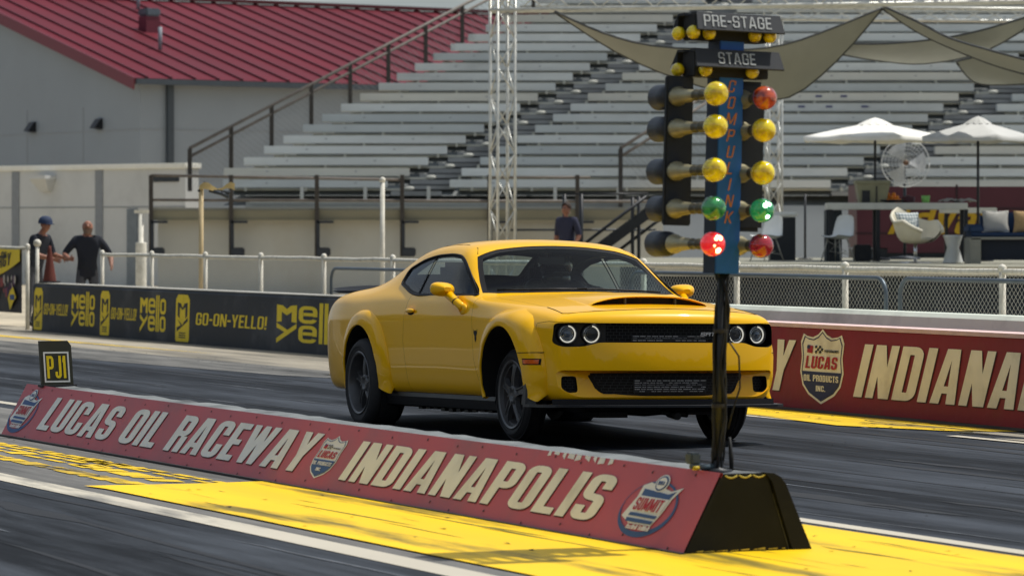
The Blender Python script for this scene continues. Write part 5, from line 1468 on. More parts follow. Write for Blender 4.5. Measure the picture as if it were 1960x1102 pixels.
# heads with visors
def head(z, txt, xs, th, tw):
    b = MB(); b.box(-.205, .195, -.06, .07, z - .11, z + .01, bev=.004); b.build('head_box', mat('head_box_black', (0.014, 0.015, 0.017), .7), lt)
    for sgn, nm in ((-1, 'visor'), (1, 'rear_visor')):
        b = MB(); y0, y1 = (-.105, -.145) if sgn < 0 else (.085, .135)
        xa, xb = .226, .236
        o = [(-xa, y0, z + .02), (xa, y0, z + .02), (xb, y1, z - .065), (-xb, y1, z - .065)]
        i = [(x, y + .006 * -sgn, zz - .006) for x, y, zz in o]
        b.add(o + i, [(0, 1, 2, 3), (7, 6, 5, 4), (0, 4, 5, 1), (1, 5, 6, 2), (2, 6, 7, 3), (3, 7, 4, 0)])
        b.add([(-xa, y0, z + .02), (-xb, y1, z - .065), (-xa, y0, z - .065)], [(0, 1, 2)]); b.add([(xa, y0, z + .02), (xb, y1, z - .065), (xa, y0, z - .065)], [(0, 1, 2)])
        b.box(-xa, xa, min(y0, y0 + .06 * -sgn), max(y0, y0 + .06 * -sgn), z + .008, z + .02)
        b.build(nm, M_visor, lt)
    b = MB()
    def F(x, y):
        t = y / .105
        return (x, -.145 + .04 * t - .004, z - .065 + .085 * t + .001)
    put_text(b, txt, F, th, .08, 0, -.018, .018, center=True, w=.52, t=.115, h=.105, gap=.12, width=tw); b.build('lettering', mat('visor_white', lin((160, 164, 164)), .6, var=.15), lt)
    for x, y in xs:
        b = MB(); b.ball((x, y, z - .078), .034, 14, 8); b.build('bulb', B_yel, lt)
head(2.170, 'PRE-STAGE', ((-.225, -.075), (-.140, -.075), (.108, -.075), (.19, -.075), (-.235, .06)), .070, .365)
head(1.995, 'STAGE', ((-.155, -.075), (.098, -.075), (-.235, .06)), .068, .20)
# pole and cables
b = MB(); b.tube([(0, 0, -.02), (0, 0, .96)], .019, 12); b.build('pole', mat('tree_pole', lin((44, 47, 50)), .45, metal=.4, var=.25, scale=12), lt)
rnd = random.Random(21)
M_cab = mat('cable_black', lin((17, 19, 21)), .6, var=.2); M_cab2 = mat('cable_olive', lin((40, 41, 36)), .65, var=.2)
for k in range(13):
    a = rnd.uniform(0, 6.28); b = MB(); p = []
    for i in range(12):
        z = .95 - .96 * i / 11; a += rnd.uniform(-.5, .5); r_ = .022 + .012 * rnd.random()
        p.append((r_ * cos(a) + .006 * sin(i), r_ * sin(a), z))
    p[0] = (rnd.uniform(-.04, .05), rnd.uniform(-.03, .03), .96)
    b.tube(p, rnd.uniform(.005, .008), 6); b.build('cable', M_cab2 if k % 4 == 0 else M_cab, lt)
b = MB(); b.tube([(.03, -.03, .62), (.075, -.05, .55), (.085, -.05, .40), (.05, -.04, .28), (.035, -.03, .2)], .005, 6); b.build('cable', M_cab, lt)
b = MB(); b.tube([(.05, -.02, .16), (.062, -.02, .06), (.066, -.02, -.0)], [.007, .012, .009], 6); b.build('cable', M_cab, lt)
for z in (.66, .30):
    b = MB(); b.lathe([(.036, z), (.037, z + .010), (.036, z + .020)], None, 14); b.build('cable_tie', DARKMK, lt)
b = MB(); b.box(-.16, -.105, -.03, .04, .03, .085, bev=.008); b.tube([(-.13, 0, .03), (-.07, .0, .012), (-.02, 0, .02)], .016, 8); b.tube([(-.16, -.02, .02), (-.06, -.03, .02)], .012, 8); b.build('connector', mat('connector_grey', lin((74, 88, 96)), .5, var=.2), lt)
b = MB(); b.tube([(-.15, -.03, .012), (-.12, -.035, .014)], .011, 10); b.build('connector_plug', mat('plug_yellow', lin((200, 176, 40)), .5), lt)
b = MB(); b.lathe([(.07, -.01), (.07, .006), (.03, .012), (.028, .05)], None, 16); b.build('base_flange', M_blk2, lt)

# ================================================================== the yellow car
CH, CP, CR_ = R(22.2), R(1.25), R(0.8)
hW = Vector((sin(CH), -cos(CH), 0)); lW = Vector((cos(CH), sin(CH), 0))
Wm = Matrix(((hW.x, lW.x, 0), (hW.y, lW.y, 0), (0, 0, 1)))
Pm = Matrix(((cos(CP), 0, -sin(CP)), (0, 1, 0), (sin(CP), 0, cos(CP))))
Rm = Matrix(((1, 0, 0), (0, cos(CR_), sin(CR_)), (0, -sin(CR_), cos(CR_))))
CARM = Matrix.Translation((-.318, 29.25, 0)) @ (Wm @ Pm @ Rm).to_4x4()
car = thing('sports_car', 'yellow two door muscle car with a black hood scoop launching with its nose lifted', 'car', CARM.translation)
car.rotation_euler = CARM.to_euler()

M_pnt = mat('yellow_car_paint', (.95, .505, .001), .34, var=.0, spec=.12, coat=.52)
M_trim = mat('black_trim', (0.010, 0.010, 0.011), .5, var=.1, spec=.15)
M_gap = mat('panel_gap', (0.004, 0.004, 0.004), .9)
M_liner = mat('arch_liner', (0.006, 0.006, 0.007), .9)
M_int = mat('cabin_black', (0.012, 0.013, 0.015), .7)
M_glass = glass_mat('car_glass', (.78, .86, .85), 0.0, 1.5, 0.01)
M_glassw = glass_mat('windshield_glass', (.68, .78, .79), 0.0, 1.5, -.012)
M_tyre = mat('tyre_rubber', (0.020, 0.020, 0.022), .75, var=.2, scale=14, dirt=(.05, .05, .05), dirt_amt=.4, dirt_scale=8)
M_rim = mat('dark_wheel', (0.12, 0.12, 0.125), .36, metal=.4, var=.15)
M_chrome = mat('chrome', (.7, .7, .7), .15, metal=1.0)

def xnose(y): return 3.850 - .155 * (min(abs(y), .95) / .82) ** 2.6
# key sections: x, half width, six top points, shoulder pair
KS = [
 (-1.10, .845, [(0, 1.00), (.25, 1.0), (.45, .995), (.58, .985), (.68, .97), (.74, .955)], (.785, .93), (.815, .89)),
 (-.97, .900, [(0, 1.062), (.25, 1.061), (.45, 1.057), (.58, 1.048), (.68, 1.037), (.77, 1.02)], (.835, .985), (.870, .93)),
 (-.60, .945, [(0, 1.085), (.25, 1.084), (.45, 1.08), (.57, 1.075), (.67, 1.068), (.77, 1.052)], (.850, 1.015), (.905, .955)),
 (-.40, .955, [(0, 1.112), (.25, 1.110), (.43, 1.103), (.54, 1.096), (.64, 1.083), (.76, 1.062)], (.855, 1.022), (.915, .955)),
 (-.20, .960, [(0, 1.185), (.25, 1.182), (.42, 1.172), (.52, 1.155), (.62, 1.125), (.75, 1.075)], (.855, 1.025), (.918, .955)),
 (.05, .960, [(0, 1.292), (.25, 1.288), (.43, 1.272), (.53, 1.250), (.625, 1.205), (.765, 1.095)], (.860, 1.028), (.918, .955)),
 (.30, .952, [(0, 1.366), (.25, 1.361), (.44, 1.343), (.555, 1.318), (.642, 1.268), (.790, 1.095)], (.866, 1.022), (.912, .952)),
 (.60, .940, [(0, 1.412), (.25, 1.407), (.47, 1.390), (.592, 1.362), (.670, 1.312), (.822, 1.06)], (.874, 1.003), (.907, .945)),
 (.90, .932, [(0, 1.435), (.25, 1.430), (.48, 1.411), (.612, 1.382), (.686, 1.330), (.846, 1.02)], (.880, .985), (.903, .938)),
 (1.20, .928, [(0, 1.441), (.25, 1.436), (.49, 1.416), (.624, 1.386), (.696, 1.334), (.862, 1.00)], (.885, .972), (.902, .932)),
 (1.42, .926, [(0, 1.438), (.25, 1.433), (.49, 1.413), (.632, 1.381), (.704, 1.328), (.868, .993)], (.887, .966), (.902, .928)),
 (1.60, .926, [(0, 1.420), (.25, 1.414), (.50, 1.394), (.645, 1.362), (.718, 1.310), (.872, .990)], (.888, .962), (.902, .925)),
 (1.72, .926, [(0, 1.376), (.25, 1.369), (.50, 1.348), (.658, 1.318), (.738, 1.264), (.874, .988)], (.889, .960), (.902, .923)),
 (1.85, .926, [(0, 1.295), (.25, 1.287), (.52, 1.262), (.697, 1.222), (.768, 1.168), (.875, .986)], (.889, .958), (.902, .921)),
 (2.00, .926, [(0, 1.202), (.25, 1.192), (.54, 1.162), (.737, 1.114), (.803, 1.068), (.876, .984)], (.889, .956), (.902, .919)),
 (2.14, .926, [(0, 1.120), (.25, 1.108), (.55, 1.072), (.770, 1.024), (.832, 1.002), (.874, .978)], (.888, .953), (.902, .917)),
 (2.28, .926, [(0, 1.045), (.25, 1.035), (.55, 1.010), (.760, .990), (.815, .982), (.866, .969)], (.886, .949), (.901, .914)),
 (2.38, .926, [(0, 1.011), (.25, 1.007), (.53, .998), (.720, .984), (.785, .977), (.855, .965)], (.882, .945), (.899, .911)),
 (2.65, .930, [(0, 1.000), (.25, .997), (.50, .985), (.680, .969), (.750, .963), (.836, .953)], (.868, .935), (.892, .903)),
 (3.00, .935, [(0, .978), (.25, .974), (.50, .960), (.660, .944), (.740, .937), (.830, .927)], (.866, .910), (.892, .880)),
 (3.30, .922, [(0, .946), (.25, .942), (.50, .930), (.650, .916), (.725, .909), (.812, .897)], (.852, .880), (.880, .852)),
 (3.53, .895, [(0, .916), (.25, .912), (.49, .902), (.635, .890), (.710, .883), (.790, .870)], (.832, .853), (.858, .828)),
 (3.70, .862, [(0, .889), (.25, .886), (.48, .878), (.610, .869), (.690, .862), (.762, .850)], (.800, .836), (.828, .812)),
]
ZL = [.832, .755, .64, .50, .375, .305, .258]       # side levels j8..j14
WI = [.002, .004, .004, .010, .026, .042, .085]
def ring_half(k):
    x, W, top, s6, s7 = k
    side = [(W - WI[i], min(ZL[i], s7[1] - .05 + (0 if i else 0)) if i == 0 else ZL[i]) for i in range(7)]
    return top + [s6, s7] + side
def xst(xs, y):
    k = {3.70: 1.0, 3.53: .72, 3.30: .38, 3.00: .10}.get(round(xs, 2), 0.0)
    return xs + k * (xnose(y) - 3.695) if k < 1 else xnose(y)
def lerp(a, b_, t): return a + (b_ - a) * t
FULL = []
for a, c_ in zip(KS[:-1], KS[1:]):
    FULL.append(a)
FULL.append(KS[-1])
def build_master():
    V, F = [], []
    def add(p): V.append(tuple(p)); return len(V) - 1
    rings = []
    for k in FULL:
        h = ring_half(k); xs = k[0]
        top = []
        for j in range(14, 0, -1): top.append(add((xst(xs, h[j][0]), -h[j][0], h[j][1])))
        top.append(add((xst(xs, 0), 0, h[0][1])))
        for j in range(1, 15): top.append(add((xst(xs, h[j][0]), h[j][0], h[j][1])))
        yb = h[14][0]; fr = [.93, .80, .66, .50, .34, .17]
        botl = [add((xst(xs, yb * f), yb * f, .250)) for f in fr]
        botc = add((xst(xs, 0), 0, .250))
        botr = [add((xst(xs, yb * f), -yb * f, .250)) for f in fr[::-1]]
        rings.append(top + botl + [botc] + botr)
    n = len(rings[0])
    for a, c_ in zip(rings[:-1], rings[1:]):
        for i in range(n):
            j = (i + 1) % n; F.append((a[i], c_[i], c_[j], a[j]))
    def cap(ring, k, sgn, bulge):
        h = ring_half(k)
        ys = [h[j][0] for j in range(1, 7)]
        rows = [ring[7:22]]
        for m in range(1, 7):
            r_ = [ring[7 - m]]
            sc_ = h[7 + m][0] / h[7][0]; z = h[7 + m][1]
            cols = [-y for y in ys[::-1]] + [0] + ys
            for y in cols:
                yy = y * sc_; xx = (xnose(yy) if sgn > 0 else k[0] - .03 * (1 - (yy / .85) ** 2))
                r_.append(add((xx + sgn * bulge[m - 1] * (1 - .55 * (abs(yy) / .86) ** 4), yy, z)))
            r_.append(ring[21 + m]); rows.append(r_)
        last = [ring[0]] + [ring[i] for i in range(n - 1, n - 7, -1)] + [ring[n - 7]] + [ring[i] for i in range(n - 8, n - 14, -1)] + [ring[28]]
        rows.append(last)
        for a, c_ in zip(rows[:-1], rows[1:]):
            for i in range(14):
                q = (a[i], c_[i], c_[i + 1], a[i + 1])
                F.append(q if sgn < 0 else q[::-1])
    cap(rings[-1], FULL[-1], 1, [.014, .020, .036, .048, .042, .024])
    cap(rings[0], FULL[0], -1, [.01, .02, .03, .06, .05, .0])
    me = bpy.data.meshes.new('m'); me.from_pydata(V, [], F); me.update()
    bm = bmesh.new(); bm.from_mesh(me)
    cl = bm.edges.layers.float.new('crease_edge')      # the pressed line along the flanks
    for e in bm.edges:
        a, c_ = e.verts
        if abs(a.co.z - c_.co.z) < .03 and all(.80 < v.co.z < .84 and abs(v.co.y) > .86 and -1.0 < v.co.x < 3.45 for v in (a, c_)) and abs(a.co.x - c_.co.x) > .05: e[cl] = .75
    bmesh.ops.recalc_face_normals(bm, faces=bm.faces[:]); bm.to_mesh(me); bm.free()
    o = bpy.data.objects.new('m', me); COL.objects.link(o)
    md = o.modifiers.new('s', 'SUBSURF'); md.levels = 2; md.render_levels = 2
    dg = bpy.context.evaluated_depsgraph_get(); dg.update()
    m2 = bpy.data.meshes.new_from_object(o.evaluated_get(dg)); bpy.data.objects.remove(o)
    for f in m2.polygons: f.use_smooth = True
    return m2
master = build_master()
MV = [v.co.copy() for v in master.vertices]; MF = [list(p.vertices) for p in master.polygons]
MN = [v.normal.copy() for v in master.vertices]
mbvh = BVHTree.FromPolygons(MV, MF)
def smooth_normal(p, fi):
    ids = MF[fi]; n = Vector((0, 0, 0)); W = 0
    # inverse distance weights are exact at the corners and smooth between
    for i in ids:
        w = 1.0 / ((MV[i] - p).length + 1e-5) ** 2; n += MN[i] * w
    return n.normalized()
def hit(p, d):
    r_ = mbvh.ray_cast(Vector(p), Vector(d)); return r_[0], (smooth_normal(r_[0], r_[2]) if r_[0] else None)
def onside(x, z, s=-1):
    return hit((x, s * 2.0, z), (0, -s, 0))
def ontop(x, y): return hit((x, y, 3.0), (0, 0, -1))
def onnose(y, z): return hit((6.0, y, z), (-1, 0, 0))

def tmp(me):
    o = bpy.data.objects.new('t', me); COL.objects.link(o); return o
def boolean(me, cutters, op='DIFFERENCE'):
    o = tmp(me); cs = []
    for c_ in cutters:
        co = tmp(c_); cs.append(co)
        md = o.modifiers.new('b', 'BOOLEAN'); md.operation = op; md.object = co
        try: md.solver = 'MANIFOLD'
        except Exception: md.solver = 'EXACT'
        try: md.material_mode = 'TRANSFER'
        except Exception: pass
    dg = bpy.context.evaluated_depsgraph_get(); dg.update()
    m2 = bpy.data.meshes.new_from_object(o.evaluated_get(dg))
    bpy.data.objects.remove(o)
    for co in cs: bpy.data.objects.remove(co)
    return m2
def cutter(mb, m):
    me = bpy.data.meshes.new('c'); me.from_pydata(mb.v, [], mb.f); me.materials.append(m)
    bm = bmesh.new(); bm.from_mesh(me); bmesh.ops.remove_doubles(bm, verts=bm.verts[:], dist=1e-6); bmesh.ops.recalc_face_normals(bm, faces=bm.faces[:]); bm.to_mesh(me); bm.free()
    return me
def roundpoly(pts, r, n=4):
    out = []; k = len(pts)
    for i in range(k):
        p, a, c_ = Vector(pts[i]), Vector(pts[i - 1]), Vector(pts[(i + 1) % k])
        q = r[i] if isinstance(r, (list, tuple)) else r
        u, v = (a - p), (c_ - p); q = min(q, u.length * .45, v.length * .45)
        if q < 1e-4: out.append(tuple(p)); continue
        s0, s1 = p + u.normalized() * q, p + v.normalized() * q
        for j in range(n + 1):
            t = j / n; out.append(tuple(s0 * (1 - t) ** 2 + p * 2 * t * (1 - t) + s1 * t * t))
    return out
def inset(poly, d):
    """shrink a counter-clockwise polygon by d"""
    a = sum(poly[i - 1][0] * poly[i][1] - poly[i][0] * poly[i - 1][1] for i in range(len(poly)))
    s = 1 if a > 0 else -1; out = []; k = len(poly)
    for i in range(k):
        p, u, v = Vector(poly[i]), Vector(poly[i - 1]), Vector(poly[(i + 1) % k])
        e1, e2 = (p - u).normalized(), (v - p).normalized()
        n1, n2 = Vector((-e1.y, e1.x)) * s, Vector((-e2.y, e2.x)) * s
        m_ = (n1 + n2); L = m_.length
        m_ = m_ / max(L, .3); dd = d / max(m_.dot(n1), .35)
        out.append(tuple(p + m_ * dd))
    return out

ARF, ARR, ARAD = (2.99, .385), (.03, .385), .402
def mirror(poly): return poly
def yprism(poly, y0, y1, m):
    b = MB(); b.prism(poly, lambda a, c_, d: (a, d, c_), y0, y1); return cutter(b, m)
def zprism(poly, z0, z1, m):
    b = MB(); b.prism(poly, lambda a, c_, d: (a, c_, d), z0, z1); return cutter(b, m)
def xprism(poly, x0, x1, m):
    b = MB(); b.prism(poly, lambda a, c_, d: (d, a, c_), x0, x1); return cutter(b, m)

# ---- openings
cuts = []
for cx, cz in (ARF, ARR):
    c_ = [(cx + ARAD * cos(2 * pi * i / 40), cz + ARAD * sin(2 * pi * i / 40)) for i in range(40)]
    for s in (-1, 1): cuts.append(yprism(c_, s * .52, s * 1.2, M_liner))
b = MB(); P = []
for k in KS:
    if -.25 < k[0] < 2.05:
        t = [(y * .93, z - .055) for y, z in k[2]]
        h = [(0, t[0][1])] + t[1:5] + [(min(.79, t[5][0]), t[5][1] - .03), (.79, .90), (.79, .50 if k[0] > .2 else .80)]
        P.append([(k[0], -y, z) for y, z in h[::-1]] + [(k[0], y, z) for y, z in h[1:]])
b.grid(P, smooth=False, closed=True); b.add(P[0], [list(range(15))]); b.add(P[-1], [list(range(15))])
cuts.append(cutter(b, M_int))
DLO = roundpoly([(2.18, .998), (1.01, 1.005), (.85, 1.024), (.50, 1.100), (.46, 1.213), (.745, 1.281), (1.02, 1.312), (1.37, 1.317), (1.575, 1.300), (1.69, 1.262)], [.02, .1, .1, .03, .06, .1, .1, .1, .08, .06])
for s in (-1, 1): cuts.append(yprism(DLO, s * .40, s * 1.05, M_trim))
WSH = [(2.325, 0), (2.315, .25), (2.28, .50), (2.23, .68), (2.165, .778), (2.0, .738), (1.86, .697), (1.745, .655), (1.705, .48), (1.692, .25), (1.688, 0)]
WSH = WSH + [(x, -y) for x, y in WSH[-2:0:-1]]
cuts.append(zprism(WSH, .985, 1.6, M_trim))
RWN = roundpoly([(-.20, .50), (-.24, 0), (-.20, -.50), (.42, -.43), (.47, 0), (.42, .43)], [.08, .2, .08, .06, .2, .06])
cuts.append(zprism(RWN, 1.02, 1.6, M_trim))
# ---- nose openings
GRL = roundpoly([(.845, .800), (-.845, .800), (-.855, .655), (-.80, .632), (-.66, .636), (-.56, .664), (.56, .664), (.66, .636), (.80, .632), (.855, .655)], [.035, .035, .03, .03, .03, .03, .03, .03, .03, .03])
cuts.append(xprism(GRL, 3.48, 4.2, M_trim))
SCL = roundpoly([(.835, .47), (-.835, .47), (-.845, .37), (-.72, .283), (.72, .283), (.845, .37)], [.06, .06, .05, .12, .12, .05])
b = MB(); P = []
for d in (-.028, .4):
    P.append([(xnose(a) + .03 + d, a, c_) for a, c_ in SCL])
b.grid(P, smooth=False, closed=True); b.add(P[0], [list(range(len(SCL)))]); b.add(P[-1], [list(range(len(SCL)))])
cuts.append(cutter(b, M_pnt))
LOW = roundpoly([(.600, .437), (-.600, .437), (-.515, .303), (.515, .303)], [.018, .018, .045, .045])
FOG = roundpoly([(.80, .428), (.685, .428), (.680, .316), (.755, .312), (.80, .345)], .022)
FOGR = [(-a, c_) for a, c_ in FOG]
for p_ in (LOW, FOG, FOGR): cuts.append(xprism(p_, 3.45, 4.2, M_trim))
# scoop mouth floor stays part of the hood
shell = master.copy(); shell.materials.clear(); shell.materials.append(M_pnt)
shell = boolean(shell, cuts)
# ---- opening panels
DOOR = [(.905, 1.06), (.900, .83), (.885, .66), (.925, .45), (.945, .20), (2.46, .20), (2.44, .30), (2.335, .54), (2.315, .83), (2.245, 1.01), (2.2, 1.06)]
HOODP = [(3.735, 0), (3.730, .3), (3.70, .55), (3.655, .72), (3.615, .755), (3.30, .735), (2.9, .74), (2.5, .75), (2.345, .745), (2.36, .5), (2.39, 0)]
HOODP = HOODP + [(x, -y) for x, y in HOODP[-2:0:-1]]
BUMP = [(3.47, .10), (4.3, .10), (4.3, .80), (3.80, .80), (3.60, .812), (3.47, .80)]
def part_from(body, poly, mk, name, gap=.0032):
    piece = boolean(body.copy(), [mk(inset(poly, gap))], 'INTERSECT')
    rest = boolean(body, [mk(poly)], 'DIFFERENCE')
    return piece, rest
pieces = []
for s in (-1, 1):
    pc, shell = part_from(shell, DOOR, lambda p: yprism(p, s * .81, s * 1.2, M_gap), 'door'); pieces.append(('door', pc))
pc, shell = part_from(shell, HOODP, lambda p: zprism(p, .80, 1.25, M_gap), 'hood'); pieces.append(('hood', pc))
pc, shell = part_from(shell, BUMP, lambda p: yprism(p, -1.3, 1.3, M_gap), 'front_bumper'); pieces.append(('front_bumper', pc))
pieces.append(('body', shell))
def finish(name, me):
    """smooth reflections: outer faces take the uncut body's normals"""
    nr = [None] * len(me.loops)
    for f in me.polygons:
        f.use_smooth = True
        c = f.center; loc, n0, fi, d = mbvh.find_nearest(c)
        outer = d is not None and d < .0025 and smooth_normal(loc, fi).dot(f.normal) > .6
        for li in f.loop_indices:
            if outer:
                p = me.vertices[me.loops[li].vertex_index].co
                l2, n2, f2, d2 = mbvh.find_nearest(p); nr[li] = smooth_normal(l2, f2)
            else: nr[li] = f.normal.copy()
    me.normals_split_custom_set(nr)
    o = bpy.data.objects.new(name, me); COL.objects.link(o); o.parent = car; me.name = name
    return o
for nm, me in pieces: P_ = finish(nm, me)

# ---- glass and black frames laid on the body surface
def panel(poly, ray, border, names, mats, off=-.006, step=.045, nsub=1):
    """poly in 2D; the band within `border` of the edge becomes the dark frame"""
    def dens(p):
        out = []
        for i in range(len(p)):
            a, c_ = Vector(p[i]), Vector(p[(i + 1) % len(p)]); k = max(1, int((c_ - a).length / step))
            out += [tuple(a + (c_ - a) * j / k) for j in range(k)]
        return out
    A = sum(poly[i - 1][0] * poly[i][1] - poly[i][0] * poly[i - 1][1] for i in range(len(poly)))
    if A < 0: poly = poly[::-1]
    outer, inner = dens(poly), dens(inset(poly, border))
    vs = [Vector(p) for p in outer + inner]; no, ni = len(outer), len(inner)
    xs = [p[0] for p in outer]; ys = [p[1] for p in outer]
    ed = [(i, (i + 1) % no) for i in range(no)] + [(no + i, no + (i + 1) % ni) for i in range(ni)]
    def inside(q, pl):
        c_ = False
        for i in range(len(pl)):
            (x1, y1), (x2, y2) = pl[i - 1], pl[i]
            if (y1 > q[1]) != (y2 > q[1]) and q[0] < (x2 - x1) * (q[1] - y1) / (y2 - y1) + x1: c_ = not c_
        return c_
    ins = inset(poly, border + step * .5)
    x = min(xs)
    while x < max(xs):
        y = min(ys)
        while y < max(ys):
            if inside((x, y), ins): vs.append(Vector((x, y)))
            y += step
        x += step
    v, e, f, ov, oe, of = delaunay_2d_cdt(vs, ed, [list(range(no)), list(range(no, no + ni))], 0, 1e-6)
    P3, N3 = [], []
    for q in v:
        h, n = ray(q[0], q[1])
        if h is None: h, n = Vector((0, 0, -5)), Vector((0, 0, 1))
        P3.append(h + n * off); N3.append(n)
    G, B = MB(), MB()
    for t, o in zip(f, of):
        if not o or any(P3[i].z < -1 for i in t): continue
        mb = G if 1 in o else B
        a_, b_, c_ = (P3[i] for i in t)
        if (b_ - a_).cross(c_ - a_).dot(N3[t[0]]) < 0: t = t[::-1]
        mb.add([P3[i] for i in t], [(0, 1, 2)], 0, True)
    objs = []
    for mb, nm, m_ in ((G, names[0], mats[0]), (B, names[1], mats[1])):
        o = mb.build(nm, m_, car, fixn=False)
        bm = bmesh.new(); bm.from_mesh(o.data); bmesh.ops.remove_doubles(bm, verts=bm.verts[:], dist=1e-5); bm.to_mesh(o.data); bm.free()
        objs.append(o)
    objs[1].parent = objs[0]
    return objs
panel(WSH, ontop, .040, ('windshield', 'frame'), (M_glassw, M_trim), -.004)
panel(RWN, ontop, .035, ('rear_window', 'frame'), (M_glass, M_trim), -.004)
QX = [(1.02, 1.003), (.80, 1.024), (.44, 1.096), (.468, 1.213), (.66, 1.281), (.86, 1.306)]
for s in (-1, 1):
    rear = [(1.015, 1.007), (.85, 1.026), (.51, 1.100), (.468, 1.211), (.745, 1.279), (.99, 1.308)]
    front = [(2.172, 1.0), (1.05, 1.006), (1.025, 1.311), (1.37, 1.315), (1.573, 1.298), (1.683, 1.261)]
    panel(roundpoly(rear, .02), lambda x, z: onside(x, z, s), .020, ('quarter_window', 'frame'), (M_glass, M_trim), -.006)
    panel(roundpoly(front, .02), lambda x, z: onside(x, z, s), .018, ('side_window', 'frame'), (M_glass, M_trim), -.006)
    b = MB()                                # black strip round the glass
    pts = [onside(x, z, s) for x, z in DLO]
    b.tube([p + n * .001 for p, n in pts if p] + [pts[0][0] + pts[0][1] * .001], .008, 6); b.build('window_seal', M_trim, car)

# ---- wide wheel-arch flares
FLB = []
def flare(cx, cz, s, angs, rout, yout):
    b = MB(); P, LN = [], []
    n = 36
    for i in range(n + 1):
        t = i / n; q = t * (len(angs) - 1); k = min(int(q), len(angs) - 2); f = q - k; f2 = f * f * (3 - 2 * f)
        a = R(lerp(angs[k], angs[k + 1], f)); ro = lerp(rout[k], rout[k + 1], f2); yo = lerp(yout[k], yout[k + 1], f2)
        ri = ARAD - .012
        def P_(r_, y): return Vector((cx + r_ * cos(a), s * y, cz + r_ * sin(a)))
        h, _ = onside(cx + ro * cos(a), min(cz + ro * sin(a), .93), s)
        yb = abs(h.y) if h else .92
        mid = ri + (ro - ri) * .60
        row = [P_(ro + .004, yb - .016), P_(ro, yb + .004), P_(lerp(ro, ri, .12), lerp(yb, yo, .38)), P_(lerp(ro, ri, .30), lerp(yb, yo, .72)), P_(lerp(ro, ri, .58), lerp(yb, yo, .94)), P_(ri + .030, yo), P_(ri + .006, yo + .001), P_(ri, yo - .006), P_(ri + .002, yo - .016)]
        LN.append([P_(ri + .0015, yo - .014), P_(ri + .004, yo - .05), P_(ri + .012, .72)])
        P.append(row)
    b.grid(P)
    fo = b.build('fender_flare', M_pnt, car, angle=50); FLB.append(BVHTree.FromPolygons([Vector(v) for v in b.v], b.f))
    b = MB(); b.grid(LN); b.build('arch_liner', M_liner, car)
    return fo
for s in (-1, 1):
    flare(ARF[0], ARF[1], s, [-14, 8, 25, 45, 68, 90, 112, 138, 160, 182, 198], [.56, .60, .61, .600, .545, .510, .510, .515, .500, .470, .44], [.945, .965, .98, .988, .99, .99, .99, .988, .98, .965, .945])
    flare(ARR[0], ARR[1], s, [-14, 8, 25, 45, 68, 90, 112, 138, 160, 182, 198], [.56, .57, .57, .565, .53, .510, .505, .49, .475, .46, .44], [.95, .97, .985, .99, .993, .993, .99, .985, .975, .96, .945])

b = MB(); pts = [ontop(x, y) for x, y in [(3.30, -.735), (3.45, -.742), (3.615, -.755), (3.655, -.72), (3.70, -.55), (3.725, -.4), (3.735, -.2), (3.735, 0), (3.735, .2), (3.725, .4), (3.70, .55), (3.655, .72), (3.615, .755), (3.45, .742), (3.30, .735)]]
b.tube([p + n * .0008 for p, n in pts], .0036, 6); b.build('hood_seam', M_gap, car)
# ---- hood scoop
SX0, SLEN, SW = 3.46, 1.06, .465
def scoop_pt(u, v, lift):
    w = SW - .10 * v; y = u * w; x = SX0 - .045 * u * u - SLEN * v
    h, n = ontop(x, y); z0 = h.z if h else .93
    prof = (1 - abs(u) ** 3.2) ** .8 * (1 - v ** 1.5) ** 1.0
    return Vector((x, y, z0 - .004 + lift * prof + .004 * (1 if prof > .02 else 0)))
b = MB(); P = []
for i in range(17):
    P.append([scoop_pt(-1 + 2 * j / 32, i / 16, .062) for j in range(33)])
lip = [p + Vector((-.01, 0, -.010 * min(1, (1 - abs(-1 + 2 * j / 32)) * 6))) for j, p in enumerate(P[0])]
back = [p + Vector((-.10, 0, -.006)) for p in lip]
b.grid([back, lip, [p + Vector((.006, 0, -.004)) for p in P[0]]] + P)
b.build('hood_scoop', M_pnt, car, angle=60)
b = MB()
m0 = [scoop_pt(-1 + 2 * j / 32, 0, .056) + Vector((-.045, 0, 0)) for j in range(33)]
m1 = [scoop_pt(-1 + 2 * j / 32, 0, 0) + Vector((-.045, 0, -.004)) for j in range(33)]
b.grid([m0, m1], smooth=False); b.build('scoop_mouth', M_gap, car)
for u in (-.42, .42):
    b = MB(); p0, p1 = scoop_pt(u, 0, .053), scoop_pt(u, 0, .0)
    b.bar(p0 + Vector((-.02, 0, 0)), p1 + Vector((-.02, 0, 0)), .012, .03, up=(1, 0, 0)); b.build('scoop_divider', mat('scoop_grey', (.05, .05, .05), .5), car)

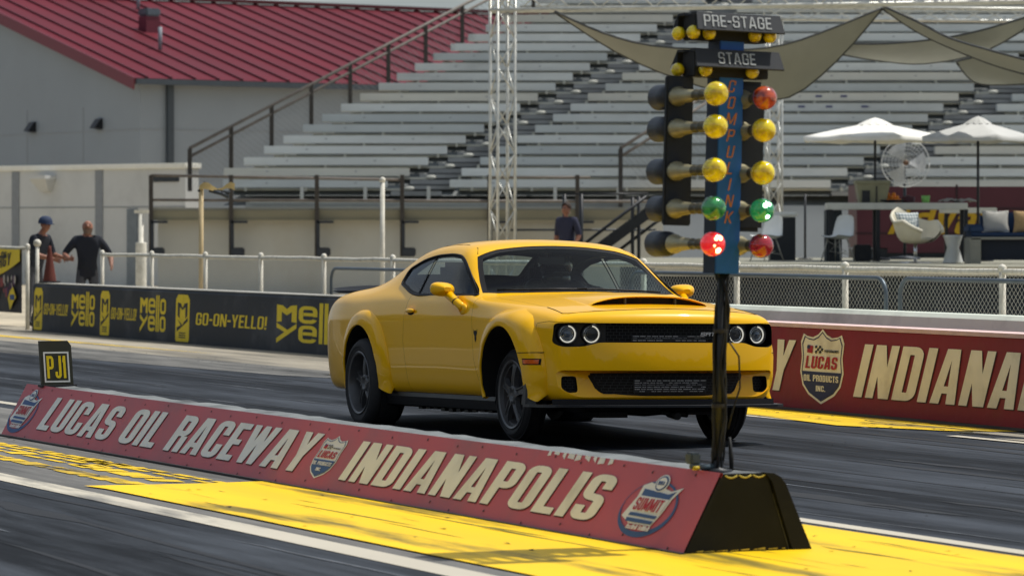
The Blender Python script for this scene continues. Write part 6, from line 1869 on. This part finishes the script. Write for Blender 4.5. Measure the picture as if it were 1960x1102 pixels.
# ---- grille, lamps
b = MB()
def nosex(y): return xnose(y) + .012
for r_ in range(6):
    z0 = .672 + r_ * .0215
    y = -.50 + (.0 if r_ % 2 else .021)
    pts = []
    b.grid([[(nosex(q) - .045, q, z0 - .0015), (nosex(q) - .045, q, z0 + .0015)] for q in [-.52 + 1.04 * i / 24 for i in range(25)]], smooth=False)
    while y < .50:
        b.add([(nosex(y) - .044, y - .0018, z0), (nosex(y) - .044, y + .0018, z0), (nosex(y) - .044, y + .0018, z0 + .0215), (nosex(y) - .044, y - .0018, z0 + .0215)], [(0, 1, 2, 3)])
        y += .042
b.build('grille', mat('grille_grey', (.035, .036, .038), .4, metal=.3), car)
def radiator(y0, y1, z0, z1, nm, rows_, xo):
    b = MB(); b.box(xo - .012, xo, y0, y1, z0, z1); o = b.build(nm, mat('radiator_dark', (.02, .02, .022), .5), car)
    b = MB(); rnd = random.Random(int(z0 * 100))
    for k in range(rows_):
        z = z0 + (z1 - z0) * (k + .5) / rows_; y = y0 + .006
        while y < y1 - .03:
            L = rnd.uniform(.025, .06)
            if rnd.random() > .12: b.box(xo, xo + .004, y, min(y + L, y1), z - .0022, z + .0022)
            y += L + .012
    b.build('fins', mat('bright_fin', (.55, .56, .57), .35, metal=.6), o)
radiator(-.30, .27, .672, .716, 'intercooler', 3, 3.795)
radiator(-.28, .28, .315, .405, 'radiator', 6, 3.787)
b = MB()
for r_ in range(7):
    z0 = .306 + r_ * .020; w_ = .600 - (.437 - z0) * .634 - .016
    b.grid([[(nosex(q) - .062, q, z0 - .0015), (nosex(q) - .062, q, z0 + .0015)] for q in [-w_ + 2 * w_ * i / 20 for i in range(21)]], smooth=False)
    y = -w_ + (.0 if r_ % 2 else .025)
    while y < w_:
        b.add([(nosex(y) - .061, y - .0018, z0), (nosex(y) - .061, y + .0018, z0), (nosex(y) - .061, y + .0018, z0 + .02), (nosex(y) - .061, y - .0018, z0 + .02)], [(0, 1, 2, 3)]); y += .05
b.build('lower_grille', mat('grille_grey', (.03, .03, .03)), car)
for s in (-1, 1):
    b = MB()
    for r_ in range(6):
        z0 = .325 + r_ * .019; b.grid([[(nosex(q) - .075, s * q, z0 - .0015), (nosex(q) - .075, s * q, z0 + .0015)] for q in (.68, .72, .76, .795)], smooth=False)
        for k in range(4):
            y = .690 + k * .03 + (.015 if r_ % 2 else 0); b.add([(nosex(y) - .074, s * y - .0015, z0), (nosex(y) - .074, s * y + .0015, z0), (nosex(y) - .074, s * y + .0015, z0 + .019), (nosex(y) - .074, s * y - .0015, z0 + .019)], [(0, 1, 2, 3)])
    b.build('fog_grille', mat('grille_grey', (.03, .03, .03)), car)
b = MB(); xb = 3.74
P = [[(nosex(q) - .135, q, z) for z in (.63, .72, .81)] for q in [-.84 + 1.68 * i / 30 for i in range(31)]]
b.grid(P); b.build('grille_backing', mat('backing_black', (.006, .006, .006), .8), car)
b = MB(); P = [[(nosex(q) - .10, q, z) for z in (.29, .38, .45)] for q in [-.79 + 1.58 * i / 30 for i in range(31)]]
b.grid(P); b.build('intake_backing', mat('backing_black', (.006, .006, .006)), car)
XR = Matrix.Rotation(R(90), 4, 'Y')          # lathe axis z -> +x
M_drl = mat('halo_ring', (1, .98, .9), .3, emit=(1.0, .93, .76), emits=.52)
M_lens = glass_mat('lamp_lens', (.85, .88, .9), 0.02, 1.45)
M_bez = mat('lamp_bezel', (.03, .03, .033), .35, var=.1)
for s in (-1, 1):
    for k, yc in enumerate((.735, .563)):
        xc = xnose(yc) - .012 - (.060 if k == 0 else .095); T = Matrix.Translation((xc, s * yc, .722)) @ Matrix.Rotation(R(s * (7 if k == 0 else 4)), 4, 'Z') @ XR
        r_ = .064
        b = MB(); b.lathe([(r_ + .010, -.05), (r_ + .010, .012), (r_ + .004, .018), (r_, .012), (r_ - .002, -.01), (r_ - .012, -.02), (r_ - .018, -.05), (.001, -.055)], T, 32)
        hl = b.build('headlight', M_bez, car)
        b = MB()                              # bright daytime ring, brighter below like the photo
        b.lathe([(r_ - .003, .0), (r_ - .006, .005), (r_ - .011, .004), (r_ - .013, -.003)], T, 40, a0=R(-70), a1=R(175)); b.build('halo_ring', M_drl, hl)
        b = MB(); b.lathe([(r_ - .003, .0), (r_ - .006, .005), (r_ - .011, .004), (r_ - .013, -.003)], T, 24, a0=R(175), a1=R(290)); b.build('reflector', M_chrome, hl)
        b = MB()
        if k == 0: b.lathe([(.034, -.035), (.036, -.012), (.030, .002), (.018, .009), (.001, .012)], T, 24); b.build('projector', mat('projector_glass', (.10, .12, .15), .05, spec=.8, coat=.6), hl)
        else: b.lathe([(.036, -.012), (.030, -.02), (.026, -.05), (.001, -.052)], T, 24); b.build('air_inlet', M_gap, hl)
        b = MB(); b.lathe([(.040, -.028), (.043, -.008), (.040, -.006), (.037, -.028)], T, 28); b.build('inner_ring', M_chrome, hl)
        b = MB(); b.lathe([(r_ + .002, .014), (.04, .022), (.001, .026)], T, 28); b.build('lens', M_lens, hl)
    # black lamp panel
    b = MB(); P = [[(nosex(q) - .128, s * q, z) for z in (.622, .72, .81)] for q in (.46, .56, .66, .76, .86)]; b.grid(P); b.build('lamp_panel', M_bez, car)
b = MB(); put_text(b, 'SRT', lambda x, y: (nosex(.28) - .032, .215 + x, .712 + y), .026, .35, 0, 0, 0, w=.8, t=.2, h=.2, width=.115); b.build('badge', mat('badge_silver', (.75, .76, .78), .25, metal=.7), car)

# ---- splitter, skirts, underside
b = MB()
def spl(y, out): return xnose(y) + .020 + out
Y_ = [-.86 + 1.72 * i / 40 for i in range(41)]
top = [(spl(y, .060), y, .226) for y in Y_]; topi = [(spl(y, -.06), y, .232) for y in Y_]; bot = [(spl(y, .056), y, .212) for y in Y_]; boti = [(spl(y, -.35), y, .205) for y in Y_]
b.grid([topi, top, bot, boti], smooth=False)
for s in (-1, 1):                            # end plates that sweep back along the arch
    e = [(3.755, .84), (3.70, .93), (3.52, .965), (3.40, .965), (3.40, .80), (3.70, .80)]
    b.prism(e, lambda a, c_, d: (a, s * c_, d), .210, .229)
b.build('splitter', mat('splitter_grey', (.035, .037, .041), .35, var=.1), car)
b = MB(); b.grid([[(spl(y, -.006), y, .228), (spl(y, -.012), y, .268)] for y in Y_], smooth=False); b.build('chin', M_trim, car)
for s in (-1, 1):
    b = MB(); P = []
    for i in range(9):
        t = i / 8; z = .225 + .30 * t; h, _ = onside(3.50, max(z, .27), s); x1 = ARF[0] + sqrt(max(.0, (ARAD - .004) ** 2 - (z - ARF[1]) ** 2)); yb = .905
        P.append([(x1 - .004, s * .80, z), (x1 - .004, s * (.955 + .0 * t), z), (x1 + .055 * (1 - t) + .012, s * (.955), z), (x1 + .12 * (1 - t) ** 1.5 + .02, s * (.90), z)])
    b.grid(P, smooth=False); b.build('arch_spat', mat('splitter_grey', (.03, .03, .03)), car)
    b = MB(); P = []
    for i in range(25):
        x = .36 + 2.26 * i / 24; h, _ = onside(x, .275, s); y0 = abs(h.y) if h else .87
        P.append([(x, s * (y0 - .03), .275), (x, s * (y0 - .004), .262), (x, s * (y0 + .004), .232), (x, s * (y0 - .015), .165), (x, s * (y0 - .08), .150)])
    b.grid(P, smooth=False); b.build('side_skirt', mat('skirt_black', (.010, .010, .011), .4), car)
b = MB(); b.box(.45, 2.56, -.80, .80, .16, .27); b.box(-.95, 3.55, -.55, .55, .17, .25); b.build('underbody', M_liner, car)
b = MB(); rnd = random.Random(12)
for i in range(10): b.box(.9 + i * .16, .98 + i * .16, -.80, -.72, .128 + rnd.uniform(0, .02), .17)
b.tube([(3.3, -.5, .20), (3.35, 0, .165), (3.3, .5, .20)], .03, 8); b.box(3.2, 3.5, -.42, -.2, .13, .2); b.tube([(3.55, .10, .16), (3.70, .10, .145)], .028, 10); b.tube([(3.60, .02, .17), (3.60, .22, .15)], .018, 8); b.box(3.3, 3.55, .25, .5, .15, .2)
b.tube([(-.9, -.45, .2), (1.2, -.42, .16)], .035, 8)
b.build('chassis_parts', mat('chassis_black', (.012, .012, .013), .5), car)
# rear wing lip
b = MB(); P = [[(-1.12 + .18 * t, y, 1.055 + .05 * (1 - t) * (1 - (y / .9) ** 4)) for t in (0, .3, .7, 1)] for y in [-.80 + 1.6 * i / 20 for i in range(21)]]
b.grid(P); b.grid([[(x, y, z - .02) for x, y, z in r_] for r_ in P]); b.build('rear_spoiler', M_trim, car)

# ---- mirrors, handles, badge, marker
for s in (-1, 1):
    mr = MB()
    T = Matrix.Translation((1.885, s * .985, 1.045)) @ Matrix.Rotation(R(-s * 8), 4, 'Z')
    P = []
    for i in range(13):
        t = i / 12; row = []
        for j in range(20):
            a = 2 * pi * j / 20; rr = sin(pi * min(.999, .06 + .50 * t)) ** .7 if t < 1 else .97
            yy = (.098 * abs(cos(a)) ** .75 * (1 if cos(a) > 0 else -1)) * rr; zz = (.053 * abs(sin(a)) ** .75 * (1 if sin(a) > 0 else -1)) * rr
            row.append(T @ Vector((.075 - .125 * t, yy - s * .012 * t, zz + .006 * (yy * s / .1))))
        P.append(row)
    mr.grid(P, closed=True); mr.add([v for v in P[0]], [list(range(20))]); mo_ = mr.build('mirror', M_pnt, car)
    b = MB(); b.add([v + T.to_3x3() @ Vector((-.001, 0, 0)) for v in P[-1]], [list(range(20))]); b.build('mirror_glass', M_chrome, mo_)
    b = MB(); h, n = onside(2.11, .895, s); b.tube([(1.93, s * .955, 1.005), (2.02, s * .940, .96), (2.09, s * .925, .925), (2.11, s * .91, .90)], [.034, .030, .030, .036], 12); b.build('stalk', M_pnt, mo_)
    b = MB(); b.ball(h, .06, 16, 10, sc=(1.1, .42, .75)); b.build('stalk_base', M_pnt, mo_)
    b = MB(); b.tube([(2.027, s * .939, .957), (2.035, s * .937, .951)], .0315, 12); b.build('stalk_seal', M_trim, mo_)
    b = MB(); h, n = onside(1.03, .885, s); b.ball(h + n * .012, .09, 16, 8, sc=(1.0, .22, .20)); hd = b.build('door_handle', M_pnt, car)
    b = MB(); h2, n2 = onside(1.03, .865, s); b.ball(h2 - n2 * .004, .075, 14, 6, sc=(1, .10, .26)); b.build('handle_recess', M_gap, hd)
    fb_ = FLB[0 if s < 0 else 2]
    def onfl(x, z, l):
        r1, r2 = fb_.ray_cast(Vector((x, s * 2, z)), Vector((0, -s, 0))), mbvh.ray_cast(Vector((x, s * 2, z)), Vector((0, -s, 0)))
        c_ = [r_ for r_ in (r1, r2) if r_[0] is not None]; q = max(c_, key=lambda r_: abs(r_[0].y)); return q[0] + Vector((0, s * l, 0))
    if s < 0:
        b = MB(); b.grid([[onfl(3.425 + .013 * i, z, .006) for z in (.512, .522, .532, .542)] for i in range(11)]); b.build('marker_light', mat('amber_lens', lin((226, 96, 16)), .2, var=.25, scale=40, coat=.5), car)
        b = MB(); b.grid([[onfl(3.414 + .0125 * i, z, .003) for z in (.505, .516, .527, .538, .549)] for i in range(13)]); b.build('marker_frame', M_trim, car)
    b = MB(); b.tube([onfl(x, .588 + .02 * (x - 3.36), .0005) for x in (3.345, 3.38, 3.42, 3.46, 3.50, 3.54, 3.575)], .003, 5); b.build('flare_seam', M_gap, car)
    b = MB()
    EM = [(-.030, .055), (-.018, .028), (-.006, .04), (.010, .038), (.018, .028), (.034, .056), (.030, .012), (.014, -.006), (.020, -.030), (.004, -.058), (-.010, -.034), (-.010, -.008), (-.026, .014)]
    put_polys(b, [EM], lambda a, c_: onside(2.385 + a * 1.25, .708 + c_ * .9, s)[0] + onside(2.385 + a, .708 + c_, s)[1] * .002); b.build('fender_badge', M_trim, car)
    # roof rail seam
    b = MB(); pts = [ontop(x, s * y) for x, y in ((1.715, .64), (1.62, .60), (1.4, .588), (1.2, .58), (.9, .57), (.6, .552), (.35, .52))]
    b.tube([p + n * .0005 for p, n in pts], .003, 5); b.build('roof_seam', M_gap, car)
b = MB()
pts = [ontop(x, y) for x, y in ((2.24, .62), (2.275, .40), (2.295, .1), (2.295, -.2), (2.27, -.45))]
b.tube([p + n * .014 for p, n in pts], .008, 6); pts = [ontop(x, y) for x, y in ((2.295, .0), (2.285, -.25), (2.24, -.55), (2.20, -.68))]
b.tube([p + n * .016 for p, n in pts], .008, 6); b.build('wiper', M_trim, car)

# ---- wheels
def wheel(x, y, z, s, Rt, w, Rr, deep, nspk, rot, kind):
    """s=-1: outer face towards -y"""
    T = Matrix.Translation((x, y, z)) @ Matrix.Rotation(R(90) * (1 if s < 0 else -1), 4, 'X') @ Matrix.Rotation(rot, 4, 'Z')
    # lathe z axis -> outward
    root = MB(); hw = w / 2
    pr = [(Rr - .004, -hw + .02), (Rr + .02, -hw), (Rt - .04, -hw - .004), (Rt - .010, -hw + .03), (Rt, -hw + .06)]
    for g in ((-.30, -.26), (.22, .26)) if kind == 'rear' else ((-.34, -.30), (-.05, 0.0), (.28, .32)):
        pr += [(Rt, g[0] * w), (Rt - .006, g[0] * w + .001), (Rt - .006, g[1] * w), (Rt, g[1] * w + .001)]
    pr += [(Rt, hw - .06), (Rt - .008, hw - .03), (Rt - .035, hw - .002), (Rt - .05, hw + .001), (Rt - .052, hw + .004), (Rr + .040, hw + .004), (Rr + .038, hw + .000), (Rr + .012, hw - .006), (Rr - .002, hw - .012)]
    root.lathe(pr, T, 64); ty = root.build('wheel', M_tyre, car, angle=40)
    b = MB(); b.lathe([(Rr - .001, hw - .014), (Rr + .004, hw - .004), (Rr - .003, hw + .001), (Rr - .016, hw - .006), (Rr - .022, hw - .03), (Rr - .034, hw - deep), (Rr - .045, -hw + .04), (Rr - .1, -hw + .04)], T, 56)
    b.build('rim', M_rim, ty, angle=40)
    b = MB(); zf = hw - deep * .72
    for k in range(nspk):
        a = 2 * pi * k / nspk
        ca, sa = cos(a), sin(a)
        def Q(r_, t, zz): return T @ Vector((r_ * ca - t * sa, r_ * sa + t * ca, zz))
        r0, r1 = .045, Rr - .018
        prof = [(r0, .030, zf + .010), (r0 + .05, .026, zf + .014), ((r0 + r1) / 2, .024, zf + .012), (r1 - .03, .033, zf + .004), (r1, .045, zf - .004)]
        top_l = [Q(r_, t, zz) for r_, t, zz in prof]; top_r = [Q(r_, -t, zz) for r_, t, zz in prof]
        in_l = [Q(r_, t * .45, zz - .012) for r_, t, zz in prof]; in_r = [Q(r_, -t * .45, zz - .012) for r_, t, zz in prof]
        lo_l = [Q(r_, t * 1.1, zz - .035) for r_, t, zz in prof]; lo_r = [Q(r_, -t * 1.1, zz - .035) for r_, t, zz in prof]
        tm_l = [Q(r_, t * .72, zz) for r_, t, zz in prof]; tm_r = [Q(r_, -t * .72, zz) for r_, t, zz in prof]
        b.grid([lo_l, top_l, tm_l, in_l, in_r, tm_r, top_r, lo_r], smooth=False)
    b.build('spokes', M_rim, ty)
    b = MB(); b.lathe([(.070, zf - .03), (.070, zf + .006), (.060, zf + .016), (.040, zf + .018), (.034, zf + .006), (.001, zf + .006)], T, 28)
    for k in range(5):
        a = 2 * pi * (k + .5) / 5; b.tube([T @ Vector((.053 * cos(a), .053 * sin(a), zf + .004)), T @ Vector((.053 * cos(a), .053 * sin(a), zf + .024))], .0085, 6)
    b.build('hub', M_rim, ty)
    b = MB(); b.lathe([(.03, zf - .075), (.165, zf - .075), (.165, zf - .095), (.03, zf - .095)], T, 40); b.build('brake_disc', mat('brake_disc', (.09, .09, .095), .35, metal=.7), ty)
    if kind == 'front':
        b = MB(); b.lathe([(.10, zf - .062), (.172, zf - .062), (.178, zf - .075), (.178, zf - .10)], T, 14, a0=R(150) - rot, a1=R(215) - rot); b.build('caliper', mat('caliper_red', lin((150, 20, 28)), .4), ty)
    return ty
wheel(.045, -.840, .322, -1, .352, .290, .245, .085, 5, R(20), 'rear')
wheel(.045, .840, .332, 1, .352, .290, .245, .085, 5, R(40), 'rear')
wheel(2.945, -.785, .285, -1, .325, .165, .245, .030, 5, R(12), 'front')
wheel(2.965, .785, .266, 1, .325, .165, .245, .030, 5, R(50), 'front')

# ---- cabin
M_seat = mat('seat_black', (.022, .023, .026), .7, var=.2, scale=10)
b = MB(); P = []
for i in range(21):
    y = -.76 + 1.52 * i / 20; c_ = .02 * math.exp(-((y - .37) / .2) ** 2)
    P.append([(1.62, y, .62), (1.60, y, .80), (1.66, y, .905 + c_), (1.80, y, .945 + c_), (2.06, y, .955), (2.12, y, .90)])
b.grid(P); b.build('dashboard', mat('dash_black', (.014, .015, .017), .75), car)
for s in (-1, 1):
    st_ = MB(); st_.box(.75, 1.32, s * .37 - .25, s * .37 + .25, .50, .66, bev=.05)
    so_ = st_.build('seat', M_seat, car)
    b = MB(); P = []
    for i in range(9):
        t = i / 8; w_ = .245 - .09 * t ** 3
        P.append([(.86 - .24 * t + .03 * abs(k / 4) ** 2, s * .37 + w_ * k / 4, .58 + .54 * t) for k in range(-4, 5)])
    b.grid(P); b.grid([[(x - .10, y, z) for x, y, z in r_] for r_ in P]); b.grid([P[-1], [(x - .1, y, z + .0) for x, y, z in P[-1]]]); b.build('seat_back', M_seat, so_)
    b = MB(); b.box(.53, .64, s * .37 - .13, s * .37 + .13, 1.10, 1.27, bev=.04); b.build('headrest', M_seat, so_)
b = MB(); b.box(.12, .46, -.62, .62, .70, 1.0, bev=.06); b.build('rear_seat', M_seat, car)
b = MB(); b.box(-.19, .25, -.70, .70, .99, 1.02, bev=.01); b.build('parcel_shelf', M_int, car)
b = MB(); T = Matrix.Translation((1.50, .37, .90)) @ Matrix.Rotation(R(-66), 4, 'Y')
b.tube([T @ Vector((.185 * cos(2 * pi * i / 28), .185 * sin(2 * pi * i / 28), 0)) for i in range(29)], .016, 8)
for a in (0, 2.1, 4.2): b.bar(T @ Vector((0, 0, -.02)), T @ Vector((.18 * cos(a), .18 * sin(a), 0)), .03, .012)
b.build('steering_wheel', M_seat, car)
b = MB(); b.box(1.60, 1.62, -.11, .11, 1.245, 1.30, bev=.008); b.bar((1.61, 0, 1.29), (1.57, 0, 1.345), .02, .02); b.build('rear_view_mirror', mat('mirror_black', (.02, .02, .02), .3), car)

# ---- driver
dr = thing('person', 'driver in a black helmet behind the steering wheel of the yellow car', 'person')
dr.matrix_world = CARM @ Matrix.Translation((.92, .37, .55))
dr.location = (CARM @ Matrix.Translation((.92, .37, .55))).translation; dr.rotation_euler = CARM.to_euler()
J = dict(pelvis=(-.05, 0, .14), waist=(-.12, 0, .28), chest=(-.17, 0, .46), neck=(-.15, 0, .60), face=(-.10, 0, .70), crown=(-.10, 0, .78), shl=(-.15, .19, .55), shr=(-.15, -.19, .55),
         ell=(.12, .25, .36), elr=(.12, -.25, .36), wrl=(.44, .15, .42), wrr=(.44, -.15, .42), hal=(.50, .15, .44), har=(.50, -.15, .44), hil=(.02, .10, .12), hir=(.02, -.10, .12), knl=(.48, .13, .20), knr=(.48, -.13, .20), anl=(.80, .13, .02), anr=(.80, -.13, .02))
RD = dict(pelvis=.13, waist=.125, chest=(.16, .12), neck=.058, face=(.08, .09), crown=.06, shl=.07, shr=.07, ell=.048, elr=.048, wrl=.033, wrr=.033, hal=.035, har=.035, hil=.09, hir=.09, knl=.065, knr=.065, anl=.045, anr=.045)
nm_ = list(J); ix = {k: i for i, k in enumerate(nm_)}
E_ = [('pelvis', 'waist'), ('waist', 'chest'), ('chest', 'neck'), ('neck', 'face'), ('face', 'crown'), ('chest', 'shl'), ('chest', 'shr'), ('shl', 'ell'), ('shr', 'elr'), ('ell', 'wrl'), ('elr', 'wrr'), ('wrl', 'hal'), ('wrr', 'har'), ('pelvis', 'hil'), ('pelvis', 'hir'), ('hil', 'knl'), ('hir', 'knr'), ('knl', 'anl'), ('knr', 'anr')]
V_ = [Vector(J[k]) for k in nm_]; R_ = [RD[k] for k in nm_]; ED = [(ix[a], ix[c_]) for a, c_ in E_]; LB = [1] * len(ED)
for h_, sd in (('hal', 1), ('har', -1)):
    h = Vector(J[h_])
    for k in range(4):
        a = h + Vector((.012, 0, .03 - .02 * k)); i0 = len(V_)
        V_ += [a, a + Vector((.035, -.01 * sd, .0)), a + Vector((.03, -.045 * sd, 0))]; R_ += [.0095, .009, .008]; ED += [(ix[h_], i0), (i0, i0 + 1), (i0 + 1, i0 + 2)]; LB += [2] * 3
    i0 = len(V_); V_ += [h + Vector((-.0, -.03 * sd, .035)), h + Vector((.02, -.05 * sd, .045))]; R_ += [.011, .009]; ED += [(ix[h_], i0), (i0, i0 + 1)]; LB += [2] * 2
skin_mesh('body', V_, ED, R_, LB, [SKIN, mat('driver_jacket', lin((30, 30, 34)), .8), mat('driver_glove', lin((24, 24, 26)), .7)], dr, 2, 0)
b = MB(); b.ball((-.10, 0, .715), .150, 24, 14, sc=(1.08, .88, 1.02)); b.lathe([(.10, 0), (.115, .03), (.11, .06)], Matrix.Translation((-.08, 0, .555)), 20); hm = b.build('helmet', mat('helmet_black', lin((24, 25, 30)), .25, coat=.6), dr)
b = MB(); P = [[Vector((-.10, 0, .72)) + Vector((.163 * cos(a) * cos(e_), .136 * sin(a), .150 * sin(e_))) for e_ in (-.12, .05, .22, .36)] for a in [R(-62 + 124 * i / 14) for i in range(15)]]
b.grid(P); b.build('visor', mat('visor_glass', lin((46, 52, 60)), .08, coat=.8), hm)
b = MB(); b.bar((.045, -.07, .645), (.045, .07, .645), .02, .006); b.add([(-.02, -.128, .76), (.03, -.115, .76), (.03, -.118, .80), (-.02, -.128, .80)], [(0, 1, 2, 3)]); b.build('helmet_graphics', mat('helmet_silver', lin((150, 152, 156)), .35), hm)
